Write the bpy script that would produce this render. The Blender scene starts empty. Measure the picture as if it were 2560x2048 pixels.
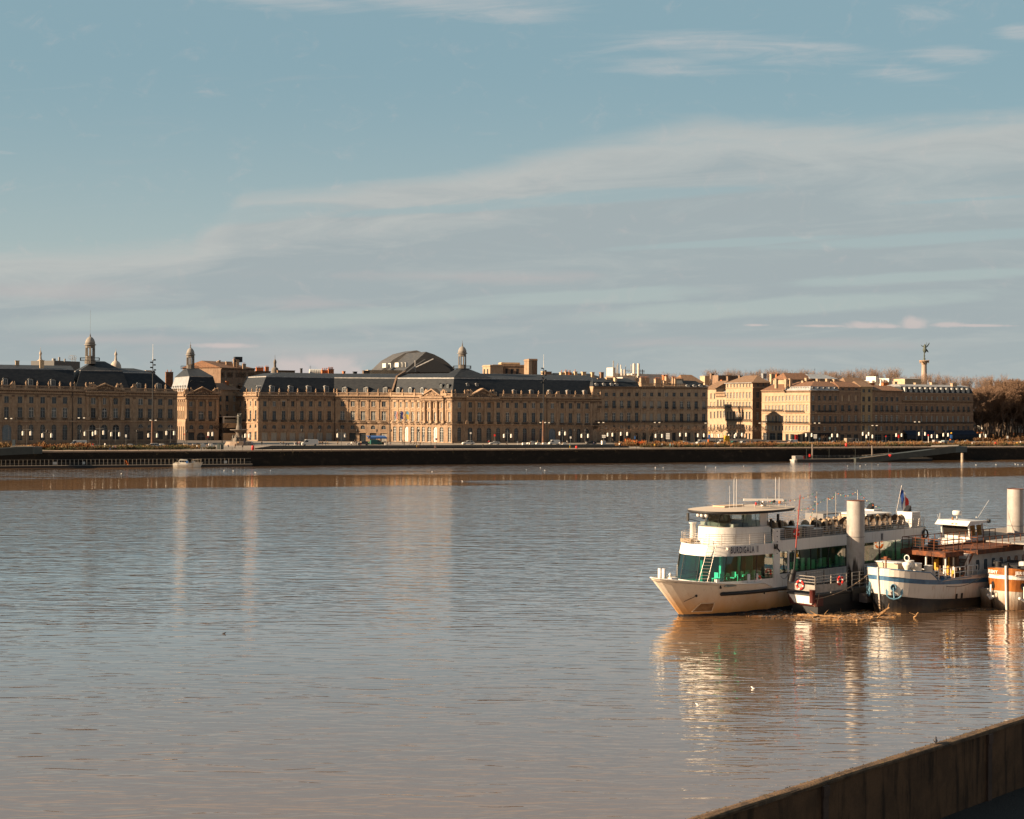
import bpy,math,random
from mathutils import Vector,Matrix,noise
R = math.radians
random.seed(7)
S = bpy.context.scene
COL = S.collection
# ------------------------------------------------------------------ camera
CAM_H = 21.0; FPX = 3600.0; HOR = 1019.0; ROLL = R(0.35)
pitch = math.atan((1024 - HOR) / FPX)
fv = Vector((0,math.cos(pitch),-math.sin(pitch)))
u0 = Vector((0,math.sin(pitch),math.cos(pitch))); r0 = Vector((1,0,0))
rv = r0 * math.cos(ROLL) + u0 * math.sin(ROLL)
uv = u0 * math.cos(ROLL) - r0 * math.sin(ROLL)
CAM = Vector((0,0,CAM_H))
cd = bpy.data.cameras.new('camera'); cam = bpy.data.objects.new('camera',cd); COL.objects.link(cam)
cam.matrix_world = Matrix(((rv.x,uv.x,-fv.x,0),(rv.y,uv.y,-fv.y,0),(rv.z,uv.z,-fv.z,CAM_H),(0,0,0,1)))
cd.sensor_width = 36; cd.lens = FPX / 2560 * 36; cd.clip_start = 0.5; cd.clip_end = 30000
S.camera = cam
# ------------------------------------------------------------------ light
SUN_A = R(73)          # from the direction "towards the camera" round to the left
SUN_EL = R(21)
Ld = Vector((-math.sin(SUN_A) * math.cos(SUN_EL),-math.cos(SUN_A) * math.cos(SUN_EL),math.sin(SUN_EL)))
sl = bpy.data.lights.new('sun','SUN'); so = bpy.data.objects.new('sun',sl); COL.objects.link(so)
sl.energy = 5.0; sl.angle = R(0.5); sl.color = (1.0,0.74,0.48)
so.rotation_euler = Ld.to_track_quat('Z','Y').to_euler()
W = bpy.data.worlds.new("World"); S.world = W; W.use_nodes = True
S.view_settings.view_transform = 'Standard'; S.view_settings.look = 'None'
S.view_settings.exposure = 1.32; S.view_settings.gamma = 1.0
class NT:
 """small helper round a node tree"""
 def __init__(s,nt): s.nt = nt; nt.nodes.clear()
 def n(s,t,**k):
  nd = s.nt.nodes.new(t)
  for a,b in k.items(): setattr(nd,a,b)
  return nd
 def put(s,sock,v):
  if v is None: return
  if isinstance(v,bpy.types.NodeSocket): s.nt.links.new(v,sock)
  elif isinstance(v,(tuple,list)) and len(v) == 3 and sock.type == 'RGBA': sock.default_value = (*v,1)
  else: sock.default_value = v
 def math(s,op,a,b=None,c=None,clamp=False):
  nd = s.n('ShaderNodeMath',operation=op,use_clamp=clamp)
  s.put(nd.inputs[0],a); s.put(nd.inputs[1],b)
  if c is not None: s.put(nd.inputs[2],c)
  return nd.outputs[0]
 def mix(s,f,a,b,mode='MIX'):
  nd = s.n('ShaderNodeMix',data_type='RGBA',blend_type=mode)
  s.put(nd.inputs[0],f); s.put(nd.inputs[6],a); s.put(nd.inputs[7],b)
  return nd.outputs[2]
 def ss(s,v,lo,hi):
  nd = s.n('ShaderNodeMapRange',interpolation_type='SMOOTHSTEP')
  s.put(nd.inputs[0],v); s.put(nd.inputs[1],lo); s.put(nd.inputs[2],hi)
  return nd.outputs[0]
 def noise(s,vec,scale,detail=3,rough=.5,dist=0.0):
  nd = s.n('ShaderNodeTexNoise'); s.put(nd.inputs['Vector'],vec)
  s.put(nd.inputs['Scale'],scale); s.put(nd.inputs['Detail'],detail)
  s.put(nd.inputs['Roughness'],rough); s.put(nd.inputs['Distortion'],dist)
  return nd.outputs[0]
 def xyz(s,x,y,z):
  nd = s.n('ShaderNodeCombineXYZ')
  s.put(nd.inputs[0],x); s.put(nd.inputs[1],y); s.put(nd.inputs[2],z)
  return nd.outputs[0]
 def sep(s,v):
  nd = s.n('ShaderNodeSeparateXYZ'); s.put(nd.inputs[0],v); return nd.outputs
 def vmul(s,v,m):
  nd = s.n('ShaderNodeVectorMath',operation='MULTIPLY'); s.put(nd.inputs[0],v); s.put(nd.inputs[1],m); return nd.outputs[0]
 def ramp(s,f,stops):
  nd = s.n('ShaderNodeValToRGB'); s.put(nd.inputs[0],f)
  e = nd.color_ramp.elements
  while len(e) < len(stops): e.new(0.5)
  for el,(p,c) in zip(e,stops):
   el.position = p; el.color = (*c,1) if isinstance(c,(tuple,list)) else (c,c,c,1)
  return nd.outputs[0]
# ------------------------------------------------------------------ sky: Nishita plus cloud layers by direction
w = NT(W.node_tree)
sky = w.n('ShaderNodeTexSky',sky_type='NISHITA',sun_disc=False,sun_elevation=SUN_EL,
   sun_rotation=math.atan2(Ld.x,Ld.y),altitude=20,air_density=1.3,dust_density=1.6,ozone_density=2.0)
tc = w.n('ShaderNodeTexCoord').outputs['Generated']
X,Y,Z = w.sep(tc)
Ya = w.math('MAXIMUM',w.math('ABSOLUTE',Y),0.12)
U = w.math('DIVIDE',X,Ya)                      # tangent plane coordinates of the direction
V = w.math('DIVIDE',w.math('MAXIMUM',Z,0.0),Ya)
def upx(px): return (px - 1280) / FPX
def vpx(px,py): return (HOR + (px - 1280) * .0061 - py) / FPX
# slow domain warp, stretched along the horizon
slant = w.math('SUBTRACT',V,w.math('MULTIPLY',U,.06))
def fbm(su,sv,z,det=6,rough=.6,dist=.6,v=None): return w.noise(w.xyz(w.math('MULTIPLY',U,su),w.math('MULTIPLY',slant if v is None else v,sv),z),1.0,det,rough,dist)
n1 = fbm(3.0,11.0,3.1,5,.55,.5); n2 = fbm(8.0,46.0,9.7,6,.62,.9); n5 = fbm(30.0,95.0,2.2,5,.65,.6)
edge_pts = [(-400,640),(0,606),(300,606),(480,592),(560,520),(600,474),(800,462),(1068,432),(1250,398),(1425,352),(1757,292),(2137,296),(2552,272),(3000,262)]
epos = w.math('ADD',U,0.5)
edge = w.math('DIVIDE',w.ramp(epos,[(min(1,max(0,upx(a) + .5)),vpx(a,b) * 4) for a,b in edge_pts]),4.0)
wob = w.math('MULTIPLY',w.math('SUBTRACT',n1,.5),.030)
wob2 = w.math('MULTIPLY',w.math('SUBTRACT',n2,.5),.022)
dd = w.math('ADD',w.math('ADD',w.math('SUBTRACT',edge,V),wob),wob2)
bank = w.ss(dd,-0.003,0.016)
def blob(px,py,rx,ry,k=.061):
 du = w.math('DIVIDE',w.math('SUBTRACT',U,upx(px)),rx / FPX)
 dv = w.math('DIVIDE',w.math('SUBTRACT',w.math('SUBTRACT',V,w.math('MULTIPLY',w.math('SUBTRACT',U,upx(px)),k)),vpx(px,py)),ry / FPX)
 q = w.math('ADD',w.math('MULTIPLY',du,du),w.math('MULTIPLY',dv,dv))
 return w.math('SUBTRACT',1.0,w.math('MINIMUM',w.math('SQRT',q),1.0))
def blobs(L,k=.061):
 o = None
 for a in L:
  b_ = blob(*a,k=k); o = b_ if o is None else w.math('MAXIMUM',o,b_)
 return o
# clear blue rents in the bank, then a paler clear belt low down
rent = blobs([(1500,492,560,26),(1150,520,420,18),(520,540,420,34),(2300,598,520,22),(1850,606,420,14),(1480,742,520,26),(2330,690,520,20),(900,795,620,36),(1900,770,760,30),(300,800,460,34),(2400,500,300,10)])
rentm = w.ss(w.math('ADD',rent,w.math('MULTIPLY',w.math('SUBTRACT',n2,.5),1.5)),.10,.62)
tex = w.ss(w.math('ADD',w.math('MULTIPLY',n2,.35),w.math('MULTIPLY',n1,.65)),.36,.60)
bankd = w.math('MULTIPLY',bank,w.math('ADD',w.math('MULTIPLY',tex,.22),.76))
bankd = w.math('MULTIPLY',bankd,w.math('SUBTRACT',1.0,w.math('MULTIPLY',rentm,.68)))
bankd = w.math('MULTIPLY',bankd,w.math('ADD',w.math('MULTIPLY',w.ss(V,-0.005,0.055),.45),.55))
# high wisps and lit heaps near the horizon
n3 = fbm(9.0,80.0,4.4,7,.68,1.2)
wisp = blobs([(1800,124,520,70),(1650,160,320,50),(2050,118,220,22),(1130,6,420,60),(1260,34,240,40),(2540,82,110,44),(2380,140,200,40),(730,6,300,36),(2260,186,200,36),(2330,36,140,36),(8,382,60,9)],-.05)
wisp = w.math('MULTIPLY',w.ss(w.math('ADD',w.math('MULTIPLY',w.math('MINIMUM',wisp,.75),.80),w.math('MULTIPLY',n3,1.5)),.90,1.75),.55)
pnk = blobs([(700,880,560,60),(100,730,420,40),(300,850,460,26),(1150,690,700,30),(2000,860,800,26),(760,758,340,26)],.0)
pnkm = w.math('MULTIPLY',w.ss(w.math('ADD',w.math('MULTIPLY',pnk,.8),w.math('MULTIPLY',w.math('SUBTRACT',n2,.5),1.6)),.15,.85),.42)
nb = fbm(44.0,62.0,8.8,6,.62,.7,v=V)
heap = blobs([(740,926,120,40),(830,918,110,44),(800,908,70,34),(878,928,44,28),(2280,812,46,24),(2274,806,32,22),(2160,814,90,17),(2215,816,60,9),(2050,815,120,6),(2370,812,60,9),(2440,814,120,5),(1890,813,46,5),(560,864,110,10)],0)
heapm = w.math('MULTIPLY',w.ss(w.math('ADD',heap,w.math('MULTIPLY',w.math('SUBTRACT',nb,.5),1.3)),.05,.80),.60)
basem = w.ss(w.math('SUBTRACT',V,w.math('MULTIPLY',U,0.0)),vpx(2200,824),vpx(2200,818))
heapm = w.math('MULTIPLY',heapm,w.math('MAXIMUM',basem,w.math('LESS_THAN',U,upx(1500))))
base = w.mix(1.0,sky.outputs[0],(0.80,0.96,0.86),'MULTIPLY')
hor_c = w.mix(w.ss(V,-0.01,0.25),(4.9,5.35,5.35),(2.45,3.75,4.45))
hor_c = w.mix(w.math('MULTIPLY',w.ss(V,.285,.42),w.ss(V,1.7,.9)),hor_c,(5.6,5.5,5.15)); skyc = w.mix(0.80,base,hor_c)
belly = w.math('ADD',w.ss(dd,.004,.06),w.math('MULTIPLY',w.math('SUBTRACT',w.math('ADD',w.math('MULTIPLY',n2,.62),w.math('ADD',w.math('MULTIPLY',n1,.26),w.math('MULTIPLY',n5,.12))),.5),3.4),clamp=True)
greyc = w.mix(belly,(4.5,4.72,4.66),(3.3,3.85,4.05))
c1 = w.mix(bankd,skyc,greyc)
c1 = w.mix(pnkm,c1,(4.9,4.45,4.4))
c2 = w.mix(wisp,c1,(5.2,5.1,5.1))
c3 = w.mix(heapm,c2,(6.2,5.2,4.95))
c3 = w.mix(1.0,c3,(.885,.875,.86),'MULTIPLY')
# unseen sky behind the camera, darkened to cut fill on shaded fronts
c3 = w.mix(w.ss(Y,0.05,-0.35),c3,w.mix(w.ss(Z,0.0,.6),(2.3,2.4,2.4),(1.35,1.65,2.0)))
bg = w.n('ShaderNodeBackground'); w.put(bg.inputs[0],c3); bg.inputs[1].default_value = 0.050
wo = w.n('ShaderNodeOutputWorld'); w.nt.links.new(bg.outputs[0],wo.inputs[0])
# ------------------------------------------------------------------ pixel -> world (used to measure the place)
def ray(px,py): return fv + rv * ((px - 1280) / FPX) - uv * ((py - 1024) / FPX)
def at(px,py,Yd):
 d = ray(px,py); return CAM + d * (Yd / d.y)
def on_z(px,py,z):
 d = ray(px,py); return CAM + d * ((z - CAM_H) / d.z)
def zat(px,py,Yd): return at(px,py,Yd).z
TQ = 0.445
def YL(px): return 631.6 / (1 - TQ * (px - 1280) / FPX)       # the line of quay front buildings
GZ = 5.5                                                      # far quay level
def Q(x): return 536 + .37 * x                                # far quay edge
# ------------------------------------------------------------------ mesh builder
class MB:
 def __init__(s): s.v = []; s.f = []; s.m = []; s.M = Matrix.Identity(4); s.smooth = []
 def add(s,vs,fs,mi=0,sm=False):
  b = len(s.v); M = s.M
  s.v += [M @ Vector(p) for p in vs]
  for f in fs: s.f.append([i + b for i in f]); s.m.append(mi); s.smooth.append(sm)
  return s
 def quad(s,a,b,c,d,mi=0): return s.add([a,b,c,d],[(0,1,2,3)],mi)
 def box(s,x0,x1,y0,y1,z0,z1,mi=0):
  return s.add([(x0,y0,z0),(x1,y0,z0),(x1,y1,z0),(x0,y1,z0),(x0,y0,z1),(x1,y0,z1),(x1,y1,z1),(x0,y1,z1)],
      [(0,3,2,1),(4,5,6,7),(0,1,5,4),(1,2,6,5),(2,3,7,6),(3,0,4,7)],mi)
 def cbox(s,c,sx,sy,sz,mi=0,rz=0):
  o = s.M; s.M = o @ Matrix.Translation(c) @ Matrix.Rotation(rz,4,'Z')
  s.box(-sx/2,sx/2,-sy/2,sy/2,-sz/2,sz/2,mi); s.M = o; return s
 def tube(s,p0,p1,r0,r1=None,n=6,mi=0,cap=True,sm=True):
  r1 = r0 if r1 is None else r1
  p0 = Vector(p0); p1 = Vector(p1); d = p1 - p0
  if d.length < 1e-6: return s
  q = d.to_track_quat('Z','Y'); vs = []
  for p,r in ((p0,r0),(p1,r1)):
   for i in range(n):
    a = 2*math.pi*i/n; vs.append(p + q @ Vector((r*math.cos(a),r*math.sin(a),0)))
  s.add(vs,[(i,(i+1) % n,n+(i+1) % n,n+i) for i in range(n)],mi,sm)
  if cap:
   s.add(vs[:n],[tuple(range(n-1,-1,-1))],mi); s.add(vs[n:],[tuple(range(n))],mi)
  return s
 def path(s,pts,r,n=5,mi=0):
  for a,b in zip(pts,pts[1:]): s.tube(a,b,r,r,n,mi)
  return s
 def lathe(s,prof,c=(0,0,0),n=16,mi=0,sm=True,ph=0,sx=1,sy=1):
  vs = []
  for r,z in prof:
   for i in range(n):
    a = 2*math.pi*i/n+ph; vs.append((c[0]+sx*r*math.cos(a),c[1]+sy*r*math.sin(a),c[2]+z))
  fs = []
  for k in range(len(prof)-1):
   for i in range(n): fs.append((k*n+i,k*n+(i+1) % n,(k+1)*n+(i+1) % n,(k+1)*n+i))
  s.add(vs,fs,mi,sm)
  s.add(vs[:n],[tuple(range(n-1,-1,-1))],mi); s.add(vs[-n:],[tuple(range(n))],mi)
  return s
 def prism(s,poly,d,mi=0):
  """poly: list of 3D points, extruded along vector d"""
  n = len(poly); poly = [Vector(p) for p in poly]; d = Vector(d)
  vs = poly + [p + d for p in poly]
  return s.add(vs,[tuple(range(n)),tuple(range(2*n-1,n-1,-1))] + [(i,n+i,n+(i+1) % n,(i+1) % n) for i in range(n)],mi)
 def loft(s,rings,mi=0,close=False,sm=True,caps=True):
  n = len(rings[0]); vs = [p for r in rings for p in r]; fs = []
  m = n if close else n-1
  for k in range(len(rings)-1):
   for i in range(m): fs.append((k*n+i,k*n+(i+1) % n,(k+1)*n+(i+1) % n,(k+1)*n+i))
  s.add(vs,fs,mi,sm)
  if caps and close:
   s.add(rings[0],[tuple(range(n-1,-1,-1))],mi); s.add(rings[-1],[tuple(range(n))],mi)
  return s
 def ball(s,c,r,n=8,mi=0,sz=1.0):
  prof = [(max(.001,r*math.sin(math.pi*k/n)),-r*sz*math.cos(math.pi*k/n)) for k in range(n+1)]
  return s.lathe(prof,c,max(6,n),mi)
 def torus(s,c,Rr,r,axis='Y',n=16,m=6,mi=0,mi2=None):
  vs = []; fs = []
  for i in range(n):
   a = 2*math.pi*i/n
   for j in range(m):
    b = 2*math.pi*j/m; q = Rr+r*math.cos(b); h = r*math.sin(b)
    if axis == 'Y': p = (q*math.cos(a),h,q*math.sin(a))
    elif axis == 'Z': p = (q*math.cos(a),q*math.sin(a),h)
    else: p = (h,q*math.cos(a),q*math.sin(a))
    vs.append(Vector(p)+Vector(c))
  for i in range(n):
   for j in range(m): fs.append((i*m+j,((i+1) % n)*m+j,((i+1) % n)*m+(j+1) % m,i*m+(j+1) % m))
  if mi2 is None: s.add(vs,fs,mi,True)
  else:
   s.add(vs,[f for k,f in enumerate(fs) if (k//m) % (n//4) != 0],mi,True)
   s.add(vs,[f for k,f in enumerate(fs) if (k//m) % (n//4) == 0],mi2,True)
  return s
 def mesh(s,name,mats,origin=None):
  me = bpy.data.meshes.new(name)
  vs = s.v if origin is None else [p - origin for p in s.v]
  me.from_pydata([tuple(p) for p in vs],[],s.f)
  for m in (mats if isinstance(mats,(list,tuple)) else [mats]): me.materials.append(m)
  me.polygons.foreach_set('material_index',s.m); me.polygons.foreach_set('use_smooth',s.smooth)
  me.update(); return me
 def build(s,name,mats,parent=None,local=False,label=None):
  """vertices are world coordinates unless local; the mesh is stored about its parent's base"""
  if parent is None:
   xs = [p.x for p in s.v]; ys = [p.y for p in s.v]; zs = [p.z for p in s.v]
   o = Vector(((min(xs)+max(xs))/2,(min(ys)+max(ys))/2,min(zs))) if not local else None
   ob = bpy.data.objects.new(name,s.mesh(name,mats,o))
   if o is not None: ob.location = o
  else:
   base = None
   if not local:
    base = Vector((0,0,0)); q = parent
    while q is not None: base = base + q.location; q = q.parent
   ob = bpy.data.objects.new(name,s.mesh(name,mats,base)); ob.parent = parent
  if label: ob['label'] = label
  COL.objects.link(ob); return ob
def tag(o,label=None,cat=None,group=None,kind=None):
 if label: o['label'] = label
 if cat: o['category'] = cat
 if group: o['group'] = group
 if kind: o['kind'] = kind
 return o
def empty(name,loc,label,cat,group=None,rz=0):
 o = bpy.data.objects.new(name,None); COL.objects.link(o); o.location = loc; o.rotation_euler = (0,0,rz)
 o.empty_display_size = .5
 return tag(o,label,cat,group)
def copy_tree(o,parent=None):
 c = o.copy(); COL.objects.link(c)
 if parent is not None: c.parent = parent
 for ch in list(o.children): copy_tree(ch,c)
 return c
def inst(name,me,parent,loc,rz=0,mats=None):
 """a part from shared mesh data, placed at a world point of an unrotated thing"""
 ob = bpy.data.objects.new(name,me); ob.parent = parent
 base = Vector((0,0,0)); q = parent
 while q is not None: base = base + q.location; q = q.parent
 ob.location = Vector(loc) - base; ob.rotation_euler = (0,0,rz)
 COL.objects.link(ob); return ob
# ------------------------------------------------------------------ materials
def pbr(name,col,rough=.7,metal=0.0,col2=None,nscale=1.0,nstretch=(1,1,1),spec=.5,bump=0.0,bscale=None,contrast=(.35,.65),alpha=None,trans=0,ior=1.45,detail=4):
 m = bpy.data.materials.new(name); m.use_nodes = True; t = NT(m.node_tree)
 b = t.n('ShaderNodeBsdfPrincipled'); o = t.n('ShaderNodeOutputMaterial'); t.nt.links.new(b.outputs[0],o.inputs[0])
 g = t.n('ShaderNodeTexCoord').outputs['Object']
 c = col
 if col2 is not None:
  nz = t.noise(t.vmul(g,nstretch),nscale,detail,.6)
  c = t.mix(t.ss(nz,*contrast),col,col2)
 t.put(b.inputs['Base Color'],c)
 t.put(b.inputs['Roughness'],rough); t.put(b.inputs['Metallic'],metal)
 t.put(b.inputs['Specular IOR Level'],spec); t.put(b.inputs['IOR'],ior)
 if trans: t.put(b.inputs['Transmission Weight'],trans)
 if alpha is not None: t.put(b.inputs['Alpha'],alpha)
 if bump:
  bn = t.n('ShaderNodeBump'); t.put(bn.inputs['Height'],t.noise(g,bscale or nscale*4,4,.6))
  bn.inputs['Strength'].default_value = bump; bn.inputs['Distance'].default_value = .05
  t.nt.links.new(bn.outputs[0],b.inputs['Normal'])
 m['t'] = 1
 return m
def stone(name,ca,cb,cd,course=0.0,scale=.35):
 """limestone: warm and grey patches, dark soot runs, optional horizontal courses"""
 ca,cb,cd = (tuple(x*.80 for x in c_) for c_ in (ca,cb,cd))
 m = bpy.data.materials.new(name); m.use_nodes = True; t = NT(m.node_tree)
 b = t.n('ShaderNodeBsdfPrincipled'); o = t.n('ShaderNodeOutputMaterial'); t.nt.links.new(b.outputs[0],o.inputs[0])
 g = t.n('ShaderNodeTexCoord').outputs['Object']
 n_a = t.noise(g,scale,5,.65)
 c = t.mix(t.ss(n_a,.38,.64),ca,cb)
 n_b = t.noise(t.vmul(g,(1.4,1.4,.35)),.9,5,.7)
 c = t.mix(t.math('MULTIPLY',t.ss(n_b,.47,.70),.8),c,cd)
 n_c = t.noise(g,3.2,3,.6)
 c = t.mix(.35,c,t.mix(n_c,tuple(x*.7 for x in ca),tuple(min(1,x*1.25) for x in cb)))
 if course:
  z = t.sep(g)[2]
  fr = t.math('FRACT',t.math('DIVIDE',z,course))
  line = t.math('LESS_THAN',fr,.16)
  c = t.mix(t.math('MULTIPLY',line,.45),c,tuple(x*.45 for x in cd))
 t.put(b.inputs['Base Color'],c); b.inputs['Roughness'].default_value = .85; b.inputs['Specular IOR Level'].default_value = .2
 bn = t.n('ShaderNodeBump'); t.put(bn.inputs['Height'],n_c); bn.inputs['Strength'].default_value = .35; bn.inputs['Distance'].default_value = .08
 t.nt.links.new(bn.outputs[0],b.inputs['Normal'])
 return m
STONE = stone('limestone',(.50,.365,.25),(.38,.255,.165),(.085,.054,.040))
RUST = stone('rusticated_limestone',(.45,.325,.22),(.33,.22,.15),(.075,.048,.036),course=.62)
STONE2 = stone('pale_limestone',(.54,.40,.275),(.44,.31,.21),(.22,.145,.10),scale=.2)
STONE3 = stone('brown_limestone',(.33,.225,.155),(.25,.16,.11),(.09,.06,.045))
TRIM = stone('carved_limestone',(.52,.37,.25),(.39,.26,.17),(.13,.08,.058),scale=.8)
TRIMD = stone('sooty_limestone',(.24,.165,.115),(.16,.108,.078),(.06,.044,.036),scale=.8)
CREAM = pbr('cream_render',(.50,.38,.25),.9,col2=(.40,.29,.18),nscale=.5)
SLATE = pbr('slate_roof',(.018,.022,.028),.6,col2=(.030,.034,.039),nscale=.6,nstretch=(1,1,3),spec=.25,bump=.2,bscale=5)
ZINC = pbr('zinc_sheet',(.30,.31,.32),.5,col2=(.22,.23,.24),nscale=.5,spec=.5)
LEAD = pbr('lead_flashing',(.32,.31,.30),.6,col2=(.20,.20,.20),nscale=.7)
TILE = pbr('clay_tile_roof',(.21,.105,.055),.9,col2=(.12,.062,.038),nscale=1.2,nstretch=(1,1,2),bump=.5,bscale=4)
TILE2 = pbr('weathered_tile_roof',(.22,.135,.08),.9,col2=(.15,.09,.055),nscale=1.0,bump=.5,bscale=4)
BRICKP = pbr('orange_clay',(.48,.17,.06),.9,col2=(.34,.12,.05),nscale=3)
GLASS = pbr('dark_window_glass',(.018,.026,.032),.12,spec=.7,col2=(.035,.045,.05),nscale=.8)
GLASSL = pbr('curtained_window_glass',(.11,.125,.13),.3,spec=.5,col2=(.06,.075,.08),nscale=.6)
FRAME = pbr('window_paint',(.17,.19,.20),.6)
FRAMEW = pbr('white_window_paint',(.55,.54,.50),.6)
SHUT = pbr('shutter_paint',(.36,.34,.30),.7,col2=(.30,.28,.25),nscale=2)
IRON = pbr('wrought_iron',(.018,.018,.020),.6)
DOORP = pbr('grey_blue_door_paint',(.17,.21,.24),.6,col2=(.13,.16,.18),nscale=2)
DARK = pbr('dark_opening',(.012,.012,.014),.6)
# ------------------------------------------------------------------ water
def make_water():
 m = bpy.data.materials.new('river_water'); m.use_nodes = True; t = NT(m.node_tree)
 o = t.n('ShaderNodeOutputMaterial')
 g = t.n('ShaderNodeNewGeometry').outputs['Position']
 x,y,z = t.sep(g)
 d = t.math('SUBTRACT',y,t.math('MULTIPLY',x,.37))         # distance towards the far quay (536 = its foot)
 n_s = t.noise(t.vmul(g,(.0022,.010,0)),1.0,4,.55,.3)
 n_m = t.noise(t.vmul(g,(.010,.045,0)),1.0,4,.6,.4)
 dw = t.math('ADD',d,t.math('MULTIPLY',t.math('SUBTRACT',n_s,.5),120.0))
 calm = t.math('MULTIPLY',t.ss(dw,396,408),t.math('SUBTRACT',1.0,t.ss(dw,450,464)))
 calm = t.math('MAXIMUM',calm,t.ss(dw,524,530))
 calm = t.math('MAXIMUM',calm,t.math('MULTIPLY',t.ss(n_m,.60,.66),t.math('MULTIPLY',t.ss(dw,330,400),.8)))
 # ripple heights
 s = t.vmul(g,(1.0,1.0,0.0))
 w1 = t.noise(t.vmul(s,(.12,.34,0)),1.0,2,.5,.4)
 w2 = t.noise(t.vmul(s,(.24,.95,0)),1.0,1.2,.5,.9)
 w3 = t.noise(t.vmul(s,(.9,2.9,0)),1.0,1.5,.5,.6)
 near = t.math('SUBTRACT',1.0,t.ss(d,60,260))
 h = t.math('ADD',t.math('MULTIPLY',w1,.60),t.math('MULTIPLY',w2,.62))
 h = t.math('ADD',h,t.math('MULTIPLY',t.math('MULTIPLY',w3,.11),near))
 wind = t.ss(n_m,.30,.62)
 far = t.ss(d,90,330)
 amp = t.math('ADD',t.math('ADD',.17,t.math('MULTIPLY',far,.22)),t.math('MULTIPLY',wind,t.math('ADD',.08,t.math('MULTIPLY',far,.20))))
 amp = t.math('MULTIPLY',amp,t.math('SUBTRACT',1.0,t.math('MULTIPLY',calm,.86)))
 bn = t.n('ShaderNodeBump'); t.put(bn.inputs['Height'],h); t.put(bn.inputs['Strength'],amp); bn.inputs['Distance'].default_value = .50
 mud = t.mix(t.noise(t.vmul(g,(.02,.05,0)),1.0,3),(.138,.078,.039),(.165,.098,.054))
 df = t.n('ShaderNodeBsdfDiffuse'); t.put(df.inputs[0],mud); gl = t.n('ShaderNodeBsdfGlossy'); t.put(gl.inputs[0],(.96,.97,.97))
 t.put(gl.inputs['Roughness'],t.math('ADD',.035,t.math('MULTIPLY',t.math('MULTIPLY',far,.09),t.math('SUBTRACT',1.0,calm))))
 t.nt.links.new(bn.outputs[0],gl.inputs['Normal'])
 f1 = t.n('ShaderNodeFresnel'); f1.inputs[0].default_value = 1.5; f2 = t.n('ShaderNodeFresnel'); f2.inputs[0].default_value = 1.5; t.nt.links.new(bn.outputs[0],f2.inputs['Normal'])
 fac = t.math('MULTIPLY',t.math('ADD',t.math('MULTIPLY',f1.outputs[0],.65),t.math('MULTIPLY',f2.outputs[0],.35)),1.6,clamp=True)
 fac = t.math('MINIMUM',fac,t.math('SUBTRACT',.86,t.math('MULTIPLY',calm,.22)))
 mx = t.n('ShaderNodeMixShader'); t.nt.links.new(fac,mx.inputs[0]); t.nt.links.new(df.outputs[0],mx.inputs[1]); t.nt.links.new(gl.outputs[0],mx.inputs[2]); t.nt.links.new(mx.outputs[0],o.inputs[0])
 return m
WATER = make_water()
mb = MB(); mb.add([(-4000,-300,0),(5000,-300,0),(5000,3000,0),(-4000,700,0)],[(0,1,2,3)])
wob_ = bpy.data.objects.new('water',mb.mesh('water',WATER)); COL.objects.link(wob_); tag(wob_,kind='structure')
# ------------------------------------------------------------------ far bank ground and quay wall
def struct(name,mb,mats,local=True):
 o = bpy.data.objects.new(name,mb.mesh(name,mats)); COL.objects.link(o); return tag(o,kind='structure')
PAVE = pbr('pale_granite_paving',(.30,.255,.21),.85,col2=(.22,.185,.15),nscale=.08)
ASPH = pbr('asphalt',(.055,.052,.050),.9,col2=(.075,.07,.066),nscale=.3)
BASALT = pbr('dark_basalt_slab',(.010,.012,.014),.95,col2=(.016,.018,.020),nscale=.2,spec=.02)
SETTS = pbr('promenade_paving',(.27,.195,.14),.9,col2=(.20,.145,.105),nscale=.15)
TURF = pbr('short_turf',(.045,.055,.018),.95,col2=(.08,.07,.03),nscale=.4)
QUAYM = pbr('quay_masonry',(.015,.013,.011),.9,col2=(.036,.028,.021),nscale=.35,nstretch=(1,1,1.6),bump=.5,bscale=1.2,contrast=(.5,.8),spec=.2)
X0,X1 = -900,1400
def strip(d0,d1,z,px0=None,px1=None,x0=X0,x1=X1):
 mb = MB()
 mb.add([(x0,Q(x0)+d0,z),(x1,Q(x1)+d0,z),(x1,Q(x1)+d1,z),(x0,Q(x0)+d1,z)],[(0,1,2,3)]); return mb
g = MB(); g.add([(-14000,536-.37*14000+1.2,GZ),(X0,Q(X0)+1.2,GZ),(X1,Q(X1)+1.2,GZ),(14000,536+.37*14000+1.2,GZ),(26000,24000,GZ),(-26000,24000,GZ)],[(0,1,2,3,4,5)])
struct('ground',g,pbr('city_ground',(.12,.10,.085),.9,col2=(.09,.078,.068),nscale=.05))
struct('quay_promenade',strip(1.2,12,GZ+.004),SETTS)
struct('quay_lawn',strip(12.6,44,GZ+.006),TURF)
struct('quay_road',strip(56,74,GZ+.008),ASPH)
struct('street_pavement',strip(76,92,GZ+.012),PAVE)
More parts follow.
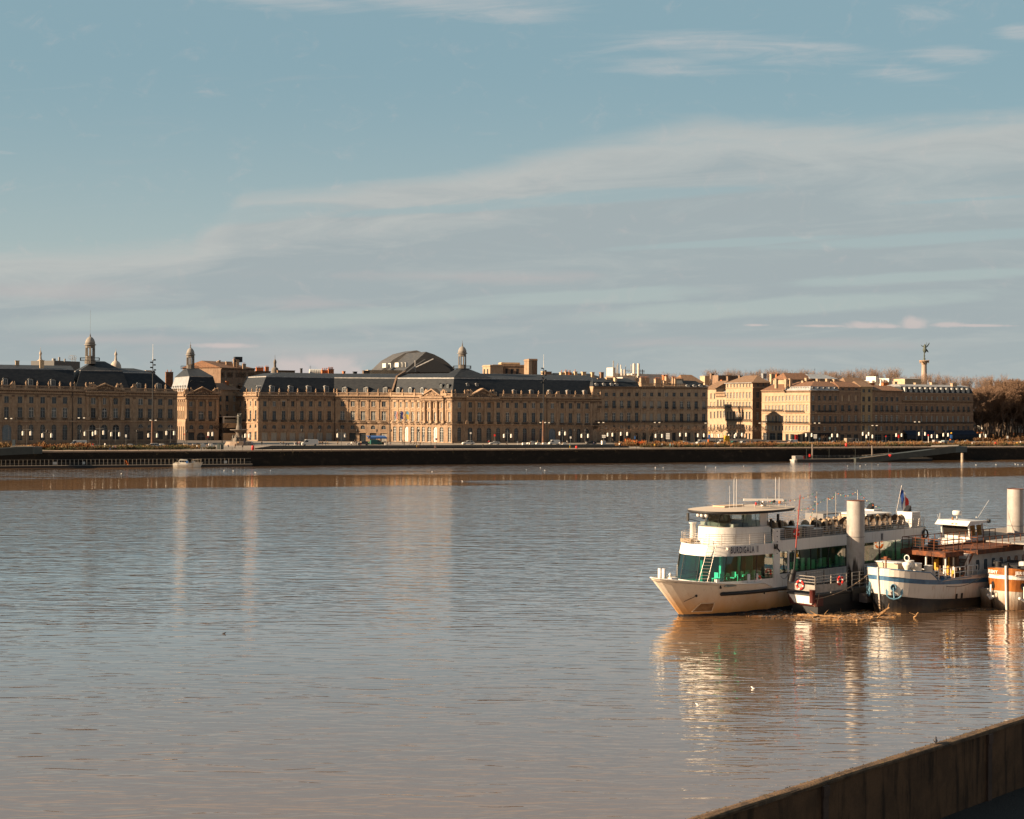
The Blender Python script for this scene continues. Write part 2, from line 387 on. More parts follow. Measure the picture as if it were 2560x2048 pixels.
# square in front of the palaces, with the black mirror slab
mb = MB(); mb.add([(-112,Q(-112)+1.6,GZ+.016),(56,Q(56)+1.6,GZ+.016),(44,Q(44)+55,GZ+.016),(-120,Q(-120)+150,GZ+.016)],[(0,1,2,3)])
struct('square_paving',mb,PAVE)
mb = MB()
for (a,b_,z0,z1,mi) in ((13.5,50,GZ+.02,GZ+.32,1),):
 xs = (-92.0,46.0)
 mb.add([(xs[0],Q(xs[0])+a,z0),(xs[1],Q(xs[1])+a,z0),(xs[1],Q(xs[1])+b_,z0),(xs[0],Q(xs[0])+b_,z0),
   (xs[0],Q(xs[0])+a,z1),(xs[1],Q(xs[1])+a,z1),(xs[1],Q(xs[1])+b_,z1),(xs[0],Q(xs[0])+b_,z1)],
   [(4,5,6,7),(0,1,5,4),(1,2,6,5),(2,3,7,6),(3,0,4,7)])
struct('mirror_slab',mb,BASALT)
# quay wall: battered masonry, coping, vertical fender timbers
qdir = Vector((1,.37,0)).normalized(); qn = Vector((qdir.y,-qdir.x,0)); QROT = math.atan2(.37,1)
def qpt(x,d,z): return Vector((x,Q(x)+d,z))
mb = MB()
n = 90; rows = [(-1.5,-1.0),(.6,-.35),(3.2,-.12),(5.05,.0)]
rnd = random.Random(3)
ring = []
for z,off in rows:
 ring.append([qpt(X0+(X1-X0)*i/n,off+rnd.uniform(-.04,.04),z) for i in range(n+1)])
mb.loft(ring,sm=False)
mb.add([qpt(X0,-.22,5.05),qpt(X1,-.22,5.05),qpt(X1,-.22,GZ+.03),qpt(X0,-.22,GZ+.03),qpt(X1,1.25,GZ+.03),qpt(X0,1.25,GZ+.03),qpt(X0,0,5.05),qpt(X1,0,5.05)],
  [(0,1,2,3),(3,2,4,5),(0,6,7,1)],1)
qw = bpy.data.objects.new('quay_wall',mb.mesh('quay_wall',[QUAYM,SETTS])); COL.objects.link(qw)
tag(qw,'long black weed-stained masonry quay wall along the far bank under the promenade','quay wall')
# weeds growing out of the joints of the wall
mb = MB(); rnd = random.Random(5)
for i in range(2600):
 x = rnd.uniform(-190,260); z = 5.1 - abs(rnd.gauss(0,.5)) if rnd.random() < .7 else rnd.uniform(2.2,5)
 p = qpt(x,-.3,z); s_ = rnd.uniform(.1,.42)
 a = Vector((rnd.uniform(-1,1)*s_,-rnd.uniform(.05,.3),rnd.uniform(-.6,.5)*s_)); b_ = Vector((rnd.uniform(-1,1)*s_,-.1,rnd.uniform(.1,.9)*s_))
 mb.add([p,p+a,p+b_],[(0,1,2)])
o = bpy.data.objects.new('wall_weeds',mb.mesh('wall_weeds',pbr('wall_weed',(.030,.028,.012),.9,col2=(.055,.04,.02),nscale=.2))); COL.objects.link(o)
tag(o,'dark weeds hanging along the top of the far quay wall','weeds',kind='stuff')
# quay railing
mb = MB()
k = 0; x = -150
while x < 250:
 p = qpt(x,.55,GZ)
 mb.cbox(p+Vector((0,0,.55)),.09,.09,1.1,0,QROT); x += 3.3
for z in (.35,.72,1.08):
 mb.tube(qpt(-150,.55,GZ+z),qpt(250,.55,GZ+z),.028,n=4)
o = mb.build('quay_railing',IRON); tag(o,'thin dark iron railing with regular posts along the far quay edge','railing')
# ------------------------------------------------------------------ near bank
nd = Vector((16.84,16.3,0)).normalized(); nn = Vector((nd.y,-nd.x,0)); NROT = math.atan2(nd.y,nd.x)
NA = Vector((6.06,48.1,0))+nn*.3
def npt(s,t,z): return NA + nd*s + nn*t + Vector((0,0,z))
CONC = bpy.data.materials.new('stained_concrete'); CONC.use_nodes = True
def conc():
 t = NT(CONC.node_tree); b = t.n('ShaderNodeBsdfPrincipled'); o = t.n('ShaderNodeOutputMaterial'); t.nt.links.new(b.outputs[0],o.inputs[0])
 g = t.n('ShaderNodeTexCoord').outputs['Object']
 a = t.noise(g,.8,5,.65); r = t.noise(t.vmul(g,(2.2,2.2,.22)),1.0,5,.65)
 c = t.mix(t.ss(a,.35,.65),(.19,.10,.05),(.115,.062,.033))
 c = t.mix(t.math('MULTIPLY',t.ss(r,.48,.68),.8),c,(.016,.011,.008))
 f = t.noise(g,12,4,.7); c = t.mix(.3,c,t.mix(f,(.022,.014,.010),(.075,.043,.024)))
 t.put(b.inputs['Base Color'],c); b.inputs['Roughness'].default_value = .9; b.inputs['Specular IOR Level'].default_value = .2
 bn = t.n('ShaderNodeBump'); t.put(bn.inputs['Height'],f); bn.inputs['Strength'].default_value = .5; bn.inputs['Distance'].default_value = .03
 t.nt.links.new(bn.outputs[0],b.inputs['Normal'])
conc()
COPE = pbr('lichened_concrete_coping',(.16,.095,.05),.95,col2=(.07,.043,.025),nscale=1.6,bump=.8,bscale=9)
POSTM = pbr('joint_pilaster_concrete',(.095,.055,.038),.9,col2=(.065,.038,.026),nscale=1.5,bump=.3)
fw = empty('flood_wall',npt(8,0,4.3),'brown stained concrete flood wall slanting through the bottom right corner','wall')
WT = 7.3
mb = MB(); mb.add([npt(s_,t_,z_) for s_ in (-60,420) for (t_,z_) in ((.0,3.9),(.0,WT-.14),(-.36,WT-.14),(-.36,-1))],
 [(0,4,5,1),(1,5,6,2),(2,6,7,3)])
mb.build('wall_panel',CONC,fw)
mb = MB(); rnd = random.Random(9)
rings = []
for i in range(241):
 s_ = -60+i*2.0
 j = lambda a: rnd.uniform(-a,a)
 rings.append([npt(s_,.05+j(.02),WT-.14),npt(s_,.06+j(.02),WT-.03+j(.015)),npt(s_,.0+j(.02),WT+.02+j(.02)),npt(s_,-.18,WT+.04+j(.03)),npt(s_,-.36,WT+.01),npt(s_,-.40,WT-.14)])
mb.loft(rings,sm=False); mb.build('coping',COPE,fw)
for s_ in [(-12.2),0.1+7.3,19.8,32.2,44.6,57,69.4]:
 mb = MB(); mb.M = Matrix.Translation(npt(s_,0,0)) @ Matrix.Rotation(NROT,4,'Z')
 mb.box(-.17,.17,-.09,.02,4.29,WT-.16); mb.box(-.19,.19,-.13,.02,WT-.55,WT-.15)
 mb.build('joint_pilaster',POSTM,fw)
# lichen, moss and small plants on the coping
mb = MB(); rnd = random.Random(12)
for i in range(700):
 p = npt(rnd.uniform(-5,60),rnd.choice((-.34,-.34,-.2,.0,-.34)),WT+.02); q = rnd.uniform(.012,.035)
 mb.add([p+Vector((-q,0,0)),p+Vector((q,rnd.uniform(-q,q),0)),p+Vector((rnd.uniform(-q,q),0,q*rnd.uniform(.6,1.7)))],[(0,1,2)])
tag(mb.build('coping_moss',pbr('dry_moss',(.10,.075,.03),.95)),'dry moss tufts along the top of the concrete flood wall','moss',kind='stuff')
mb = MB(); mb.add([npt(-60,.0,4.3),npt(420,.0,4.3),npt(420,300,4.3),npt(-60,140,4.3)],[(0,1,2,3)])
struct('near_bank_road',mb,pbr('old_asphalt',(.018,.015,.013),.95,col2=(.010,.009,.008),nscale=.5,bump=.5,bscale=20))
mb = MB(); mb.add([npt(14,5.0,4.304),npt(120,5.0,4.304),npt(120,5.2,4.304),npt(14,5.2,4.304)],[(0,1,2,3)])
struct('road_line',mb,pbr('worn_road_paint',(.30,.25,.20),.8))
# small bird on the wall
def nth(i):
 w_ = ['first','second','third','fourth','fifth','sixth','seventh','eighth','ninth','tenth']
 return w_[i-1] if i <= 10 else '%d%s' % (i,'th' if 10 < i % 100 < 20 else {1: 'st',2: 'nd',3: 'rd'}.get(i % 10,'th'))
def bird(name,loc,label,body,wing,scale=1.0,rz=0,group=None,cat='bird'):
 mb = MB(); mb.M = Matrix.Translation(loc) @ Matrix.Rotation(rz,4,'Z') @ Matrix.Scale(scale,4)
 prof = [(.004,-.17),(.03,-.13),(.075,-.04),(.085,.03),(.06,.10),(.045,.13),(.052,.165),(.04,.20),(.008,.22)]
 o_ = mb.M; mb.M = o_ @ Matrix.Translation((0,0,.10)) @ Matrix.Rotation(R(62),4,'Y')
 mb.lathe(prof,n=8,sy=.85); mb.tube((0,0,.21),(.012,0,.27),.014,.002,5,2)
 mb.M = o_
 for s_ in (-1,1): mb.add([(-.22,s_*.02,.09),(-.02,s_*.085,.15),(.08,s_*.075,.13),(-.03,s_*.08,.06)],[(0,1,2,3)],1)
 o = mb.build(name,[body,wing,BEAK]); return tag(o,label,cat,group)
BEAK = pbr('beak_yellow',(.45,.25,.05),.5)
GULLW = pbr('gull_white',(.75,.72,.68),.7); GULLG = pbr('gull_grey',(.42,.42,.43),.7); PIGEON = pbr('pigeon_grey',(.07,.07,.08),.7)
p = on_z(2445,1824,WT+.04)
p = npt(15.8,-.25,WT+.03)
bird('bird',p,'small dark bird perched on the coping of the concrete flood wall',PIGEON,PIGEON,1.1,R(70))
GG = 'white gulls resting on the river'
gl = [(1882,1722,'gull afloat in the ferry reflection, the higher of the two nearest gulls'),(1744,1764,'largest gull afloat, nearest to the camera below the ferry bow')]
for gx,gy,lb in gl: bird('gull',on_z(gx,gy,0)-Vector((0,0,.03)),lb,GULLW,GULLG,.85,R(100+gx % 50),GG,'gull')
gulls = sorted([(134,1189),(303,1185),(497,1186),(560,1177),(583,1178),(638,1182),(676,1177),(1316,1175),(1351,1170),(1362,1177),(1156,1204),(1638,1170),(1658,1170),(1764,1168),(1789,1169),(1859,1166),(2119,1166),(2150,1166),(2164,1163),(2195,1163),(2189,1154),(2490,1162),(2538,1161),(2545,1162),(2556,1162),(1080,1180),(2440,1163)])
for k,(gx,gy) in enumerate(gulls):
 bird('gull',on_z(gx,gy,0)-Vector((0,0,.03)),'tiny white gull afloat near the far quay, %s from the left' % nth(k+1),GULLW,GULLG,1.25,R(gx*7 % 360),GG,'gull')
bird('duck',on_z(560,1585,0)-Vector((0,0,.05)),'small dark duck alone on open water at lower left',PIGEON,PIGEON,.95,R(20),None,'duck')
# ------------------------------------------------------------------ facades
_wc = {}
def win_mesh(style,w,h):
 """pane, casement frame and glazing bars; base at z=0, centred on x, facing local -y"""
 w = max(.4,round(w/.1)*.1); h = max(.4,round(h/.15)*.15); k = (style,w,h)
 if k in _wc: return _wc[k]
 mb = MB(); hw = w/2+.04; fr = .10
 base = style.split(':')[0]; arch = style.endswith(':arch')
 gl,fm = {'cas': (GLASS,FRAME),'white': (GLASS,FRAMEW),'curt': (GLASSL,FRAMEW),'shut': (SHUT,SHUT),'dark': (DARK,FRAME),'door': (DOORP,DOORP),'blind': (STONE2,STONE2),'wdoor': (FRAMEW,FRAMEW),'shop': (GLASS,IRON)}[base]
 H = h+.04
 if arch:
  r = w/2; zs = max(.02,h-r); N = 8
  pts = [(-hw,-.02),(hw,-.02)] + [(hw*math.cos(math.pi*i/N),zs+(r+.04)*math.sin(math.pi*i/N)) for i in range(N+1)]
  mb.add([(x,.03,z) for x,z in pts],[tuple(range(len(pts)))],0)
  arcp = [(r*math.cos(math.pi*i/N),0,zs+r*math.sin(math.pi*i/N)) for i in range(N+1)]
  for a,b in zip(arcp,arcp[1:]): mb.tube(a,b,fr*.6,n=4,mi=1,cap=False)
  if base != 'door': mb.box(-hw,hw,-.03,.02,zs-.05,zs+.05,1)
  top = zs
 else:
  mb.add([(-hw,.03,-.02),(hw,.03,-.02),(hw,.03,H),(-hw,.03,H)],[(0,1,2,3)],0); top = h
  mb.box(-hw,hw,-.04,.02,h-fr,h+.02,1)
 if base in ('cas','white','curt','dark'):
  for s_ in (-1,1): mb.box(s_*w/2-(fr if s_ > 0 else 0),s_*w/2+(0 if s_ > 0 else fr),-.04,.02,0,top,1)
  mb.box(-fr*.8,fr*.8,-.045,.02,0,h-.03,1); mb.box(-hw,hw,-.04,.02,0,fr,1)
  if h > 3.2: mb.box(-hw,hw,-.038,.02,h*.68-.05,h*.68+.05,1)
  k_ = max(2,int(h/1.0))
  for i in range(1,k_): mb.box(-hw,hw,-.02,.02,h*i/k_-.016,h*i/k_+.016,1)
  for s_ in (-.25,.25): mb.box(w*s_-.012,w*s_+.012,-.02,.02,0,top,1)
 elif base == 'shut':
  mb.box(-.03,.03,-.06,.02,0,h,1)
  for i in range(1,int(h/.35)): mb.box(-hw,hw,-.02,.025,i*.35-.02,i*.35+.05,0)
 elif base in ('door','wdoor'):
  mb.box(-.04,.04,-.06,.02,0,top,1)
  for s_ in (-1,1):
   for z0,z1 in ((.08,.36),(.42,.68),(.74,.95)):
    x0,x1 = sorted((s_*w*.08,s_*w*.42)); mb.box(x0,x1,-.07,.02,top*z0,top*z1,0)
 elif base == 'shop':
  mb.box(-hw,hw,-.06,.02,h*.78,h*.84,1)
  for s_ in (-.5,-.17,.17,.5): mb.box(w*s_-.05,w*s_+.05,-.05,.02,0,h,1)
 me = mb.mesh('window_mesh',[gl,fm]); _wc[k] = me; return me
_bc = {}
def balc_mesh(w,kind='iron'):
 w = round(w/.2)*.2; k = (w,kind)
 if k in _bc: return _bc[k]
 mb = MB()
 mb.box(-w/2,w/2,-.62,.0,-.16,0,1)
 for s_ in (-w*.32,w*.32): mb.add([(s_-.1,0,-.16),(s_+.1,0,-.16),(s_+.1,-.5,-.16),(s_-.1,-.5,-.16),(s_-.1,0,-.6),(s_+.1,0,-.6)],[(0,4,5,1),(4,3,2,5),(0,3,4),(1,5,2)],1)
 for z in (.06,.98): mb.box(-w/2,w/2,-.60,-.55,z-.03,z+.03)
 nb = max(4,int(w/.16))
 for i in range(nb+1):
  x = -w/2+w*i/nb; mb.box(x-.016,x+.016,-.59,-.56,.06,.98)
 for i in range(nb//2):
  x = -w/2+w*(i+.5)*2/nb; mb.tube((x,-.575,.38),(x,-.575,.66),.085,n=5)
 for s_ in (-1,1):
  for z in (.06,.98): mb.box(s_*w/2-.025,s_*w/2+.025,-.58,0,z-.03,z+.03)
 me = mb.mesh('balcony_mesh',[IRON,TRIM]); _bc[k] = me; return me
WR = random.Random(55)
class Fac:
 """one plane of a building front; rows and bays are measured on it, then become real metres"""
 def __init__(s,parent,pL,YLd,pR,YRd,ref,mats=None):
  s.parent = parent; s.pL = pL; s.pR = pR
  A = at(pL,1050,YLd); B = at(pR,1050,YRd); A.z = 0; B.z = 0
  s.A = A; s.B = B; s.d = (B-A).normalized(); s.L = (B-A).length
  s.n = Vector((s.d.y,-s.d.x,0)); s.rot = math.atan2(s.d.y,s.d.x)
  s.ref = ref; s.mats = mats or [STONE,RUST,TRIM,TRIMD]
 def s_(s,px):
  dr = ray(px,1050); t = (s.A - CAM).dot(s.n)/dr.dot(s.n); return (CAM + dr*t - s.A).dot(s.d)
 def y(s,px,q):
  xa,a1,a2,xb,b1,b2 = s.ref
  qb = b1 + (q-a1)*(b2-b1)/(a2-a1); return q + (qb-q)*(px-xa)/(xb-xa)
 def z(s,px,q):
  dr = ray(px,s.y(px,q)); t = (s.A - CAM).dot(s.n)/dr.dot(s.n); return (CAM + dr*t).z
 def P(s,sm,z,dep=0): return s.A + s.d*sm + s.n*dep + Vector((0,0,z))
 def pt(s,px,q,dep=0): return s.P(s.s_(px),s.z(px,q),dep)
 def beam(s,mb,px0,px1,q0,q1,dep,mi=2,d0=-.02):
  """moulding between two heights, standing proud by dep"""
  a,b = s.s_(px0),s.s_(px1)
  za0,za1,zb0,zb1 = s.z(px0,q0),s.z(px0,q1),s.z(px1,q0),s.z(px1,q1)
  v = [s.P(a,za1,d0),s.P(b,zb1,d0),s.P(b,zb0,d0),s.P(a,za0,d0),s.P(a,za1,dep),s.P(b,zb1,dep),s.P(b,zb0,dep),s.P(a,za0,dep)]
  mb.add(v,[(4,5,6,7),(7,6,2,3),(0,1,5,4),(0,4,7,3),(1,2,6,5)],mi); return mb
 def wall(s,rows,qtop,qbot,qrust=None,name='wall',depth=None):
  """front with real openings. rows: (q0, q1, bays, width_px or list, style, recess)"""
  mb = MB(); rows = sorted(rows,key=lambda r: r[0])
  sL,sR = 0.0,s.L; REC = .38
  def zz(sm,q):
   px = s.pL+(s.pR-s.pL)*(sm/s.L)
   return s.z(px,q)
  def strip_(q0,q1,a,b,mi):
   mb.add([s.P(a,zz(a,q1)),s.P(b,zz(b,q1)),s.P(b,zz(b,q0)),s.P(a,zz(a,q0))],[(0,1,2,3)],mi)
  def mat(q): return 1 if (qrust is not None and q >= qrust-.01) else 0
  q = qtop; wins = []
  for (q0,q1,bays,wd,style) in rows:
   if q0 > q:
    if qrust is not None and q < qrust < q0: strip_(q,qrust,sL,sR,0); strip_(qrust,q0,sL,sR,1)
    else: strip_(q,q0,sL,sR,mat(q))
   mi = mat(q0); cur = sL
   for k,bx in enumerate(bays):
    w_ = wd[k] if isinstance(wd,list) else wd; st = style[k] if isinstance(style,list) else style
    if st == 'cas': st = WR.choice(('cas',)*7+('curt','white','dark'))
    a = s.s_(bx-w_/2); b = s.s_(bx+w_/2); c = (a+b)/2
    if a > cur: strip_(q0,q1,cur,a,mi)
    cur = b
    zt = s.z(bx,q0); zb = s.z(bx,q1)
    ya,yb = zz(a,q0),zz(b,q0)
    if st.endswith(':arch'):
     r = (b-a)/2; zs = max(zb+.02,zt-r); N = 8
     arc = [(c - r*math.cos(math.pi*i/N),zs+(zt-zs)*math.sin(math.pi*i/N)) for i in range(N+1)]
     h_ = N//2
     mb.add([s.P(a,ya)]+[s.P(x,z) for x,z in arc[:h_+1]]+[s.P(c,(ya+yb)/2)],[tuple(range(h_+3))[::-1]],mi)
     mb.add([s.P(b,yb)]+[s.P(x,z) for x,z in arc[h_:][::-1]]+[s.P(c,(ya+yb)/2)],[tuple(range(N-h_+3))],mi)
     outl = [(a,zb)]+arc+[(b,zb)]
    else: outl = [(a,zb),(a,ya),(b,yb),(b,zb)]
    for (x0,z0),(x1,z1) in zip(outl,outl[1:]):
     mb.add([s.P(x0,z0),s.P(x1,z1),s.P(x1,z1,-REC),s.P(x0,z0,-REC)],[(0,1,2,3)],mi)
    mb.add([s.P(a,zb),s.P(b,zb),s.P(b,zb,-REC),s.P(a,zb,-REC)],[(3,2,1,0)],2)
    # sill and surround
    if not st.startswith('open'):
     wins.append((st,b-a,zt-zb,s.P(c,zb,-REC*.72),bx,q0,q1))
    s0,s1 = (a-.22,b+.22)
    if not st.endswith(':arch'):
     v = [(a-.2,zb-.16),(b+.2,zb-.16),(b+.2,zb-.005),(a-.2,zb-.005)]
     mb.add([s.P(x,z,.14) for x,z in v]+[s.P(x,z,-.01) for x,z in v],[(0,1,2,3),(3,2,6,7),(0,4,5,1),(0,3,7,4),(1,5,6,2)],2)
     v = [(a-.2,zt+.06),(b+.2,zt+.06),(b+.2,zt+.26),(a-.2,zt+.26)]
     mb.add([s.P(x,z,.16) for x,z in v]+[s.P(x,z,-.01) for x,z in v],[(0,1,2,3),(3,2,6,7),(0,4,5,1),(0,3,7,4),(1,5,6,2)],2)
   if cur < sR: strip_(q0,q1,cur,sR,mi)
   q = q1
  if qrust is not None and q < qrust: strip_(q,qrust,sL,sR,0); q = qrust
  zb0 = [zz(sL,q),zz(sR,q)]
  mb.add([s.P(0,GZ-.05),s.P(s.L,GZ-.05),s.P(s.L,zb0[1]),s.P(0,zb0[0])],[(0,1,2,3)],mat(q))
  s.mb = mb; s.wins = wins
  return s
 def finish(s,name='wall',wname=None,label=None):
  o = s.mb.build(name,s.mats,s.parent,label=label)
  names = wname or {}
  for st,w_,h_,p,bx,q0,q1 in s.wins:
   nm = 'arched_window' if (st.endswith(':arch') and 'door' not in st) else ('door' if 'door' in st else ('shop_window' if st.startswith('shop') else ('tall_window' if h_ > 3.35 else 'window')))
   inst(nm,win_mesh(st,w_,h_),s.parent,p,s.rot)
  return o
 def balconies(s,bays,q,wpx,name='balcony'):
  for b in bays:
   w_ = s.s_(b+wpx/2)-s.s_(b-wpx/2)
   inst(name,balc_mesh(w_),s.parent,s.P(s.s_(b),s.z(b,q),.02),s.rot)
 def long_balcony(s,px0,px1,q,name='balcony'):
  w_ = s.s_(px1)-s.s_(px0); c = (px0+px1)/2
  inst(name,balc_mesh(w_),s.parent,s.P((s.s_(px0)+s.s_(px1))/2,s.z(c,q),.02),s.rot)
 def pilasters(s,xs,q0,q1,wm=.75,dep=.22,mi=2):
  for x in xs:
   a = s.s_(x)-wm/2; zt = s.z(x,q0); zb = s.z(x,q1)
   for (e,z0,z1,dd) in ((0,zb,zt-.0,dep),(.12,zt-.75,zt-.01,dep+.14),(.1,zb+.01,zb+.5,dep+.08)):
    v = [(a-e,z0),(a+wm+e,z0),(a+wm+e,z1),(a-e,z1)]
    s.mb.add([s.P(x_,z_,dd) for x_,z_ in v]+[s.P(x_,z_,-.01) for x_,z_ in v],[(0,1,2,3),(3,2,6,7),(0,4,5,1),(0,3,7,4),(1,5,6,2)],3 if e == .12 else mi)
 def columns(s,xs,q0,q1,r=.5):
  for x in xs:
   zt = s.z(x,q0); zb = s.z(x,q1); H = zt-zb; c = s.P(s.s_(x),zb,.45)
   mb = MB(); mb.lathe([(r*1.3,0),(r*1.3,.25),(r*1.12,.4),(r,.6),(r*.98,H*.5),(r*.86,H-1.1),(r*.95,H-1.0),(r*1.3,H-.25),(r*1.35,H)],c,10)
   mb.cbox(c+Vector((0,0,-.55)),r*2.7,r*2.7,1.1,0,s.rot)
   mb.build('column',TRIM,s.parent)
 def entab(s,px0,px1,qc,qa,proud=.9,base=0.0,mi=2):
  """cornice with dentils over a frieze and architrave"""
  mb = MB(); h = qa-qc
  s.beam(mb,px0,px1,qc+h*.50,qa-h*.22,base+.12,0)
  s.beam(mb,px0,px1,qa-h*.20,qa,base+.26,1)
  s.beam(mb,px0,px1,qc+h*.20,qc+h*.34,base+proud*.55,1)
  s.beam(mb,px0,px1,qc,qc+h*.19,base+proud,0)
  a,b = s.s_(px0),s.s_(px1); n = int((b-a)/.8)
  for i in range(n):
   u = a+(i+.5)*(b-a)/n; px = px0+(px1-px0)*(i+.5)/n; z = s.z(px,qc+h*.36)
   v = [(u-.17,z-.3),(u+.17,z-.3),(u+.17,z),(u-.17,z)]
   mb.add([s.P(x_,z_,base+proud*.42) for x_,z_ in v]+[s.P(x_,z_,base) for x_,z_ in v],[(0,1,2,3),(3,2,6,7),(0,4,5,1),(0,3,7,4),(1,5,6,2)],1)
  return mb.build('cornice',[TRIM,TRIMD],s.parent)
 def balustrade(s,px0,px1,q0,q1,dep=.45,skip=()):
  mb = MB()
  s.beam(mb,px0,px1,q0,q0+(q1-q0)*.2,dep+.16,0,dep-.16)
  s.beam(mb,px0,px1,q1-(q1-q0)*.25,q1+.3,dep+.18,0,dep-.18)
  a,b = s.s_(px0),s.s_(px1); n = int((b-a)/.42)
  for i in range(n):
   u = (i+.5)/n; px = px0+(px1-px0)*u
   mb.cbox(s.P(a+(b-a)*u,(s.z(px,q0)+s.z(px,q1))/2,dep),.17,.17,abs(s.z(px,q0)-s.z(px,q1)),0,s.rot)
  return mb.build('balustrade',TRIM,s.parent)
 def urns(s,xs,q,dep=.45,hm=1.9):
  for k,x in enumerate(xs):
   zb = s.z(x,q); c = s.P(s.s_(x),zb,dep)
   mb = MB(); mb.cbox(c+Vector((0,0,.62)),.85,.7,1.32,0,s.rot); mb.cbox(c+Vector((0,0,1.33)),1.0,.85,.14,0,s.rot)
   if k % 2: mb.lathe([(.22,0),(.12,.2),(.34,.7),(.4,1.0),(.2,1.25),(.26,1.4),(.1,1.65),(.03,hm)],c+Vector((0,0,1.4)),8)
   else:
    b = c+Vector((0,0,1.4))
    mb.lathe([(.3,0),(.34,.3),(.24,.8),(.3,1.15),(.26,1.35),(.1,1.45),(.14,1.55),(.15,1.68),(.06,1.85)],b,7,sx=1,sy=.8)
    mb.tube(b+Vector((.22,0,1.25)),b+Vector((.4,-.15,.75)),.08,.06,5); mb.tube(b+Vector((-.22,0,1.25)),b+Vector((-.3,-.25,.8)),.08,.06,5)
   mb.build('urn' if k % 2 else 'statue',TRIM,s.parent)
 def trophy(s,x,q,wm=2.6,hm=2.6,dep=.45,seed=0):
  """carved group of figures and arms on the parapet"""
  rn = random.Random(seed); c = s.P(s.s_(x),s.z(x,q),dep); mb = MB()
  mb.cbox(c+Vector((0,0,.55)),wm,.9,1.1,0,s.rot)
  for i in range(9):
   u = rn.uniform(-.45,.45); hh = (1-abs(u)*1.3)*hm
   p = c + s.d*(u*wm) + Vector((0,0,1.0)); mb.ball(p+Vector((0,0,rn.uniform(.2,hh*.6))),rn.uniform(.25,.5),6,sz=rn.uniform(.9,1.5))
  for u in (-.18,.2):
   p = c+s.d*(u*wm)+Vector((0,0,1.0)); mb.lathe([(.45,0),(.4,.5),(.28,1.0),(.3,1.3),(.1,1.5),(.19,1.7),(.05,1.95)],p,7)
  mb.build('statue_group',TRIM,s.parent)
 def pediment(s,px0,px1,qb,pxa,qa,base=.75):
  a,b,c = s.s_(px0),s.s_(px1),s.s_(pxa); z0 = s.z(px0,qb); z1 = s.z(px1,qb); zc = s.z(pxa,qa); zb = (z0+z1)/2
  mb = MB()
  tri = [s.P(a+.6,zb+.2,base),s.P(b-.6,zb+.2,base),s.P(c,zc-.55,base)]
  mb.add(tri,[(0,1,2)],1)
  for (x0,zz0,x1,zz1) in ((a-.3,zb,c,zc),(c,zc,b+.3,zb)):
   lo = .62
   v = [(x0,zz0),(x1,zz1),(x1,zz1-lo),(x0,zz0-.05)] if x1 == c else [(x0,zz0),(x1,zz1),(x1,zz1-.05),(x0,zz0-lo)]
   mb.add([s.P(x_,z_,base+.7) for x_,z_ in v]+[s.P(x_,z_,-2.5) for x_,z_ in v],[(0,1,2,3),(0,4,5,1),(3,2,6,7),(0,3,7,4),(1,5,6,2)],0)
  v = [(a-.3,zb-.45),(b+.3,zb-.45),(b+.3,zb+.02),(a-.3,zb+.02)]
  mb.add([s.P(x_,z_,base+.72) for x_,z_ in v]+[s.P(x_,z_,-.1) for x_,z_ in v],[(0,1,2,3),(3,2,6,7),(0,4,5,1),(0,3,7,4),(1,5,6,2)],0)
  v = [(a,zb-1.75),(b,zb-1.75),(b,zb-.46),(a,zb-.46)]
  mb.add([s.P(x_,z_,base) for x_,z_ in v]+[s.P(x_,z_,-.1) for x_,z_ in v],[(0,1,2,3),(3,2,6,7),(0,4,5,1),(0,3,7,4),(1,5,6,2)],2)
  rn = random.Random(int(px0))
  for i in range(22):   # relief figures
   u = rn.uniform(.12,.88); hmax = (1-abs(u-.5)*2)*(zc-zb-1.1); x_ = a+(b-a)*u
   if hmax < .3: continue
   mb.ball(s.P(x_,zb+.35+rn.uniform(.05,.75)*hmax,base),rn.uniform(.18,.42),6)
  mb.build('pediment',[TRIM,TRIMD,TRIM],s.parent)
 def dormer(s,x,q0,q1,wpx,back=.9,mats=None,style='cas',up=0):
  w_ = abs(s.s_(x+wpx/2)-s.s_(x-wpx/2)); zt,zb = s.z(x,q0),s.z(x,q1); H = zt-zb
  c = s.P(s.s_(x),zb,-back); mb = MB(); mb.M = Matrix.Translation(c) @ Matrix.Rotation(s.rot,4,'Z')
  hw = w_/2
  N = 6; arc = [(hw*math.cos(math.pi*i/N),H-hw*.45+hw*.45*math.sin(math.pi*i/N)) for i in range(N+1)]
  prof = [(-hw,-.6),(hw,-.6)]+arc
  mb.prism([(x_,0,z_) for x_,z_ in prof],(0,3.6,0),0)
  hood = [((hw+.22)*math.cos(math.pi*i/N),H-hw*.45+(hw*.45+.2)*math.sin(math.pi*i/N)) for i in range(N+1)]
  for (a,b) in zip(hood,hood[1:]): mb.add([(a[0],-.3,a[1]),(b[0],-.3,b[1]),(b[0],3.4,b[1]),(a[0],3.4,a[1])],[(0,1,2,3)],1)
  o = mb.build('dormer',mats or [ZINC,LEAD],s.parent)
  wm = win_mesh(style,w_*.72,H*.8)
  wn = bpy.data.objects.new('window',wm); wn.parent = o
  bp = Vector((0,0,0)); q_ = s.parent
  wn.location = (c + s.n*.06 + Vector((0,0,.1))) - s.parent.location; wn.rotation_euler = (0,0,s.rot); COL.objects.link(wn)
  return o
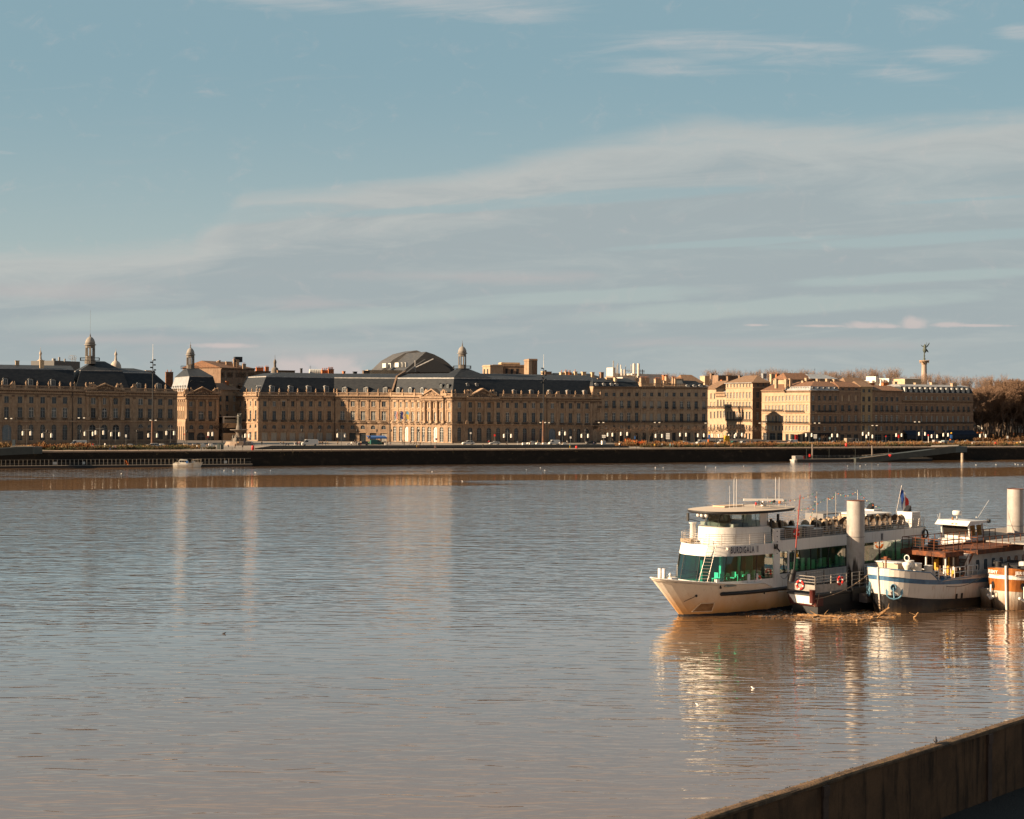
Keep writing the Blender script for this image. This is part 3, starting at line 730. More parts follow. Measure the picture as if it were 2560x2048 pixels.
def offset_line(pts,d):
 """offset an open polyline (left to right as seen) away from the viewer by d, mitred"""
 out = []
 for i,p in enumerate(pts):
  ns = []
  if i > 0: e = (pts[i]-pts[i-1]).normalized(); ns.append(Vector((-e.y,e.x,0)))
  if i < len(pts)-1: e = (pts[i+1]-pts[i]).normalized(); ns.append(Vector((-e.y,e.x,0)))
  if len(ns) == 1: out.append(p + ns[0]*d)
  else:
   m = (ns[0]+ns[1]).normalized(); out.append(p + m*(d/max(.35,m.dot(ns[0]))))
 return out
def mansard(parent,pts,prof,name='roof',mats=None,flash=True):
 """prof: list of (offset, z or [z per point], material)"""
 mb = MB(); rings = []
 for (d,z,mi) in prof:
  q = offset_line(pts,d); rings.append([Vector((p.x,p.y,(z[i] if isinstance(z,(list,tuple)) else z))) for i,p in enumerate(q)])
 for k in range(len(prof)-1):
  n = len(pts)
  for i in range(n-1): mb.add([rings[k][i],rings[k][i+1],rings[k+1][i+1],rings[k+1][i]],[(0,1,2,3)],prof[k+1][2])
 for e in (0,-1):
  mb.add([r[e] for r in rings],[tuple(range(len(rings)))],prof[1][2])
 o = mb.build(name,mats or [SLATE,LEAD,TRIMD],parent)
 return o,rings
def lantern(parent,px,Yd,y_base,y_colb,y_cor,y_domet,y_spire,wdome,y_tip=None):
 """open stone belvedere: plinth, eight piers with arches, cornice, ribbed dome, finial"""
 z = lambda y: zat(px,y,Yd); c = at(px,1000,Yd); c.z = 0; r = wdome/FPX*Yd/2
 z0,z1,z2,z3,z4 = z(y_base),z(y_colb),z(y_cor),z(y_domet),z(y_spire)
 mb = MB(); mb.lathe([(r*1.12,z0-1.2),(r*1.12,z0+.2),(r*1.0,z0+.3),(r*1.0,z1),(r*1.08,z1+.15)],c,8,sm=False,ph=math.pi/8)
 hc = z2-z1
 for i in range(8):
  a = 2*math.pi*i/8+math.pi/8; p = c+Vector((r*.86*math.cos(a),r*.86*math.sin(a),z1))
  mb.tube(p,p+Vector((0,0,hc*.8)),r*.15,r*.13,6)
 mb.lathe([(r*.98,z1+hc*.74),(r*1.0,z2-.05),(r*.8,z2-.04),(r*.8,z1+hc*.74)],c,8,sm=False,ph=math.pi/8)
 L_ = mb.build('lantern',TRIMGREY,parent)
 mb = MB(); hd = z3-z2
 mb.lathe([(r*1.2,z2-.1),(r*1.25,z2+.12),(r*1.0,z2+.3)]+[(r*1.02*math.cos(R(a)),z2+.3+(hd-.3)*math.sin(R(a))) for a in (0,20,40,55,70,82)]+[(.08,z3)],c,16)
 mb.build('dome',DOMEM,L_)
 mb = MB(); mb.lathe([(.32,z3-.1),(.3,z3+.3),(.14,z3+.6),(.28,z3+(z4-z3)*.3),(.1,z3+(z4-z3)*.5),(.02,z4)],c,7)
 if y_tip: mb.tube(c+Vector((0,0,z4-.3)),c+Vector((0,0,z(y_tip))),.035,n=4)
 mb.build('spire',TRIMGREY,L_)
 return c,r
TRIMGREY = stone('weathered_grey_stone',(.25,.22,.19),(.18,.16,.14),(.10,.09,.08),scale=.8)
DOMEM = stone('pale_dome_lead',(.36,.33,.30),(.28,.26,.24),(.17,.16,.15),scale=.9)
def platform_rail(parent,px0,px1,y0,y1,Yd,dy=4.0):
 mb = MB(); a = at(px0,y1,Yd); b = at(px1,y1,Yd+3); h = (y1-y0)/FPX*Yd
 c = a+Vector((-2.0*.4,dy,0)); d = b+Vector((-2.0*.4,dy,0))
 for p,q in ((a,b),(a,c),(b,d),(c,d)):
  for z in (.1,h): mb.tube(p+Vector((0,0,z)),q+Vector((0,0,z)),.05,n=4)
  n = max(2,int((q-p).length/.5))
  for i in range(n+1):
   m = p.lerp(q,i/n); mb.tube(m,m+Vector((0,0,h)),.035,n=4)
 mb.build('roof_railing',IRON,parent)
def chimney(parent,px,yb,yt,wpx,Yd,dep=1.6,pots=0,mat=None,rot=.42,name='chimney'):
 c = at(px,yb,Yd); w_ = wpx/FPX*Yd; h = (yb-yt)/FPX*Yd
 mb = MB(); mb.M = Matrix.Translation(c) @ Matrix.Rotation(rot,4,'Z')
 mb.box(-w_/2,w_/2,0,dep,-1.0,h-.3,0); mb.box(-w_/2-.12,w_/2+.12,-.12,dep+.12,h-.3,h,0)
 for i in range(pots):
  x = -w_/2+w_*(i+.5)/pots; mb.tube((x,dep/2,h),(x,dep/2,h+.75),.16,.13,6,1)
 mb.build(name,[mat or CREAM,BRICKP],parent)
# -------- the left palace
def ground_block(mb_pts,parent,z1,mat,name='rear_wall'):
 """side and back walls that close a building behind its front: pts front line, depth"""
 pts,depth = mb_pts
 back = offset_line(pts,depth); mb = MB()
 for e in (0,-1):
  a,b = pts[e],back[e]
  mb.add([(a.x,a.y,GZ-.05),(b.x,b.y,GZ-.05),(b.x,b.y,z1),(a.x,a.y,z1)],[(0,1,2,3)])
 for p,q in zip(back,back[1:]): mb.add([(p.x,p.y,GZ-.05),(q.x,q.y,GZ-.05),(q.x,q.y,z1),(p.x,p.y,z1)],[(0,1,2,3)])
 mb.build(name,mat,parent)
def palace_left():
 base = at(200,1050,YL(200)); base.z = GZ
 T = empty('palace',base,'long palace at far left with dark slate mansard, central pediment and one spired stone lantern','palace')
 ref = (75,973.3,1053.6,430,981.5,1054.5)
 F = Fac(T,-60,YL(-60),443,YL(443),ref)
 b_all = [-44,-14,16,49.7,78,106.7,135,162.5,199,233,261,289,319,351.4,375.4,400.4,425.6]
 w2 = [11]*17; w2[10] = 8
 st2 = ['cas']*17
 st1 = ['cas']*17; st1[6] = 'curt'; st1[10] = 'white:arch'; st1[4] = 'white'; st1[15] = 'cas'
 w1 = [11.5]*17; w1[10] = 13
 gb = [-44,-14,17,49.7,78,106.7,135,162.5,199,231,261,290,318]
 gw = [12,12,23,12,12,12,12,12,12,16,16,16,14]
 gs = ['cas:arch']*13; gs[2] = 'door:arch'; gs[9] = 'dark:arch'; gs[11] = 'dark:arch'
 rows = [(991.6,1008.5,b_all,w2,st2),(1018.4,1043.7,b_all,w1,st1),
   (1061.5,1101,gb,gw,gs)]
 F.wall(rows,973.3,1108,qrust=1053.6)
 wingb = [351.4,375.4,400.4,425.6]
 mids = [(a+b)/2 for a,b in zip(b_all,b_all[1:])]
 F.pilasters([m for m in mids if not 214 < m < 310]+[436],988,1046,.8)
 mb = F.mb
 F.beam(mb,-60,443,1010.8,1013,.18); F.beam(mb,-60,443,1051.5,1055,.35); F.beam(mb,-60,443,1103,1107,.25,1)
 for a,b in zip([-60]+b_all[:-1],b_all): pass
 F.finish()
 # shop-fronts and lunettes of the wing at the right
 for x in wingb:
  for (q0,q1,w_,st) in ((1061.5,1070,12,'cas:arch'),(1079,1101,13,'shop')):
   W_ = F.s_(x+w_/2)-F.s_(x-w_/2); h = F.z(x,q0)-F.z(x,q1)
   inst('shop_window' if st == 'shop' else 'arched_window',win_mesh(st,W_,h),T,F.P(F.s_(x),F.z(x,q1),.06),F.rot)
 F.balconies([b for b in b_all],1050.5,15)
 F.entab(-60,214,973.3,986.5); F.entab(310,443,973.3,986.5)
 F.entab(214,310,974,988,base=.75)
 F.balustrade(-60,214,963.8,972.6); F.balustrade(310,442,963.8,972.6)
 F.urns([5,64.6,93,121,149,176,185.5,214.3,363.6,388,413],973)
 F.trophy(33,973,2.0,2.6,seed=1); F.trophy(228,971,4,2.4,seed=2); F.trophy(297,971,4,2.6,seed=3); F.trophy(334,973,2.0,2.2,seed=4)
 F.columns([218.8,248.7,277,305.3],989.5,1042,.55)
 F.pediment(214,312,975,262,952.3)
 for x in [-50,13.8,77,133]: F.dormer(x,946.5,963,12)
 for x in [348,399]: F.dormer(x,949,965,11)
 # pipe
 mb = MB(); mb.tube(F.P(F.s_(181),GZ,.2),F.P(F.s_(181),F.z(181,975),.2),.16,n=6); mb.build('drainpipe',IRON,T)
 A,B = F.A,F.B; zc = F.z(100,974)
 pts = [F.P(0,0,-.1),F.P(F.s_(187),0,-.1)]
 zb_,zr_ = 34.6,36.4
 mansard(T,pts,[(0,zc+.1,2),(.4,zc+.2,2),(4.2,zb_,0),(4.3,zb_+.35,1),(13,zr_,0),(22,zb_,0),(24.5,zc,0)])
 pts = [F.P(F.s_(306),0,-.1),F.P(F.s_(455),0,-.1)]
 zc2 = F.z(400,974)
 e = F.d
 # right wing with a hipped end
 mb = MB()
 def ringr(d,z,hip): 
  a = F.P(F.s_(306),z,-d); b = F.P(F.L-hip,z,-d); c = F.P(F.L-hip,z,-26+d); f = F.P(F.s_(306),z,-26+d); return [a,b,c,f]
 rr = [ringr(.4,zc2+.1,.4),ringr(4.2,zb_-.9,8.2),ringr(4.3,zb_-.6,8.3),ringr(12.9,zr_-.6,15)]
 for k in range(3):
  for i in range(3): mb.add([rr[k][i],rr[k][i+1],rr[k+1][i+1],rr[k+1][i]],[(0,1,2,3)],1 if k == 1 else 0)
 mb.build('roof',[SLATE,LEAD,TRIMD],T)
 # pavilion roof
 mb = MB(); zt_ = zat(222,902.5,566)
 def ringp(d,z,ins,back=25): return [F.P(F.s_(186)+ins,z,-d),F.P(F.s_(326)-ins,z,-d),F.P(F.s_(326)-ins,z,-back+d),F.P(F.s_(186)+ins,z,-back+d)]
 rr = [ringp(-.3,zc+.1,.2),ringp(3.2,zb_-.35,2.6),ringp(3.15,zb_-.05,2.55),ringp(9.4,zt_,8.6)]
 for k in range(3):
  for i in range(4): mb.add([rr[k][i],rr[k][(i+1)%4],rr[k+1][(i+1)%4],rr[k+1][i]],[(0,1,2,3)],1 if k == 1 else 0)
 mb.add(rr[3],[(0,1,2,3)],1); mb.build('pavilion_roof',[SLATE,LEAD,TRIMD],T)
 for x in (237,266): F.dormer(x,939,947,7,back=3.0)
 lantern(T,224.7,566,902.5,891,862.4,842,830,24,775)
 platform_rail(T,200,247,894,902,562)
 chimney(T,43.6,916,901.5,9,560); chimney(T,105,919,900.5,10,556)
 ground_block(([F.P(0,0,-.02),F.P(F.L,0,-.02)],26),T,zc,STONE3)
palace_left()
# -------- the free-standing pavilion in the middle of the square
def palace_mid():
 A = at(463,1050,640); base = Vector((A.x+6,A.y+10,GZ))
 T = empty('pavilion',base,'narrow set-back stone pavilion with pediment and small domed lantern, between the two palaces','pavilion')
 ref = (470,987.8,1055,545,988.2,1055.2)
 X0_ = A.x; Yr = 640+TQ*((547-1280)/FPX*646-X0_)
 F = Fac(T,463,640,547,Yr,ref)
 rows = [(1003.9,1016,[477,502.5,525.5],8,'cas'),(1027.6,1048.5,[477,502.5,525.5],[9.5,12,9.5],['cas','curt:arch','cas']),
   (1062.5,1073,[478.5,503,528],[10,13,10],'cas:arch'),(1081,1104,[478.5,503,528],[15,21,15],['shop','dark:arch','shop'])]
 F.wall(rows,987.8,1107,qrust=1055)
 F.beam(F.mb,463,547,1019.5,1021.5,.18); F.beam(F.mb,463,547,1053.5,1056.5,.35)
 F.finish(); F.balconies([477,502.5,525.5],1053,14)
 F.columns([466.5,490.7,516,541],999,1047,.55)
 F.entab(463,547,987.5,999.5,base=.6); F.pediment(464,547,988,505,966.5,.6)
 F.trophy(472,985,4,3,seed=6); F.trophy(540,985,4,3,seed=7)
 # lit side wall
 back = F.A - F.n*38
 sd = MB(); zc = F.z(463,988)
 L_ = 38; n_ = 6; dirb = -F.n
 # side facade with its own windows, faces left
 H = Fac.__new__(Fac); H.parent = T; H.A = F.A+dirb*L_; H.A.z = 0; H.B = F.A.copy(); H.B.z = 0; H.d = -dirb; H.L = L_; H.n = Vector((H.d.y,-H.d.x,0)); H.rot = math.atan2(H.d.y,H.d.x); H.mats = F.mats
 H.pL,H.pR = 0.0,L_; H.s_ = lambda p: p
 zf = {q: F.z(463,q) for q in range(900,1120)}
 H.z = lambda p,q: F.z(463,q); H.y = lambda p,q: q
 bays = [3.5+i*4.4 for i in range(8)]
 H.wall([(1003.9,1016,bays,1.5,'cas'),(1027.6,1048.5,bays,1.7,'cas'),(1066,1102,bays,1.9,'cas:arch')],987.8,1107,qrust=1055)
 H.pilasters([1.2+i*4.4 for i in range(9)],1000,1048); H.finish('side_wall')
 H.entab(0,L_,987.5,999.5); H.balustrade(0,L_-.2,979,986.5); H.urns([2+4.4*i for i in range(9)],987)
 for i in range(6): H.dormer(6+i*5.5,964,978,1.9)
 zb_,= (zat(463,942,641),); zt_ = zat(478,922.5,658)
 W_ = F.L; mb = MB()
 def ring(d,z): return [F.P(d,z,-d),F.P(W_-d,z,-d),F.P(W_-d,z,-L_+d),F.P(d,z,-L_+d)]
 rr = [ring(.0,zc+.1),ring(2.1,zb_),ring(2.05,zb_+.3)]
 c = at(480,922,658); cx = (c-F.A).dot(F.d)
 top = [F.P(cx-2.9,zt_,-14),F.P(cx+2.9,zt_,-14),F.P(cx+2.9,zt_,-20),F.P(cx-2.9,zt_,-20)]; rr.append(top)
 for k in range(3):
  for i in range(4): mb.add([rr[k][i],rr[k][(i+1)%4],rr[k+1][(i+1)%4],rr[k+1][i]],[(0,1,2,3)],1 if k == 1 else (2 if i == 3 and k == 0 else 0))
 mb.add(top,[(0,1,2,3)],1); mb.build('roof',[SLATE,LEAD,ZINC],T)  # left slope in pale zinc: the sun's sheen put into the colour
 for x in (483,508): F.dormer(x,953,963,8,back=1.6)
 lantern(T,475.5,658,922.7,913,887.6,870,853.5,20)
 platform_rail(T,452,497,915,922.5,654)
 mb = MB(); a = F.P(W_,0,0)
 for p,q in ((F.P(W_,0,0),F.P(W_,0,-L_)),(F.P(W_,0,-L_),F.P(0,0,-L_))):
  mb.add([(p.x,p.y,GZ),(q.x,q.y,GZ),(q.x,q.y,zc),(p.x,p.y,zc)],[(0,1,2,3)])
 mb.build('rear_wall',STONE3,T)
palace_mid()
# -------- the right palace: end face, back wing, chamfer, square wing, quay front
def palace_right():
 base = at(1130,1050,640); base.z = GZ
 T = empty('palace',base,'largest palace, right of the fountain, with sunlit wing, two pediments and a domed corner lantern','palace')
 Y1 = 630.0; P1 = at(645,1050,Y1)
 Y2 = (Y1 + TQ*(-P1.x)) / (1 - TQ*((835-1280)/FPX)); P2 = at(835,1050,Y2)
 Y3 = Y2-3.5
 Y4 = YL(1130)
 Y0 = Y1+34
 refA = (660,988.6,1056,830,989.2,1056.4); refB = (836,989.2,1056.4,974,990,1058)
 refC = (976,990,1058,1130,992,1060.5); refD = (1130,992,1060.5,1500,995.3,1064.6)
 FE = Fac(T,591,Y0,645,Y1,(591,989,1058,645,988.6,1056))
 FA = Fac(T,645,Y1,835,Y2,refA); FB = Fac(T,835,Y2,976,Y3,refB)
 FC = Fac(T,976,Y3,1130,Y4,refC); FD = Fac(T,1130,Y4,1503,YL(1503),refD)
 # ground floor lunette + opening on E, A, B
 bE = [600,613,626,639]; bA = [662,685.5,709,731.8,754.8,777,799.7,823]; bB = [855.8,881.5,907,932.6,959]
 bC = [986.8,1001.6,1016,1030.9,1045.7,1058.3,1072.8,1087.8,1103.9,1123.5]
 bD = [1148.3,1175.8,1198.3,1222.5,1245.8,1268.9,1290.7,1312,1333.6,1354,1381,1405.5,1426,1446.8,1467.5,1487.9]
 def low(F,bays,w2,w1,wl,wo,sty=None,so=None,q2=(1003,1016.2),q1=(1027.5,1050)):
  n = len(bays)
  F.wall([(q2[0],q2[1],bays,w2,'cas'),(q1[0],q1[1],bays,w1,sty or 'cas'),(1062.5,1072,bays,wl,'cas:arch'),(1081.5,1103,bays,wo,so or 'shut')],F.ref[1],1107,qrust=F.ref[2])
 low(FE,bE,4,4.4,4.6,5,so='dark')
 low(FA,bA,8,9,9.5,15)
 low(FB,bB,9.6,11,11,16,sty='curt',so=['shut','shop','shop','shop','shut'])
 FC.wall([(1005,1018.3,bC,[5.5]*7+[5,5.5,5.5],['white']*7+['blind']+['white']*2),(1028.5,1052.5,bC,[6]*7+[7,6,6],['curt']*7+['white:arch']+['curt']*2),
    (1065.5,1103,bC,[8,8,9,8,8,7.5,9.5,9.5,9.5,7.5],['white:arch','white:arch','wdoor:arch','white:arch','white:arch','white:arch','white:arch','wdoor:arch','white:arch','white:arch'])],990,1108,qrust=1058)
 s1 = ['cas']*16; s1[2] = 'white:arch'; s1[11] = 'curt'
 gs = ['cas:arch']*16; gs[10] = 'door:arch'
 FD.wall([(1005.2,1019,bD,8.3,'cas'),(1030,1054,bD,[9]*2+[10]+[9]*13,s1),(1068.5,1103,bD,[9,12,12,12,10,11,10,10,10,10,17,10,10,10,10,10],gs)],992,1108,qrust=1060.5)
 for F,bays in ((FE,bE),(FA,bA),(FB,bB),(FC,bC),(FD,bD)):
  a,b = F.pL,F.pR; q = F.ref[2]; dq = q-F.ref[1]
  F.beam(F.mb,a,b,q-2.5,q+.8,.35); F.beam(F.mb,a,b,q-36.5,q-34.8,.18); F.beam(F.mb,a,b,1104.5,1107.5,.22,1)
  mids = [a+1.8]+[(x+y)/2 for x,y in zip(bays,bays[1:])]+[b-1.8]
  if F is FC: mids = [m for m in mids if not 1060 < m < 1113]
  if F is FD: mids = [m for m in mids if not 1160 < m < 1236]
  F.pilasters(mids,F.ref[1]+9.5,q-8,.7)
  F.finish()
 FE.balconies(bE,1055,7); FA.balconies(bA,1055,15); FB.balconies(bB,1056,17); FC.balconies(bC,1058,9); FD.balconies(bD,1059.5,15)
 for F in (FE,FA,FB): F.entab(F.pL,F.pR,F.ref[1],F.ref[1]+9.3)
 FC.entab(976,1055,990,999.4); FC.entab(1111,1130,990,999.4); FC.entab(1055,1111,990.5,1000,base=.75)
 FD.entab(1130,1166,992,1001.5); FD.entab(1245,1503,992,1001.5); FD.entab(1166,1245,992.5,1002.5,base=.75)
 FE.balustrade(591,645,980.5,987.5); FA.balustrade(645,835,980.5,987.8); FB.balustrade(835,976,981,988.6); FC.balustrade(976,1056,981.5,989.5); FC.balustrade(1112,1130,981.5,989.5)
 FD.balustrade(1130,1166,983.5,991.5); FD.balustrade(1246,1503,983.5,991.5)
 FE.urns([593,619,632,644],988.5)
 FA.urns([648,674,697.4,720,743.3,765.5,788.5,810.7,834],988.6); FB.urns([842.8,868,893.6,919.8,945.7,973],989.2)
 FC.urns([979,1008,1038,1131],990); FD.urns([1136.8,1160.5,1257.7,1280.7,1302,1323.6,1345,1416,1437,1458,1479,1499.7],992)
 FC.trophy(1067,988,2.4,3,seed=11); FC.trophy(1111,988,3.4,3.4,seed=12)
 FD.trophy(1171,990,4,3,seed=13); FD.trophy(1229.4,990,4,3,seed=14); FD.trophy(1368.8,992,2.6,3,seed=15); FD.trophy(1393.6,992,2.4,2.6,seed=16)
 FC.columns([1063.3,1078.6,1094,1109.5],1000.5,1050,.5); FD.columns([1165.9,1188.8,1211.8,1235.5],1003,1053,.55)
 FC.pediment(1055,1110,991.6,1082.4,970); FD.pediment(1165.5,1245.5,994,1205,970)
 for x in (682,728.8,774,818): FA.dormer(x,964,979,11)
 for x in (858.9,912.5,961): FB.dormer(x,966,980,11,style='white')
 for x in (991,1021,1051): FC.dormer(x,967.5,981.5,7.5)
 for x in (1094,1110.8): FC.dormer(x,958,968,7,back=2.2,mats=[SLATE,LEAD])
 for x in (1289,1332,1378,1423.6,1465.5): FD.dormer(x,973.5,986,9)
 for x in (1176,1199): FD.dormer(x,958,966,7,back=3.0)
 FE.dormer(636,964,979,4.5)
 for px_,F in ((974.5,FB),(837,FB)):
  mb = MB(); s0 = F.s_(px_); mb.tube(F.P(s0,GZ,.3),F.P(s0,F.z(px_,990),.3),.15,n=6); mb.build('drainpipe',IRON,T)
 mb = MB(); s0 = FD.s_(1366.5); mb.tube(FD.P(s0,GZ,.3),FD.P(s0,FD.z(1366,993),.3),.13,n=6); mb.build('drainpipe',IRON,T)
 # flags on the sunlit wing
 cols = [(pbr('flag_blue',(.02,.03,.16),.8),pbr('flag_white',(.6,.58,.55),.8),pbr('flag_red',(.45,.03,.03),.8)),
   (pbr('flag_dark_blue',(.015,.02,.12),.8),)*3,(pbr('flag_sky_blue',(.12,.32,.45),.8),pbr('flag_yellow',(.5,.36,.05),.8),None)]
 for k,(x,cs) in enumerate(zip((993.5,1008,1022),cols)):
  b = FC.pt(x,1046,.1); tip = b+FC.n*1.6+Vector((0,0,3.4))
  mb = MB(); mb.tube(b,tip,.05,n=4); pole = mb.build('flagpole',IRON,T)
  mb = MB(); e = Vector((.25,-.1,0)); nrow = 8
  for i in range(nrow):
   z0 = -i*.42; z1 = -(i+1)*.42; o0 = math.sin(i*1.1)*.12; o1 = math.sin((i+1)*1.1)*.12
   if cs[2] is None: segs = [(0,1.0,0 if i < 3 else 1)]
   else: segs = [(j/3,(j+1)/3,j) for j in range(3)]
   for (u0_,u1_,mi) in segs:
    w_ = 1.1; mb.add([tip+Vector((u0_*w_+o0,-.1*u0_,z0-u0_*.5)),tip+Vector((u1_*w_+o0,-.1*u1_,z0-u1_*.5)),tip+Vector((u1_*w_*.9+o1,-.1,z1-u1_*.5)),tip+Vector((u0_*w_*.9+o1,-.1,z1-u0_*.5))],[(0,1,2,3)],mi)
  mb.build('flag',[c for c in cs if c],pole)
 # roofs
 pts = [FE.P(0,0,-.1),FE.P(FE.L,0,-.1),FB.P(0,0,-.1),FC.P(0,0,-.1),FD.P(0,0,-.1),FD.P(FD.L,0,-.1)]
 zc = [FE.z(600,989),FA.z(650,989),FB.z(840,990),FC.z(980,991),FD.z(1132,993),FD.z(1500,996)]
 zbk = [34.0,33.8,33.7,33.6,33.4,33.4]
 zrg = [36.2,36.1,36.0,36.0,36.0,36.0]
 add = lambda L,v: [a+v for a in L]
 mansard(T,pts,[(0,add(zc,.1),2),(.5,add(zc,.25),2),(4.6,zbk,0),(4.7,add(zbk,.45),1),(13,zrg,0),(14.5,add(zrg,.05),1),(21,add(zbk,-2),0)])
 # hip at the quay end and left end
 # corner pavilion roof
 ca = FC.A + FC.d*(FC.L*.62)
 mb = MB(); zt_ = zat(1155,922,634)
 p_in = at(1155,1000,636); p_in.z = 0
 q0 = FC.P(FC.s_(1085),0,-4.6); q1 = offset_line(pts,4.6)[4]; q2 = FD.P(FD.s_(1240),0,-4.6)
 q3 = FD.P(FD.s_(1240),0,-26); q4 = FC.P(FC.s_(1085),0,-22)
 zk = 33.9; ringa = [Vector((p.x,p.y,zk)) for p in (q0,q1,q2,q3,q4)]
 top = [p_in+Vector((dx,dy,zt_)) for dx,dy in ((-2.6,-.6),(-.2,-2.6),(2.9,-1.0),(2.4,2.6),(-2.4,2.6))]
 for i in range(5): mb.add([ringa[i],ringa[(i+1)%5],top[(i+1)%5],top[i]],[(0,1,2,3)],0)
 mb.add(top,[(0,1,2,3,4)],1); mb.build('pavilion_roof',[SLATE,LEAD],T)
 lantern(T,1155,636,922.5,913,884,866,850.5,21)
 platform_rail(T,1136,1178,914.5,922,632)
 # raised fire wall between the wings
 mb = MB(); s0 = FC.A
 m = offset_line(pts,0)[3]; m2 = offset_line(pts,5)[3]; m3 = offset_line(pts,13.5)[3]
 v = [(m,zc[3]),(m,zc[3]+1.6),(m2,zbk[3]+1.3),(m3,zrg[3]+1.4),(m3,zc[3])]
 mb.prism([Vector((p.x,p.y,z)) for p,z in v],FC.d*.9,0); mb.build('fire_wall',TRIMD,T)
 mb = MB()
 for p,q in ((FD.P(FD.L,0,0),FD.P(FD.L,0,-22)),(FE.P(0,0,0),FE.P(0,0,-21))):
  mb.add([(p.x,p.y,GZ),(q.x,q.y,GZ),(q.x,q.y,25.8),(p.x,p.y,25.8)],[(0,1,2,3)])
 mb.build('end_wall',STONE3,T)
 return dict(FA=FA,FB=FB,FC=FC,FD=FD)
PR = palace_right()
# ------------------------------------------------------------------ quay houses to the right and the city behind
def house(px0,Y0_,px1,Y1_,label,qc,qb,rows,mats,name='town_house',cat='building',depth=16,corn=7,ref=None,roof=None,rb=None,balc=(),lbalc=(),string=(),pil=None,qrust=None,back=True,bw=9,right=True,proud=.7):
 """a plain front: rows as in Fac.wall. roof: ('tile', rise) / ('mansard', q_break, q_top) / None"""
 m = at((px0+px1)/2,1050,(Y0_+Y1_)/2); m.z = GZ
 T = empty(name,m,label,cat)
 F = Fac(T,px0,Y0_,px1,Y1_,ref or (px0,qc,qb,px1,qc,qb),mats)
 F.wall(rows,qc,qb,qrust=qrust)
 for q in string: F.beam(F.mb,px0,px1,q-.9,q+.7,.22)
 if pil: F.pilasters(pil,qc+corn+1,qb-50 if qb-50 > qc+corn+20 else qb-5,.5,.15)
 F.finish()
 if corn: F.entab(px0,px1,qc,qc+corn,proud)
 for (bays,q) in balc: F.balconies(bays,q,bw)
 for (a,b,q) in lbalc: F.long_balcony(a,b,q)
 zc = (F.z(px0,qc)+F.z(px1,qc))/2
 D = depth
 mb = MB()
 P_ = lambda s_,z,d: F.P(s_,z,-d)
 for a,b in ((P_(0,0,0),P_(0,0,D)),(P_(F.L,0,0),P_(F.L,0,D)),(P_(0,0,D),P_(F.L,0,D))):
  mb.add([(a.x,a.y,GZ-.04),(b.x,b.y,GZ-.04),(b.x,b.y,zc),(a.x,a.y,zc)],[(0,1,2,3)])
 if back: mb.build('side_wall',F.mats[0],T)
 if roof and roof[0] == 'tile':
  r = roof[1]; hl = roof[2] if len(roof) > 2 else 0; hr = roof[3] if len(roof) > 3 else 0; mt = roof[4] if len(roof) > 4 else TILE
  e = .6
  lo = [P_(-e,zc-.05,-e),P_(F.L+e,zc-.05,-e),P_(F.L+e,zc-.05,D+e),P_(-e,zc-.05,D+e)]
  ra = P_(hl,zc+r,D/2); rb_ = P_(F.L-hr,zc+r,D/2)
  mb = MB(); mb.add(lo+[ra,rb_],[(0,1,5,4),(1,2,5),(2,3,4,5),(3,0,4)]); mb.build('roof',mt,T)
 elif roof and roof[0] == 'flat':
  mb = MB(); mb.add([P_(0,zc,0),P_(F.L,zc,0),P_(F.L,zc,D),P_(0,zc,D)],[(0,1,2,3)]); mb.build('roof',roof[1],T)
 elif roof and roof[0] == 'mansard':
  _,qk,qt,mt,mt2 = roof
  c = (px0+px1)/2; zk = F.z(c,qk); zt = F.z(c,qt)
  ring = lambda d,z,u: [P_(u,z,d),P_(F.L-u,z,d),P_(F.L-u,z,D-d),P_(u,z,D-d)]
  rr = [ring(.2,zc,0),ring(1.7,zk,.8),ring(1.6,zk+.15,.7),ring(min(6.5,D*.42),zt,3)]
  mb = MB()
  for k in range(3):
   for i in range(4): mb.add([rr[k][i],rr[k][(i+1)%4],rr[k+1][(i+1)%4],rr[k+1][i]],[(0,1,2,3)],(0,1,1)[k])
  mb.add(rr[3],[(0,1,2,3)],1); mb.build('roof',[mt,mt2],T)
 return T,F
rn = random.Random(21)
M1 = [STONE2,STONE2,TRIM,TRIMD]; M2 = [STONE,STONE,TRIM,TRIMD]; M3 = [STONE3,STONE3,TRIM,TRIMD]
# E1 E2 E3 : terrace right of the palace
b1 = [1497.5,1515.7,1534.9,1554,1572.4,1591.8]
def sty(n,*opts): return [rn.choice(opts) for _ in range(n)]
E1,F1_ = house(1482,YL(1482),1600.5,YL(1600.5),'plain stone terrace house beside the palace, with dark slate roof and pale dormers',967,1056,
 [(981.7,991,b1,8,['cas','cas','cas','dark','dark','dark']),(1002,1020,b1,8.3,['cas','white','cas','curt','cas','cas']),(1032,1053.6,b1,8.3,['white','white','white','curt','cas','cas']),
 (1064,1073,b1,6,'cas'),(1082,1103,b1,9,'shop')],M2,roof=('mansard',956,945,SLATE,SLATE),string=(995,1026),balc=[(b1,1020.5)],lbalc=[(1486,1599,1057)],corn=5)
for x in (1473+20,1498+14,1531,1548-5): F1_.dormer(x,958.5,964.5,8,back=.5,style='curt')
for x,yt in ((1482,950),(1497,946),(1540,944)): chimney(E1,x,962,yt,6,F1_.A.y+7)
chimney(E1,1528,960,944,26,F1_.A.y+9,pots=9)
b2 = [1610.7,1629,1648]
E2,F2_ = house(1601,YL(1601),1657.5,YL(1657.5),'stone terrace house with closed pale shutters and a parapet balustrade',967.5,1056,
 [(981.7,991,b2,8,'cas'),(1003,1020.5,b2,9,'shut'),(1034,1053.6,b2,9,['shut','shut','shut']),(1064,1073,b2,6,'cas'),(1082,1103,b2,9,'shop')],
 M1,roof=('flat',TILE2),string=(996,1027),balc=[(b2,1021.5)],lbalc=[(1603,1656,1057)],corn=5)
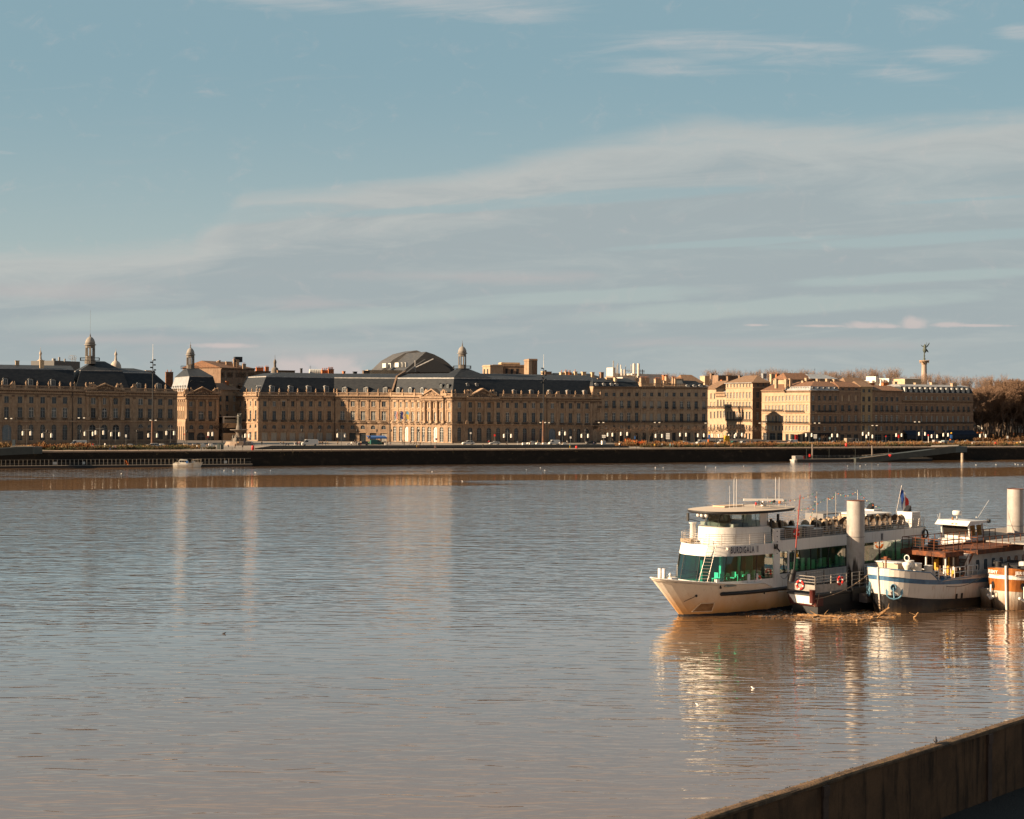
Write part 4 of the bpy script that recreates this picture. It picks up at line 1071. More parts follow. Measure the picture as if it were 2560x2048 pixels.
F2_.balustrade(1601,1657.5,958.5,966.5)
b3 = [1666,1685,1703.8,1721.7,1740.4,1759.5]
E3,F3_ = house(1658,YL(1658),1769,YL(1769),'wide stone terrace house at the street gap, with slate corner roof and round dormers',968,1056,
 [(982,991.5,b3,8,'cas'),(1003.5,1021.5,b3,8.3,['cas','cas','curt','cas','cas','shut']),(1034.5,1054,b3,8.3,'cas'),(1064,1073,b3,6,'cas'),(1082,1103,b3,9,'shop')],
 M1,roof=('flat',TILE2),depth=22,string=(996,1027.5),balc=[(b3,1023)],lbalc=[(1660,1768,1057)],corn=5)
F3_.balustrade(1658,1712,959.5,967.5)
house(1530,722,1590,737,'unseen house block added behind the terrace to shade the side street',973,1040,[],M3,name='rear_house',depth=30,corn=0,roof=('flat',TILE2))  # unseen block added to shade the lower floors down the side street
# slate corner roof
mb = MB(); zc = F3_.z(1740,967)
lo = [F3_.P(F3_.s_(1712),zc,-.3),F3_.P(F3_.L,zc,-.3),F3_.P(F3_.L,zc,-15),F3_.P(F3_.s_(1712),zc,-15)]
hi = [F3_.P(F3_.s_(1712),zat(1712,951.5,676),-3),F3_.P(F3_.L-4.5,zat(1740,953,676),-3.5),F3_.P(F3_.L-4.5,zat(1740,953,676),-11),F3_.P(F3_.s_(1712),zat(1712,951.5,676),-11)]
for i in range(4): mb.add([lo[i],lo[(i+1)%4],hi[(i+1)%4],hi[i]],[(0,1,2,3)])
mb.add(hi,[(0,1,2,3)]); mb.build('corner_roof',SLATE,E3)
for x in (1720.5,1738,1753): F3_.dormer(x,962.5,966.8,9,back=.3,mats=[FRAMEW,LEAD],style='curt')
for T_,x,yb,yt,wp,pt_ in ((E2,1605,966,955,10,4),(E2,1617,964,948,7,3),(E2,1646,962,947.5,16,5),(E3,1668,963,941,6,2),(E3,1698,965,947,24,8),(E3,1685,962,944,8,3),(E2,1580+33,960,945,24,7),(E3,1664,966,952,10,0)):
 chimney(T_,x,yb,yt,wp,675,pots=pt_,mat=STONE2)
# lower attic roofs behind the parapet
mb = MB()
for (a,b,yb,yt) in ((1602,1652,966,958),(1655,1712,966,956)):
 p,q = at(a,yb,672),at(b,yb,676); r_,s_ = at(a+3,yt,678),at(b-3,yt,682)
 mb.add([p,q,s_,r_],[(0,1,2,3)])
 mb.add([r_,s_,s_+Vector((-3,9,-3)),r_+Vector((-3,9,-3))],[(0,1,2,3)])
mb.build('rear_roof',TILE2,E2)
# F : the sunlit houses down the side street
PD = Vector((-.407,.914,0))      # direction of the side streets,away from the river
def side_of(F,Lm,label,qc,qb,rows,mats,**k): pass
def plane_px(c,px):   # where the pixel column meets the vertical plane through c along PD
 u = (px-1280)/FPX; t = (u*c.y - c.x)/(PD.x - u*PD.y); return c + PD*t
cF = at(1881,1050,742)
pa = plane_px(cF,1814)
bF = [1818.8,1827,1835,1842.5,1850,1858,1866.5,1874]
qd = 1050
TF,FF = house(1814,pa.y,1881,cF.y,'sunlit cream corner building down the side street with low attic windows and tile roof',955.5,1056,
 [(959.5,967.5,bF,2.8,'dark'),(981,995.4,bF,4,'white'),(1005.4,1018.4,bF,4,'white'),(1030,1048,bF,4,'cas'),(1064,1074,bF,3.4,'cas'),(1084,1102,bF,4.4,'shop')],M1,name='corner_building',
 depth=14,corn=0,roof=None,string=(969.4,1000,1024),lbalc=[(1815,1880,1020),(1815,1880,1053)],ref=(1881,955.5,1056,1814,957.5,1055),back=False)
Ye = YL(1912); bFF = [1894,1908]
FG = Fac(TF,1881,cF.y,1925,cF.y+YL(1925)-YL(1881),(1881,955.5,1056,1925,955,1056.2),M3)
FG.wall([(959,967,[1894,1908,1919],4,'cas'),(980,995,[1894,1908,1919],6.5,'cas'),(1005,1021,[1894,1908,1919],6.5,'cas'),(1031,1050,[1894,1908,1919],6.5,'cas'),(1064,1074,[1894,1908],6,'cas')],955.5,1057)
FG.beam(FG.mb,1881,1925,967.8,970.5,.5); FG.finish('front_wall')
zc = FF.z(1850,956)
mb = MB(); L_ = FF.L
c0 = FF.P(L_,0,0); e0 = FG.P(FG.L,0,0)
q = [Vector((p.x,p.y,zc-.1)) for p in (FF.P(-.5,0,.7),FF.P(L_,0,.7)+FG.n*.7,FG.P(FG.L,0,.7),FG.P(FG.L,0,-L_))]
apx = [Vector((*(c0+FG.d*8.5-FG.n*9).xy,zc+3.9)),Vector((*(c0+FG.d*8.5-FG.n*(L_-4)).xy,zc+3.9))]
mb.add(q+apx,[(0,1,4,5),(1,2,4),(2,3,5,4),(3,0,5)]); mb.build('roof',TILE2,TF)
mb = MB(); mb.add([FF.P(-.6,zc-.35,.75),FF.P(L_+.1,zc-.35,.75),FF.P(L_+.1,zc,.75),FF.P(-.6,zc,.75)],[(0,1,2,3)]); mb.build('gutter',LEAD,TF)
chimney(TF,1829,958,941,22,785,mat=STONE3,rot=.42); chimney(TF,1852,950,939,6,783,mat=STONE3); chimney(TF,1912,942,934,10,775,mat=ZINC)
chimney(TF,1933,955,935.5,12,768,pots=3); chimney(TF,1945,950,935.5,9,775,pots=2,mat=BRICKP)
pb = plane_px(cF,1790); pc = plane_px(cF,1767)
b_ = [1794.5,1802,1809.5]
T2,G2 = house(1790,pb.y,1814,pa.y,'small sunlit cream house with three arched windows in the side street',989,1056,
 [(999,1016,b_,3.6,'cas:arch'),(1028,1045,b_,3.6,'cas'),(1062,1073,b_,3,'cas')],M1,name='side_street_house',depth=12,corn=4,roof=('tile',3.0,0,0,ZINC),lbalc=[(1791,1813,1020)])
G2.balustrade(1790,1814,980,988.5)
b_ = [1777.2,1786]
T3,G3 = house(1766,pc.y,1790,pb.y,'narrow sunlit white-cream house at the street gap with a broad tile roof',971,1056,
 [(984,997.5,b_,3,'dark'),(1006,1017,b_,3.4,'shut'),(1030,1046,b_,3.2,'cas'),(1062,1073,b_,3,'cas')],[STONE2,STONE2,TRIM,TRIMD],name='side_street_house',depth=16,corn=3,roof=('tile',4.2,0,0,TILE2),lbalc=[(1767,1789,1020)])
chimney(T3,1767.5,958,940,13,800,mat=CREAM,dep=5); chimney(T3,1782,943,934,8,810,mat=STONE3); chimney(T3,1807,965,950,5,790,mat=BRICKP)
o = MB(); o.cbox(at(1815,957,800),14,6,8,0,.42); o.build('rear_wing',STONE3,T3)
# G : the sunlit corner block
cG = at(2025,1050,YL(2025)); cG.z = 0
g1 = plane_px(cG,1961); g2 = plane_px(cG,1904)
bG1 = [1915.3,1923,1931.5,1940,1948,1956.7]; bG2 = [1966,1974.3,1983,1991.5,2000.4,2009,2017.7]
TG1,FG1 = house(1904,g2.y,1961,g1.y,'sunlit cream side-street building with awninged cafe bays and brown tile roof',975.6,1080,
 [(991,1003,bG1,4,['curt','white','white','white','curt','curt']),(1014,1027,bG1,4,['curt','white','curt','curt','cas','cas']),(1040,1056,bG1,4.2,['curt','curt','cas','cas','cas','cas']),(1065,1076.5,bG1,4,'cas'),(1083,1104,[1914,1931,1949.5],[12,14,14],'dark')],
 M1,name='corner_building',depth=14,corn=5,roof=('tile',3.4,1,0,TILE),lbalc=[(1906,1960,1028.5),(1906,1960,1057.5)],string=(1006,1033,1061,1080),ref=(1961,975.6,1080,1904,976.5,1079.6))
TG2,FG2 = house(1961,g1.y,2025,cG.y,'sunlit corner building with grey mansard of small white round dormers and long balconies',976,1080,
 [(989,1001.5,bG2,4,'curt'),(1012.3,1028,bG2,4,'curt'),(1040,1057.5,bG2,4,'white'),(1066.5,1077,bG2,4,'curt'),(1086,1104,[1968,1980,1998,2010,2019],[8,8,7,5,5],'shop')],
 M1,name='corner_building',depth=17,corn=5,roof=None,lbalc=[(1964,2012,1031),(1962,2024,1059.5)],string=(1005,1034,1062,1081),ref=(2025,976,1080,1961,976.5,1079.8),back=False)
bG3 = [2033,2047.8,2061.6,2075.4,2089]
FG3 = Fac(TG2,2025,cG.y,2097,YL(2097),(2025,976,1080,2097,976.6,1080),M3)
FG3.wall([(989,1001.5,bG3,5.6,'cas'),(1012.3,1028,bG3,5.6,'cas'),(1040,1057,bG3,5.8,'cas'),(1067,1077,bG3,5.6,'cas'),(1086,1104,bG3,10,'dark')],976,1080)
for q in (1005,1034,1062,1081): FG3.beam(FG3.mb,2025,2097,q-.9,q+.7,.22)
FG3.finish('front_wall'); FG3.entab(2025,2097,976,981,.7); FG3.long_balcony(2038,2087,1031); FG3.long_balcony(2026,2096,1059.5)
# awning strip over the shops
mb = MB(); FG3.beam(mb,2026,2096,1082.5,1086.5,1.3,0); mb.build('awning',pbr('dark_awning',(.03,.02,.02),.8),TG2)
# roof of the corner block: curved lead mansard then tiles
zc = FG3.z(2050,976); zk = zc + 1.85; zt = zc+3.9
cr = [FG2.P(0,0,0),FG2.P(FG2.L,0,0),FG3.P(FG3.L,0,0)]
ri = lambda d,z: [Vector((p.x,p.y,z)) for p in offset_line(cr,d)]
rr = [ri(-.1,zc),ri(.9,zk),ri(.85,zk+.1),ri(8.0,zt+.6)]
mb = MB()
for k in range(3):
 for i in range(2): mb.add([rr[k][i],rr[k][i+1],rr[k+1][i+1],rr[k+1][i]],[(0,1,2,3)],(0,1,2)[k])
mb.add([rr[3][0],rr[3][1],rr[3][2],ri(17,zc)[2],ri(17,zc)[1],ri(17,zc)[0]],[(0,1,4,5),(1,2,3,4)],2)
for e in (0,2): mb.add([r[e] for r in rr]+[ri(17,zc)[e]],[(0,1,2,3,4)],0)
mb.build('roof',[ZINC,LEAD,TILE],TG2)
for x in bG2: FG2.dormer(x,968.5,975,3.6,back=.35,mats=[FRAMEW,LEAD],style='curt')
for x in (2034,2048,2062,2076,2089.5): FG3.dormer(x,968.5,975,5.5,back=.35,mats=[FRAMEW,LEAD],style='dark')
for x,yb,yt,w_ in ((1943,966,947,6),(1967,964,947.5,5),(1978,962,946.5,7),(2011,961,952,8),(2018,960,945,5),(2038.5,965,953,7),(2053,965,953,7),(2067,965,954,7),(2081,965,954,7),(2047,960,947,8),(2071,960,947,8),(2088,962,948,6)):
 chimney(TG2 if x > 1960 else TG1,x,yb,yt,w_,712,mat=STONE2,dep=1.5)
# blue-black sign cafe awnings handled with the street furniture
bH = [2106,2122.8,2140]
TH,FH = house(2097,YL(2097),2152,YL(2152),'brown stone front of three bays with blind upper windows and long balcony',967.5,1080,
 [(970,975.5,bH,6,'dark'),(988.5,1003,bH,6.4,'blind'),(1013,1028.4,bH,6.4,'cas'),(1038.5,1053.6,bH,6.2,'white'),(1064,1077,bH,5,'cas'),(1086,1104,bH,10,'shop')],
 M3,depth=14,corn=0,roof=('tile',2.7,2,1,TILE),lbalc=[(2098,2151,1059)],string=(979.5,1008,1033,1062,1081))
FH.balconies(bH,1029,9)
bI = [2158.8,2172.8]
TI,FI = house(2152.3,YL(2152.3),2181,YL(2181),'narrow pale yellow stone front of two bays between darker houses',967,1080,
 [(973,981,bI,6,'cas'),(991.6,1004,bI,6.4,'cas'),(1013,1030,bI,6.4,'cas'),(1037.5,1054,bI,6.2,'white'),(1064.6,1077,bI,6,'cas'),(1086,1104,bI,9,'shop')],
 [stone('yellow_limestone',(.46,.34,.20),(.40,.29,.17),(.26,.18,.11)),]*2+[TRIM,TRIMD],depth=14,corn=0,roof=('tile',2.8,1,1,TILE2),lbalc=[(2153,2180,1059)],string=(984,1008,1034,1062,1081))
bJ = [2190.6,2204,2217,2229.5,2242.6]
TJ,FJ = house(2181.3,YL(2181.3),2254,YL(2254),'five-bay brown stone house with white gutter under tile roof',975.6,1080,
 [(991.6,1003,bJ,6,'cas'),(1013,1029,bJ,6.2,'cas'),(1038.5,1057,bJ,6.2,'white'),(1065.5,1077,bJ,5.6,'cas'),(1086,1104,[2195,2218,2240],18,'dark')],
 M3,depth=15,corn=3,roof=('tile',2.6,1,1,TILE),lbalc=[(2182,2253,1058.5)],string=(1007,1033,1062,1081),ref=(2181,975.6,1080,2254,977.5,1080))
FJ.balconies(bJ,1030,8)
bK = [2264.9,2277.8,2291,2304,2317,2330,2343,2356.6,2369.6,2383,2395.8,2408.8,2421]
TK,FK = house(2254.3,YL(2254.3),2433,YL(2433),'long stone building at the right end with thirteen white dormers in its mansard',981,1080,
 [(990.5,999,bK,4.6,['curt']*8+['cas']*5),(1014.6,1029,bK,5,'cas'),(1040,1055,bK,5,['white']*5+['curt']*8),(1065,1076,bK,5,'cas'),(1084,1104,[2266+i*17 for i in range(10)],13,'dark')],
 M3,depth=18,corn=0,roof=('mansard',966,959.5,SLATE,LEAD),lbalc=[(2255,2432,1059.5)],string=(982.5,1008.5,1034,1062,1081),ref=(2254,981,1080,2433,984,1079.6))
FK.balconies(bK,1029,6)
FK.entab(2255,2433,1001,1006.5,.9)
for x in bK: FK.dormer(x,968,979.5,5.6,back=.3,mats=[FRAMEW,LEAD],style='curt')
for x,yb,yt,w_ in ((2240,970,954,8),(2294,962,957,12),(2335,960,956,14),(2387,964,958,14)): chimney(TK,x,yb,yt,w_,735,mat=STONE2)
# rooftop hut
hb = MB(); a = at(2262,961,748); hb.M = Matrix.Translation(a) @ Matrix.Rotation(.42,4,'Z'); hb.box(0,10.5,0,9,-1,2.9); hb.add([(-.4,-.4,2.9),(11,-.4,2.9),(11,9.4,3.6),(-.4,9.4,3.6)],[(0,1,2,3)],1)
hb.build('rooftop_hut',[CREAM,LEAD],TK)
# blue awnings of the last building
mb = MB(); AW = pbr('navy_awning',(.010,.018,.040),.8)
for (a,b) in ((2257,2334),(2356,2433)):
 s0,s1 = FK.s_(a),FK.s_(b); zt_,zb_ = FK.z(a,1076),FK.z(a,1086)
 mb.add([FK.P(s0,zt_,.05),FK.P(s1,zt_,.05),FK.P(s1,zb_,3.4),FK.P(s0,zb_,3.4),FK.P(s0,zb_-.5,3.4),FK.P(s1,zb_-.5,3.4)],[(3,2,1,0),(4,5,2,3)])
 for i in range(9):
  x = s0+(s1-s0)*i/8; mb.tube(FK.P(x,zb_,3.35),FK.P(x,GZ,3.35),.05,n=4)
 mb.add([FK.P(s0,zb_-.3,3.3),FK.P(s1,zb_-.3,3.3),FK.P(s1,GZ+1.0,3.3),FK.P(s0,GZ+1.0,3.3)],[(0,1,2,3)],1)
mb.build('awning',[AW,pbr('dark_blue_canvas_screen',(.008,.013,.028),.5)],TK)
# ------------------------------------------------------------------ houses between palace and pavilion, and the skyline behind
b_ = [553,568,585]
TB,FB_ = house(549,655,600,668,'plain old stone house in the gap behind the pavilion, with tile roof',975,1078,
 [(981,983,[584],4,'dark'),(989.5,1004,[551.5,568,586],[5,7.5,6],['cas','cas','curt']),(1012,1028,[551.5,568,586],[4,7,7],['dark','cas','shut']),(1036,1050,[551.5,568],6,'dark'),(1062,1102,[556,578],12,'dark')],
 M1,depth=14,corn=0,roof=('tile',3.2,1,1,TILE))
chimney(TB,569,970,953,6,668,mat=BRICKP); chimney(TB,577,968,960,9,668)
# modern balconied block in front of it
mbase = at(575,1100,650)
T = empty('balconied_block',Vector((mbase.x,mbase.y,GZ)),'small modern block with white roof slab and deep dark balcony between the palaces','building')
mb = MB(); a = at(558,1050,648); b = at(592,1050,652); d_ = (b-a); d_.z = 0; L_ = d_.length; rt = math.atan2(d_.y,d_.x)
mb.M = Matrix.Translation((a.x,a.y,0)) @ Matrix.Rotation(rt,4,'Z')
zz_ = lambda y: zat(570,y,648)
mb.box(0,L_,1.2,8,GZ-.04,zz_(1043),1); mb.box(0,L_,0,1.19,zz_(1070),zz_(1058),0); mb.box(0,L_,0,1.19,GZ-.04,zz_(1083),0)
mb.box(-.4,L_,-.4,8.2,zz_(1043.5)-.001,zz_(1041),2); mb.box(0,.6,0,1.19,zz_(1058),zz_(1043.5),2)
mb.build('wall',[CREAM,DARK,FRAMEW],T)
for k in range(5):
 inst('window',win_mesh('curt',1.4,1.5),T,Vector(mb.M @ Vector((1+k*1.25,1.1,zz_(1057.5)))),rt)
# tall brown house with lit gable, behind
gL = plane_px(at(551,1050,690),523)
TC,FC_ = house(551,690,636,712,'tall brown stone building with sunlit blank gable and red roof, behind the gap',920.5,972,
 [(931.5,945,[563,584.5,616.5],6,['curt','curt','curt']),(931,944,[],5,'cas'),(958,968,[598],6,'cas')],[STONE3,STONE3,TRIM,TRIMD],depth=24,corn=4,roof=('tile',3.4,0,8,TILE),name='town_house')
for x,yb,yt,w_,p_ in ((545,920,903,3.5,0),(549,920,901,5,0),(595,920,900,6,1),(590,912,899,12,3),(611,918,910,8,2),(573,912,904,15,0)): chimney(TC,x,yb,yt,w_,702,pots=p_,mat=STONE2)
mb = MB(); mb.cbox(at(595,899,704),3.6,3.4,2.6,0,.42); mb.add([at(586,896,702),at(604,896,702),at(595,892.5,706)],[(0,1,2)]); mb.build('roof_turret',SLATE,TC)
TB2,_f = house(600,700,640,705,'low tiled roofs and small dormers behind the end of the right palace',965,1050,[(970,975,[606,612],4,'cas')],M3,depth=16,corn=0,roof=('tile',2.5,1,1,TILE))
chimney(TB2,604,965,957,8,712,mat=BRICKP)
# brick chimney stacks left of the dome turret
TS,_f = house(636,745,676,750,'distant house with two brick chimney stacks, behind the left end of the slate roof',928,1050,[],M3,depth=12,corn=2,roof=('flat',TILE2),back=True)
chimney(TS,650,930,919,18,752,pots=5,mat=BRICKP); chimney(TS,668,930,917.5,9,752,pots=3,mat=BRICKP)
def tower(name,cat,label,px,Yd,parts,col,base_y=960):
 c = at(px,1000,Yd); c.z = 0
 T = empty(name,Vector((c.x,c.y,GZ)),label,cat)
 for nm,prof,n,m in parts:
  mb = MB(); mb.lathe([(max(.03,r/FPX*Yd),zat(px,y,Yd)) for r,y in prof],c,n); mb.build(nm,m or col,T)
 return T
PALE = stone('pale_dome_stone',(.58,.50,.42),(.50,.43,.36),(.34,.29,.25),scale=.6)
tower('church_dome','dome','pale stone lantern and dome top showing above the far-left slate roof',100.7,900,[
 ('dome',[(13,935),(13,918),(11.5,909),(8,902),(3.6,898.5)],16,None),('lantern',[(3.6,898.5),(2.6,892),(2.4,887),(3.6,885.5),(3.6,883),(2.6,881),(1.2,877),(.4,875),(.3,868)],10,None)],PALE)
tower('church_dome','dome','ribbed white dome with slender lantern between the spired lantern and the mast',289,900,[
 ('dome',[(14,935),(14,922),(12.5,912.5),(8.5,905.5),(3.6,902)],16,None),('lantern',[(3.6,902),(2.6,895),(2.4,889),(3.8,887.5),(3.4,884),(2.4,881.5),(1.0,879),(.4,877),(.3,872)],10,None)],PALE)
tower('dome_turret','turret','small dark domed turret with finial above the right palace roof',686.8,760,[
 ('drum',[(9,940),(9,925),(8,923)],12,None),('dome',[(8.6,925),(8,921),(4.2,918.5)],12,None),('lantern',[(3.4,918.5),(3,909),(4,908),(3.6,903),(2,900),(.6,897),(.25,887)],10,None)],TRIMGREY)
# dark flat-topped block with aerials behind the left palace
mb = MB(); a = at(131,914,640); b = at(200,914,655)
T = empty('flat_roofed_block',Vector(((a.x+b.x)/2,a.y,GZ)),'dark flat-topped block with aerials behind the left palace roof','building')
d_ = b-a; mb.M = Matrix.Translation((a.x,a.y,0)) @ Matrix.Rotation(math.atan2(d_.y,d_.x),4,'Z'); L_ = math.hypot(d_.x,d_.y)
mb.box(1,L_,0,14,10,zat(160,902.5,645)); mb.build('wall',pbr('dark_cladding',(.06,.06,.062),.6),T)
mb = MB()
for px_,y0,y1,r in ((134.5,905,896.5,.9),(148,902,893,.5),(162,902,897,.4),(180,902,892,.12),(185,902,891,.12),(189,902,893,.12)):
 p = at(px_,y0,645); mb.tube(p-Vector((0,0,.4)),p+Vector((0,0,(y0-y1)/FPX*645)),r,n=5)
for px_ in (177,181,186): p = at(px_,894,645); mb.torus(p,1.0,.06,'Y',10,4)
mb.build('aerial',LEAD,T)
# theatre: huge grey-brown roof
GRR = pbr('grey_slate_roof_old',(.032,.034,.038),.6,col2=(.05,.049,.048),nscale=.6,nstretch=(.4,.4,3))
c = at(1065,1000,770)
T = empty('theatre',Vector((c.x,c.y,GZ)),'broad curved grey theatre roof with dark gable and lit dormers on the skyline','building')
mb = MB(); fpts = [(1003,933),(1020,919),(1046,897),(1065,879.5),(1085,886),(1108,898),(1122,909),(1136,922),(1140,933)]
front = [at(x,y,770+(x-1003)*.03) for x,y in fpts]
ext = Vector((-.407,.914,0))*32
mb.prism(front,ext,0); mb.build('roof',GRR,T)
mb = MB(); fp = [at(x,y,767+(x-1003)*.03) for x,y in ((1018,931),(1040,914),(1065,898),(1084,898),(1104,908),(1125,922),(1128,931))]
mb.prism(fp,Vector((-1.2,2.8,0)),0); mb.build('gable',pbr('dark_zinc_gable',(.030,.032,.036),.6),T)
mb = MB(); a,b = at(1034,922,766),at(1084,898,766.5); mb.tube(a,b,.45,n=4); mb.tube(at(1038,930,764),at(1038,901,764),.25,n=4); mb.build('rafter_edge',LEAD,T)
mb = MB(); fp = [at(x,y,800) for x,y in ((946,938),(948,930),(962,919),(982,900),(1012,883),(1042,876),(1052,880),(1075,900),(1075,938))]
mb.prism(fp,Vector((-.407,.914,0))*20,0); mb.build('rear_roof',[pbr('pale_lead_roof',(.06,.058,.058),.6,col2=(.085,.08,.076),nscale=.5)],T)
for x in (963,975,994.5,1003.5,1012):
 mb = MB(); mb.cbox(at(x,912.5 if x > 990 else 914,770+(-8 if x > 990 else 20)),1.3,6,2.4,0,.42); mb.build('dormer',FRAMEW,T)
mb = MB(); mb.cbox(at(985,931,775),30,8,2.0,0,.3); mb.build('cornice',CREAM,T)
# stone office building with tower
c = at(1275,930,800)
T = empty('office_building',Vector((c.x,c.y,GZ)),'pale flat-roofed stone building with square tower, above the slate roof right of the lantern','building')
def bx_(T,nm,px0,px1,y0,y1,Yd,dep,mat,rot=.15):
 a = at(px0,1000,Yd); w_ = (px1-px0)/FPX*Yd
 mb = MB(); mb.M = Matrix.Translation((a.x,a.y,0)) @ Matrix.Rotation(rot,4,'Z'); z0,z1 = zat(px0,y0,Yd),zat(px0,y1,Yd)
 mb.box(0,w_,0,dep,z0-4,z1); mb.box(-.3,w_+.3,-.3,dep+.3,z1-.9,z1-.5)
 for i in range(int(w_/3)): mb.box(1+i*3,2.2+i*3,-.08,.1,z1-5.5,z1-2.2,1)
 mb.build(nm,[mat,DARK],T)
bx_(T,'wall',1206,1237,935,913,796,9,STONE2,-.9); bx_(T,'wall',1232,1312,937,911.5,798,14,STONE3)
bx_(T,'tower',1310,1323,935,898.5,800,6,STONE2,-.5); bx_(T,'tower',1321,1343,937,897,802,9,STONE3); bx_(T,'penthouse',1253,1300,915,906,806,8,CREAM,.2)
# skylights, vents and chimneys along the ridge line, each on its own hidden roof
def roofbit(label,px,yb,yt,wpx,Yd,mat,pots=0,name='chimney_stack'):
 c = at(px,yb,Yd); T = empty(name,Vector((c.x,c.y,GZ)),label,'chimney')
 mb = MB(); w_ = wpx/FPX*Yd; h = (yb-yt)/FPX*Yd; mb.M = Matrix.Translation(c) @ Matrix.Rotation(.42,4,'Z')
 mb.box(-w_/2,w_/2,0,2,-6,h-.2); mb.box(-w_/2-.15,w_/2+.15,-.15,2.15,h-.2,h); mb.build('stack',mat,T)
 for i in range(pots):
  mb = MB(); mb.M = Matrix.Translation(c) @ Matrix.Rotation(.42,4,'Z'); x = -w_/2+w_*(i+.5)/pots; mb.tube((x,1,h),(x,1,h+1.1),.22,.18,6); mb.build('chimney_pot',BRICKP,T)
for i,(x,yb,yt,w_,m_,p_,lb) in enumerate([
 (861,934,928,5,BRICKP,0,'single small red chimney on the ridge between skylight and theatre'),(889,934,929,8,SLATE,0,'tiny hooded vent on the ridge left of the broad brown stack'),
 (916.5,934,926.5,16,TRIMD,0,'broad brown chimney stack on the ridge just left of the theatre'),(716,933,926,44,TILE2,0,'long low tiled roof edge right of the dome turret'),
 (754.5,932,921,3.5,IRON,0,'dark little cowl on a stalk left of the arched skylight'),(812,933,925.5,14,BRICKP,3,'brick stack with pots just right of the arched skylight'),(828,933,923,14,BRICKP,4,'second brick stack, under the roof scaffold'),
 (372,945,926,14,CREAM,0,'lit cream chimney behind the mast on the left palace roof'),(382,948,930,12,TRIMD,0,'brown chimney right of the lit cream one behind the mast'),(424,938,930,18,TILE,2,'low brick chimney between mast and pavilion roof'),
 (1361,934,928,10,CREAM,0,'pale little block behind the tall mast on the skyline'),(1371,936,929,18,STONE3,0,'brown block right of the tall mast on the skyline'),(1406,940,931,8,CREAM,1,'first pale chimney of the skyline row right of the mast'),
 (1417.5,940,929.5,8,CREAM,2,'second chimney of the skyline row right of the mast'),(1426,940,931,7,BRICKP,2,'orange chimney in the skyline row right of the mast'),(1440,942,929,7,CREAM,1,'tall cream chimney at the middle of the skyline row'),
 (1461,942,929.5,10,CREAM,0,'wide cream chimney near the end of the skyline row'),(1483,940,930.5,7,CREAM,0,'narrow capped chimney on the dark hipped roof'),(1506,942,930.5,8,STONE3,0,'last brown chimney at the right end of the dark hipped roof')]):
 roofbit(lb,x,yb,yt,w_,700 if x < 1000 else 715,m_,p_)
T,_f = house(1395,712,1508,725,'house with dark hipped slate roof behind the quay end of the palace',944,1040,[],M3,depth=14,corn=0,roof=('tile',2.2,1,4,SLATE))
# arched skylight
mb = MB(); c = at(792,932,705); c2 = c+Vector((2.0,5.5,0)); T = empty('arched_skylight',Vector((c.x,c.y,GZ)),'white ribbed barrel skylight on the ridge above the right palace','skylight')
mb.M = Matrix.Translation(c) @ Matrix.Rotation(.25,4,'Z')
for i in range(8):
 mb.prism([(-3.6+i*.85,2.1*math.cos(math.pi*k/8),2.0*math.sin(math.pi*k/8)-.3) for k in range(9)],(.6,0,0),0)
mb.prism([(-3.5,1.9*math.cos(math.pi*k/8),1.8*math.sin(math.pi*k/8)-.3) for k in range(9)],(6.6,0,0),1)
mb.build('glazing',[FRAMEW,GLASSL],T)
mb = MB()
for px_ in (815,831): p = at(px_,930,705); mb.tube(p,p+Vector((0,0,2.0)),.1,n=4)
mb.tube(at(814,921,705),at(832,921,705),.1,n=4); mb.tube(at(776,932,705),at(776,914,705),.06,n=4); mb.tube(at(773,918,705),at(779,918,705),.05,n=4)
T2_ = mb.build('roof_scaffold',IRON); tag(T2_,'thin scaffold frame and aerial on the ridge beside the arched skylight','scaffold')
# white rooftop plant
c = at(1570,945,735)
T = empty('white_building',Vector((c.x,c.y,GZ)),'white flat-roofed building with aerials and two fat white flues above the terrace roofs','building')
WH = pbr('white_render',(.62,.55,.47),.8,col2=(.5,.45,.40),nscale=.4)
for (x0_,x1_,y0,y1,Yd) in ((1532,1539,960,919,735),(1532,1548,960,932,736),(1548,1596,960,934,738),(1580,1606,938,934,732),(1596,1625,960,935,740),(1556,1590,955,943,728),(1620,1660,960,935.5,745)):
 mb = MB(); a = at(x0_,1000,Yd); w_ = (x1_-x0_)/FPX*Yd; mb.M = Matrix.Translation((a.x,a.y,0)) @ Matrix.Rotation(.42,4,'Z'); mb.box(0,w_,0,7,zat(x0_,y0,Yd),zat(x0_,y1,Yd)); mb.build('wall',WH,T)
for (x,y0,y1,wp) in ((1585,935,909,7),(1596,935,909,6.5),(1552,925,912,2.5),(1554,934,923,5),(1561,934,924,4)):
 mb = MB(); p = at(x,y0,733); r = wp/FPX*733/2; h = (y0-y1)/FPX*733; mb.lathe([(r,-1),(r,h-.3),(r*.9,h)],p,12); mb.build('flue',WH,T)
mb = MB()
for (x,y0,y1,r) in ((1533.5,920,902,.3),(1545,934,908,.2),(1544,934,912,.3),(1541,934,914,.15),(1564,934,914,.15),(1577,934,911,.15),(1579,934,913,.12),(1606,936,924,.3),(1610,936,926,.12),(1601,936,924,.12),(1572,930,922,.1)):
 p = at(x,y0,734); mb.tube(p,p+Vector((0,0,(y0-y1)/FPX*734)),r,n=5)
for y in (926,928): mb.tube(at(1565,y,734),at(1612,y+1,736),.07,n=4)
mb.build('aerial',LEAD,T)
for (x,y,w_,m_) in ((1664,945,12,BRICKP),): chimney(T,x,y,938,w_,740,mat=m_)
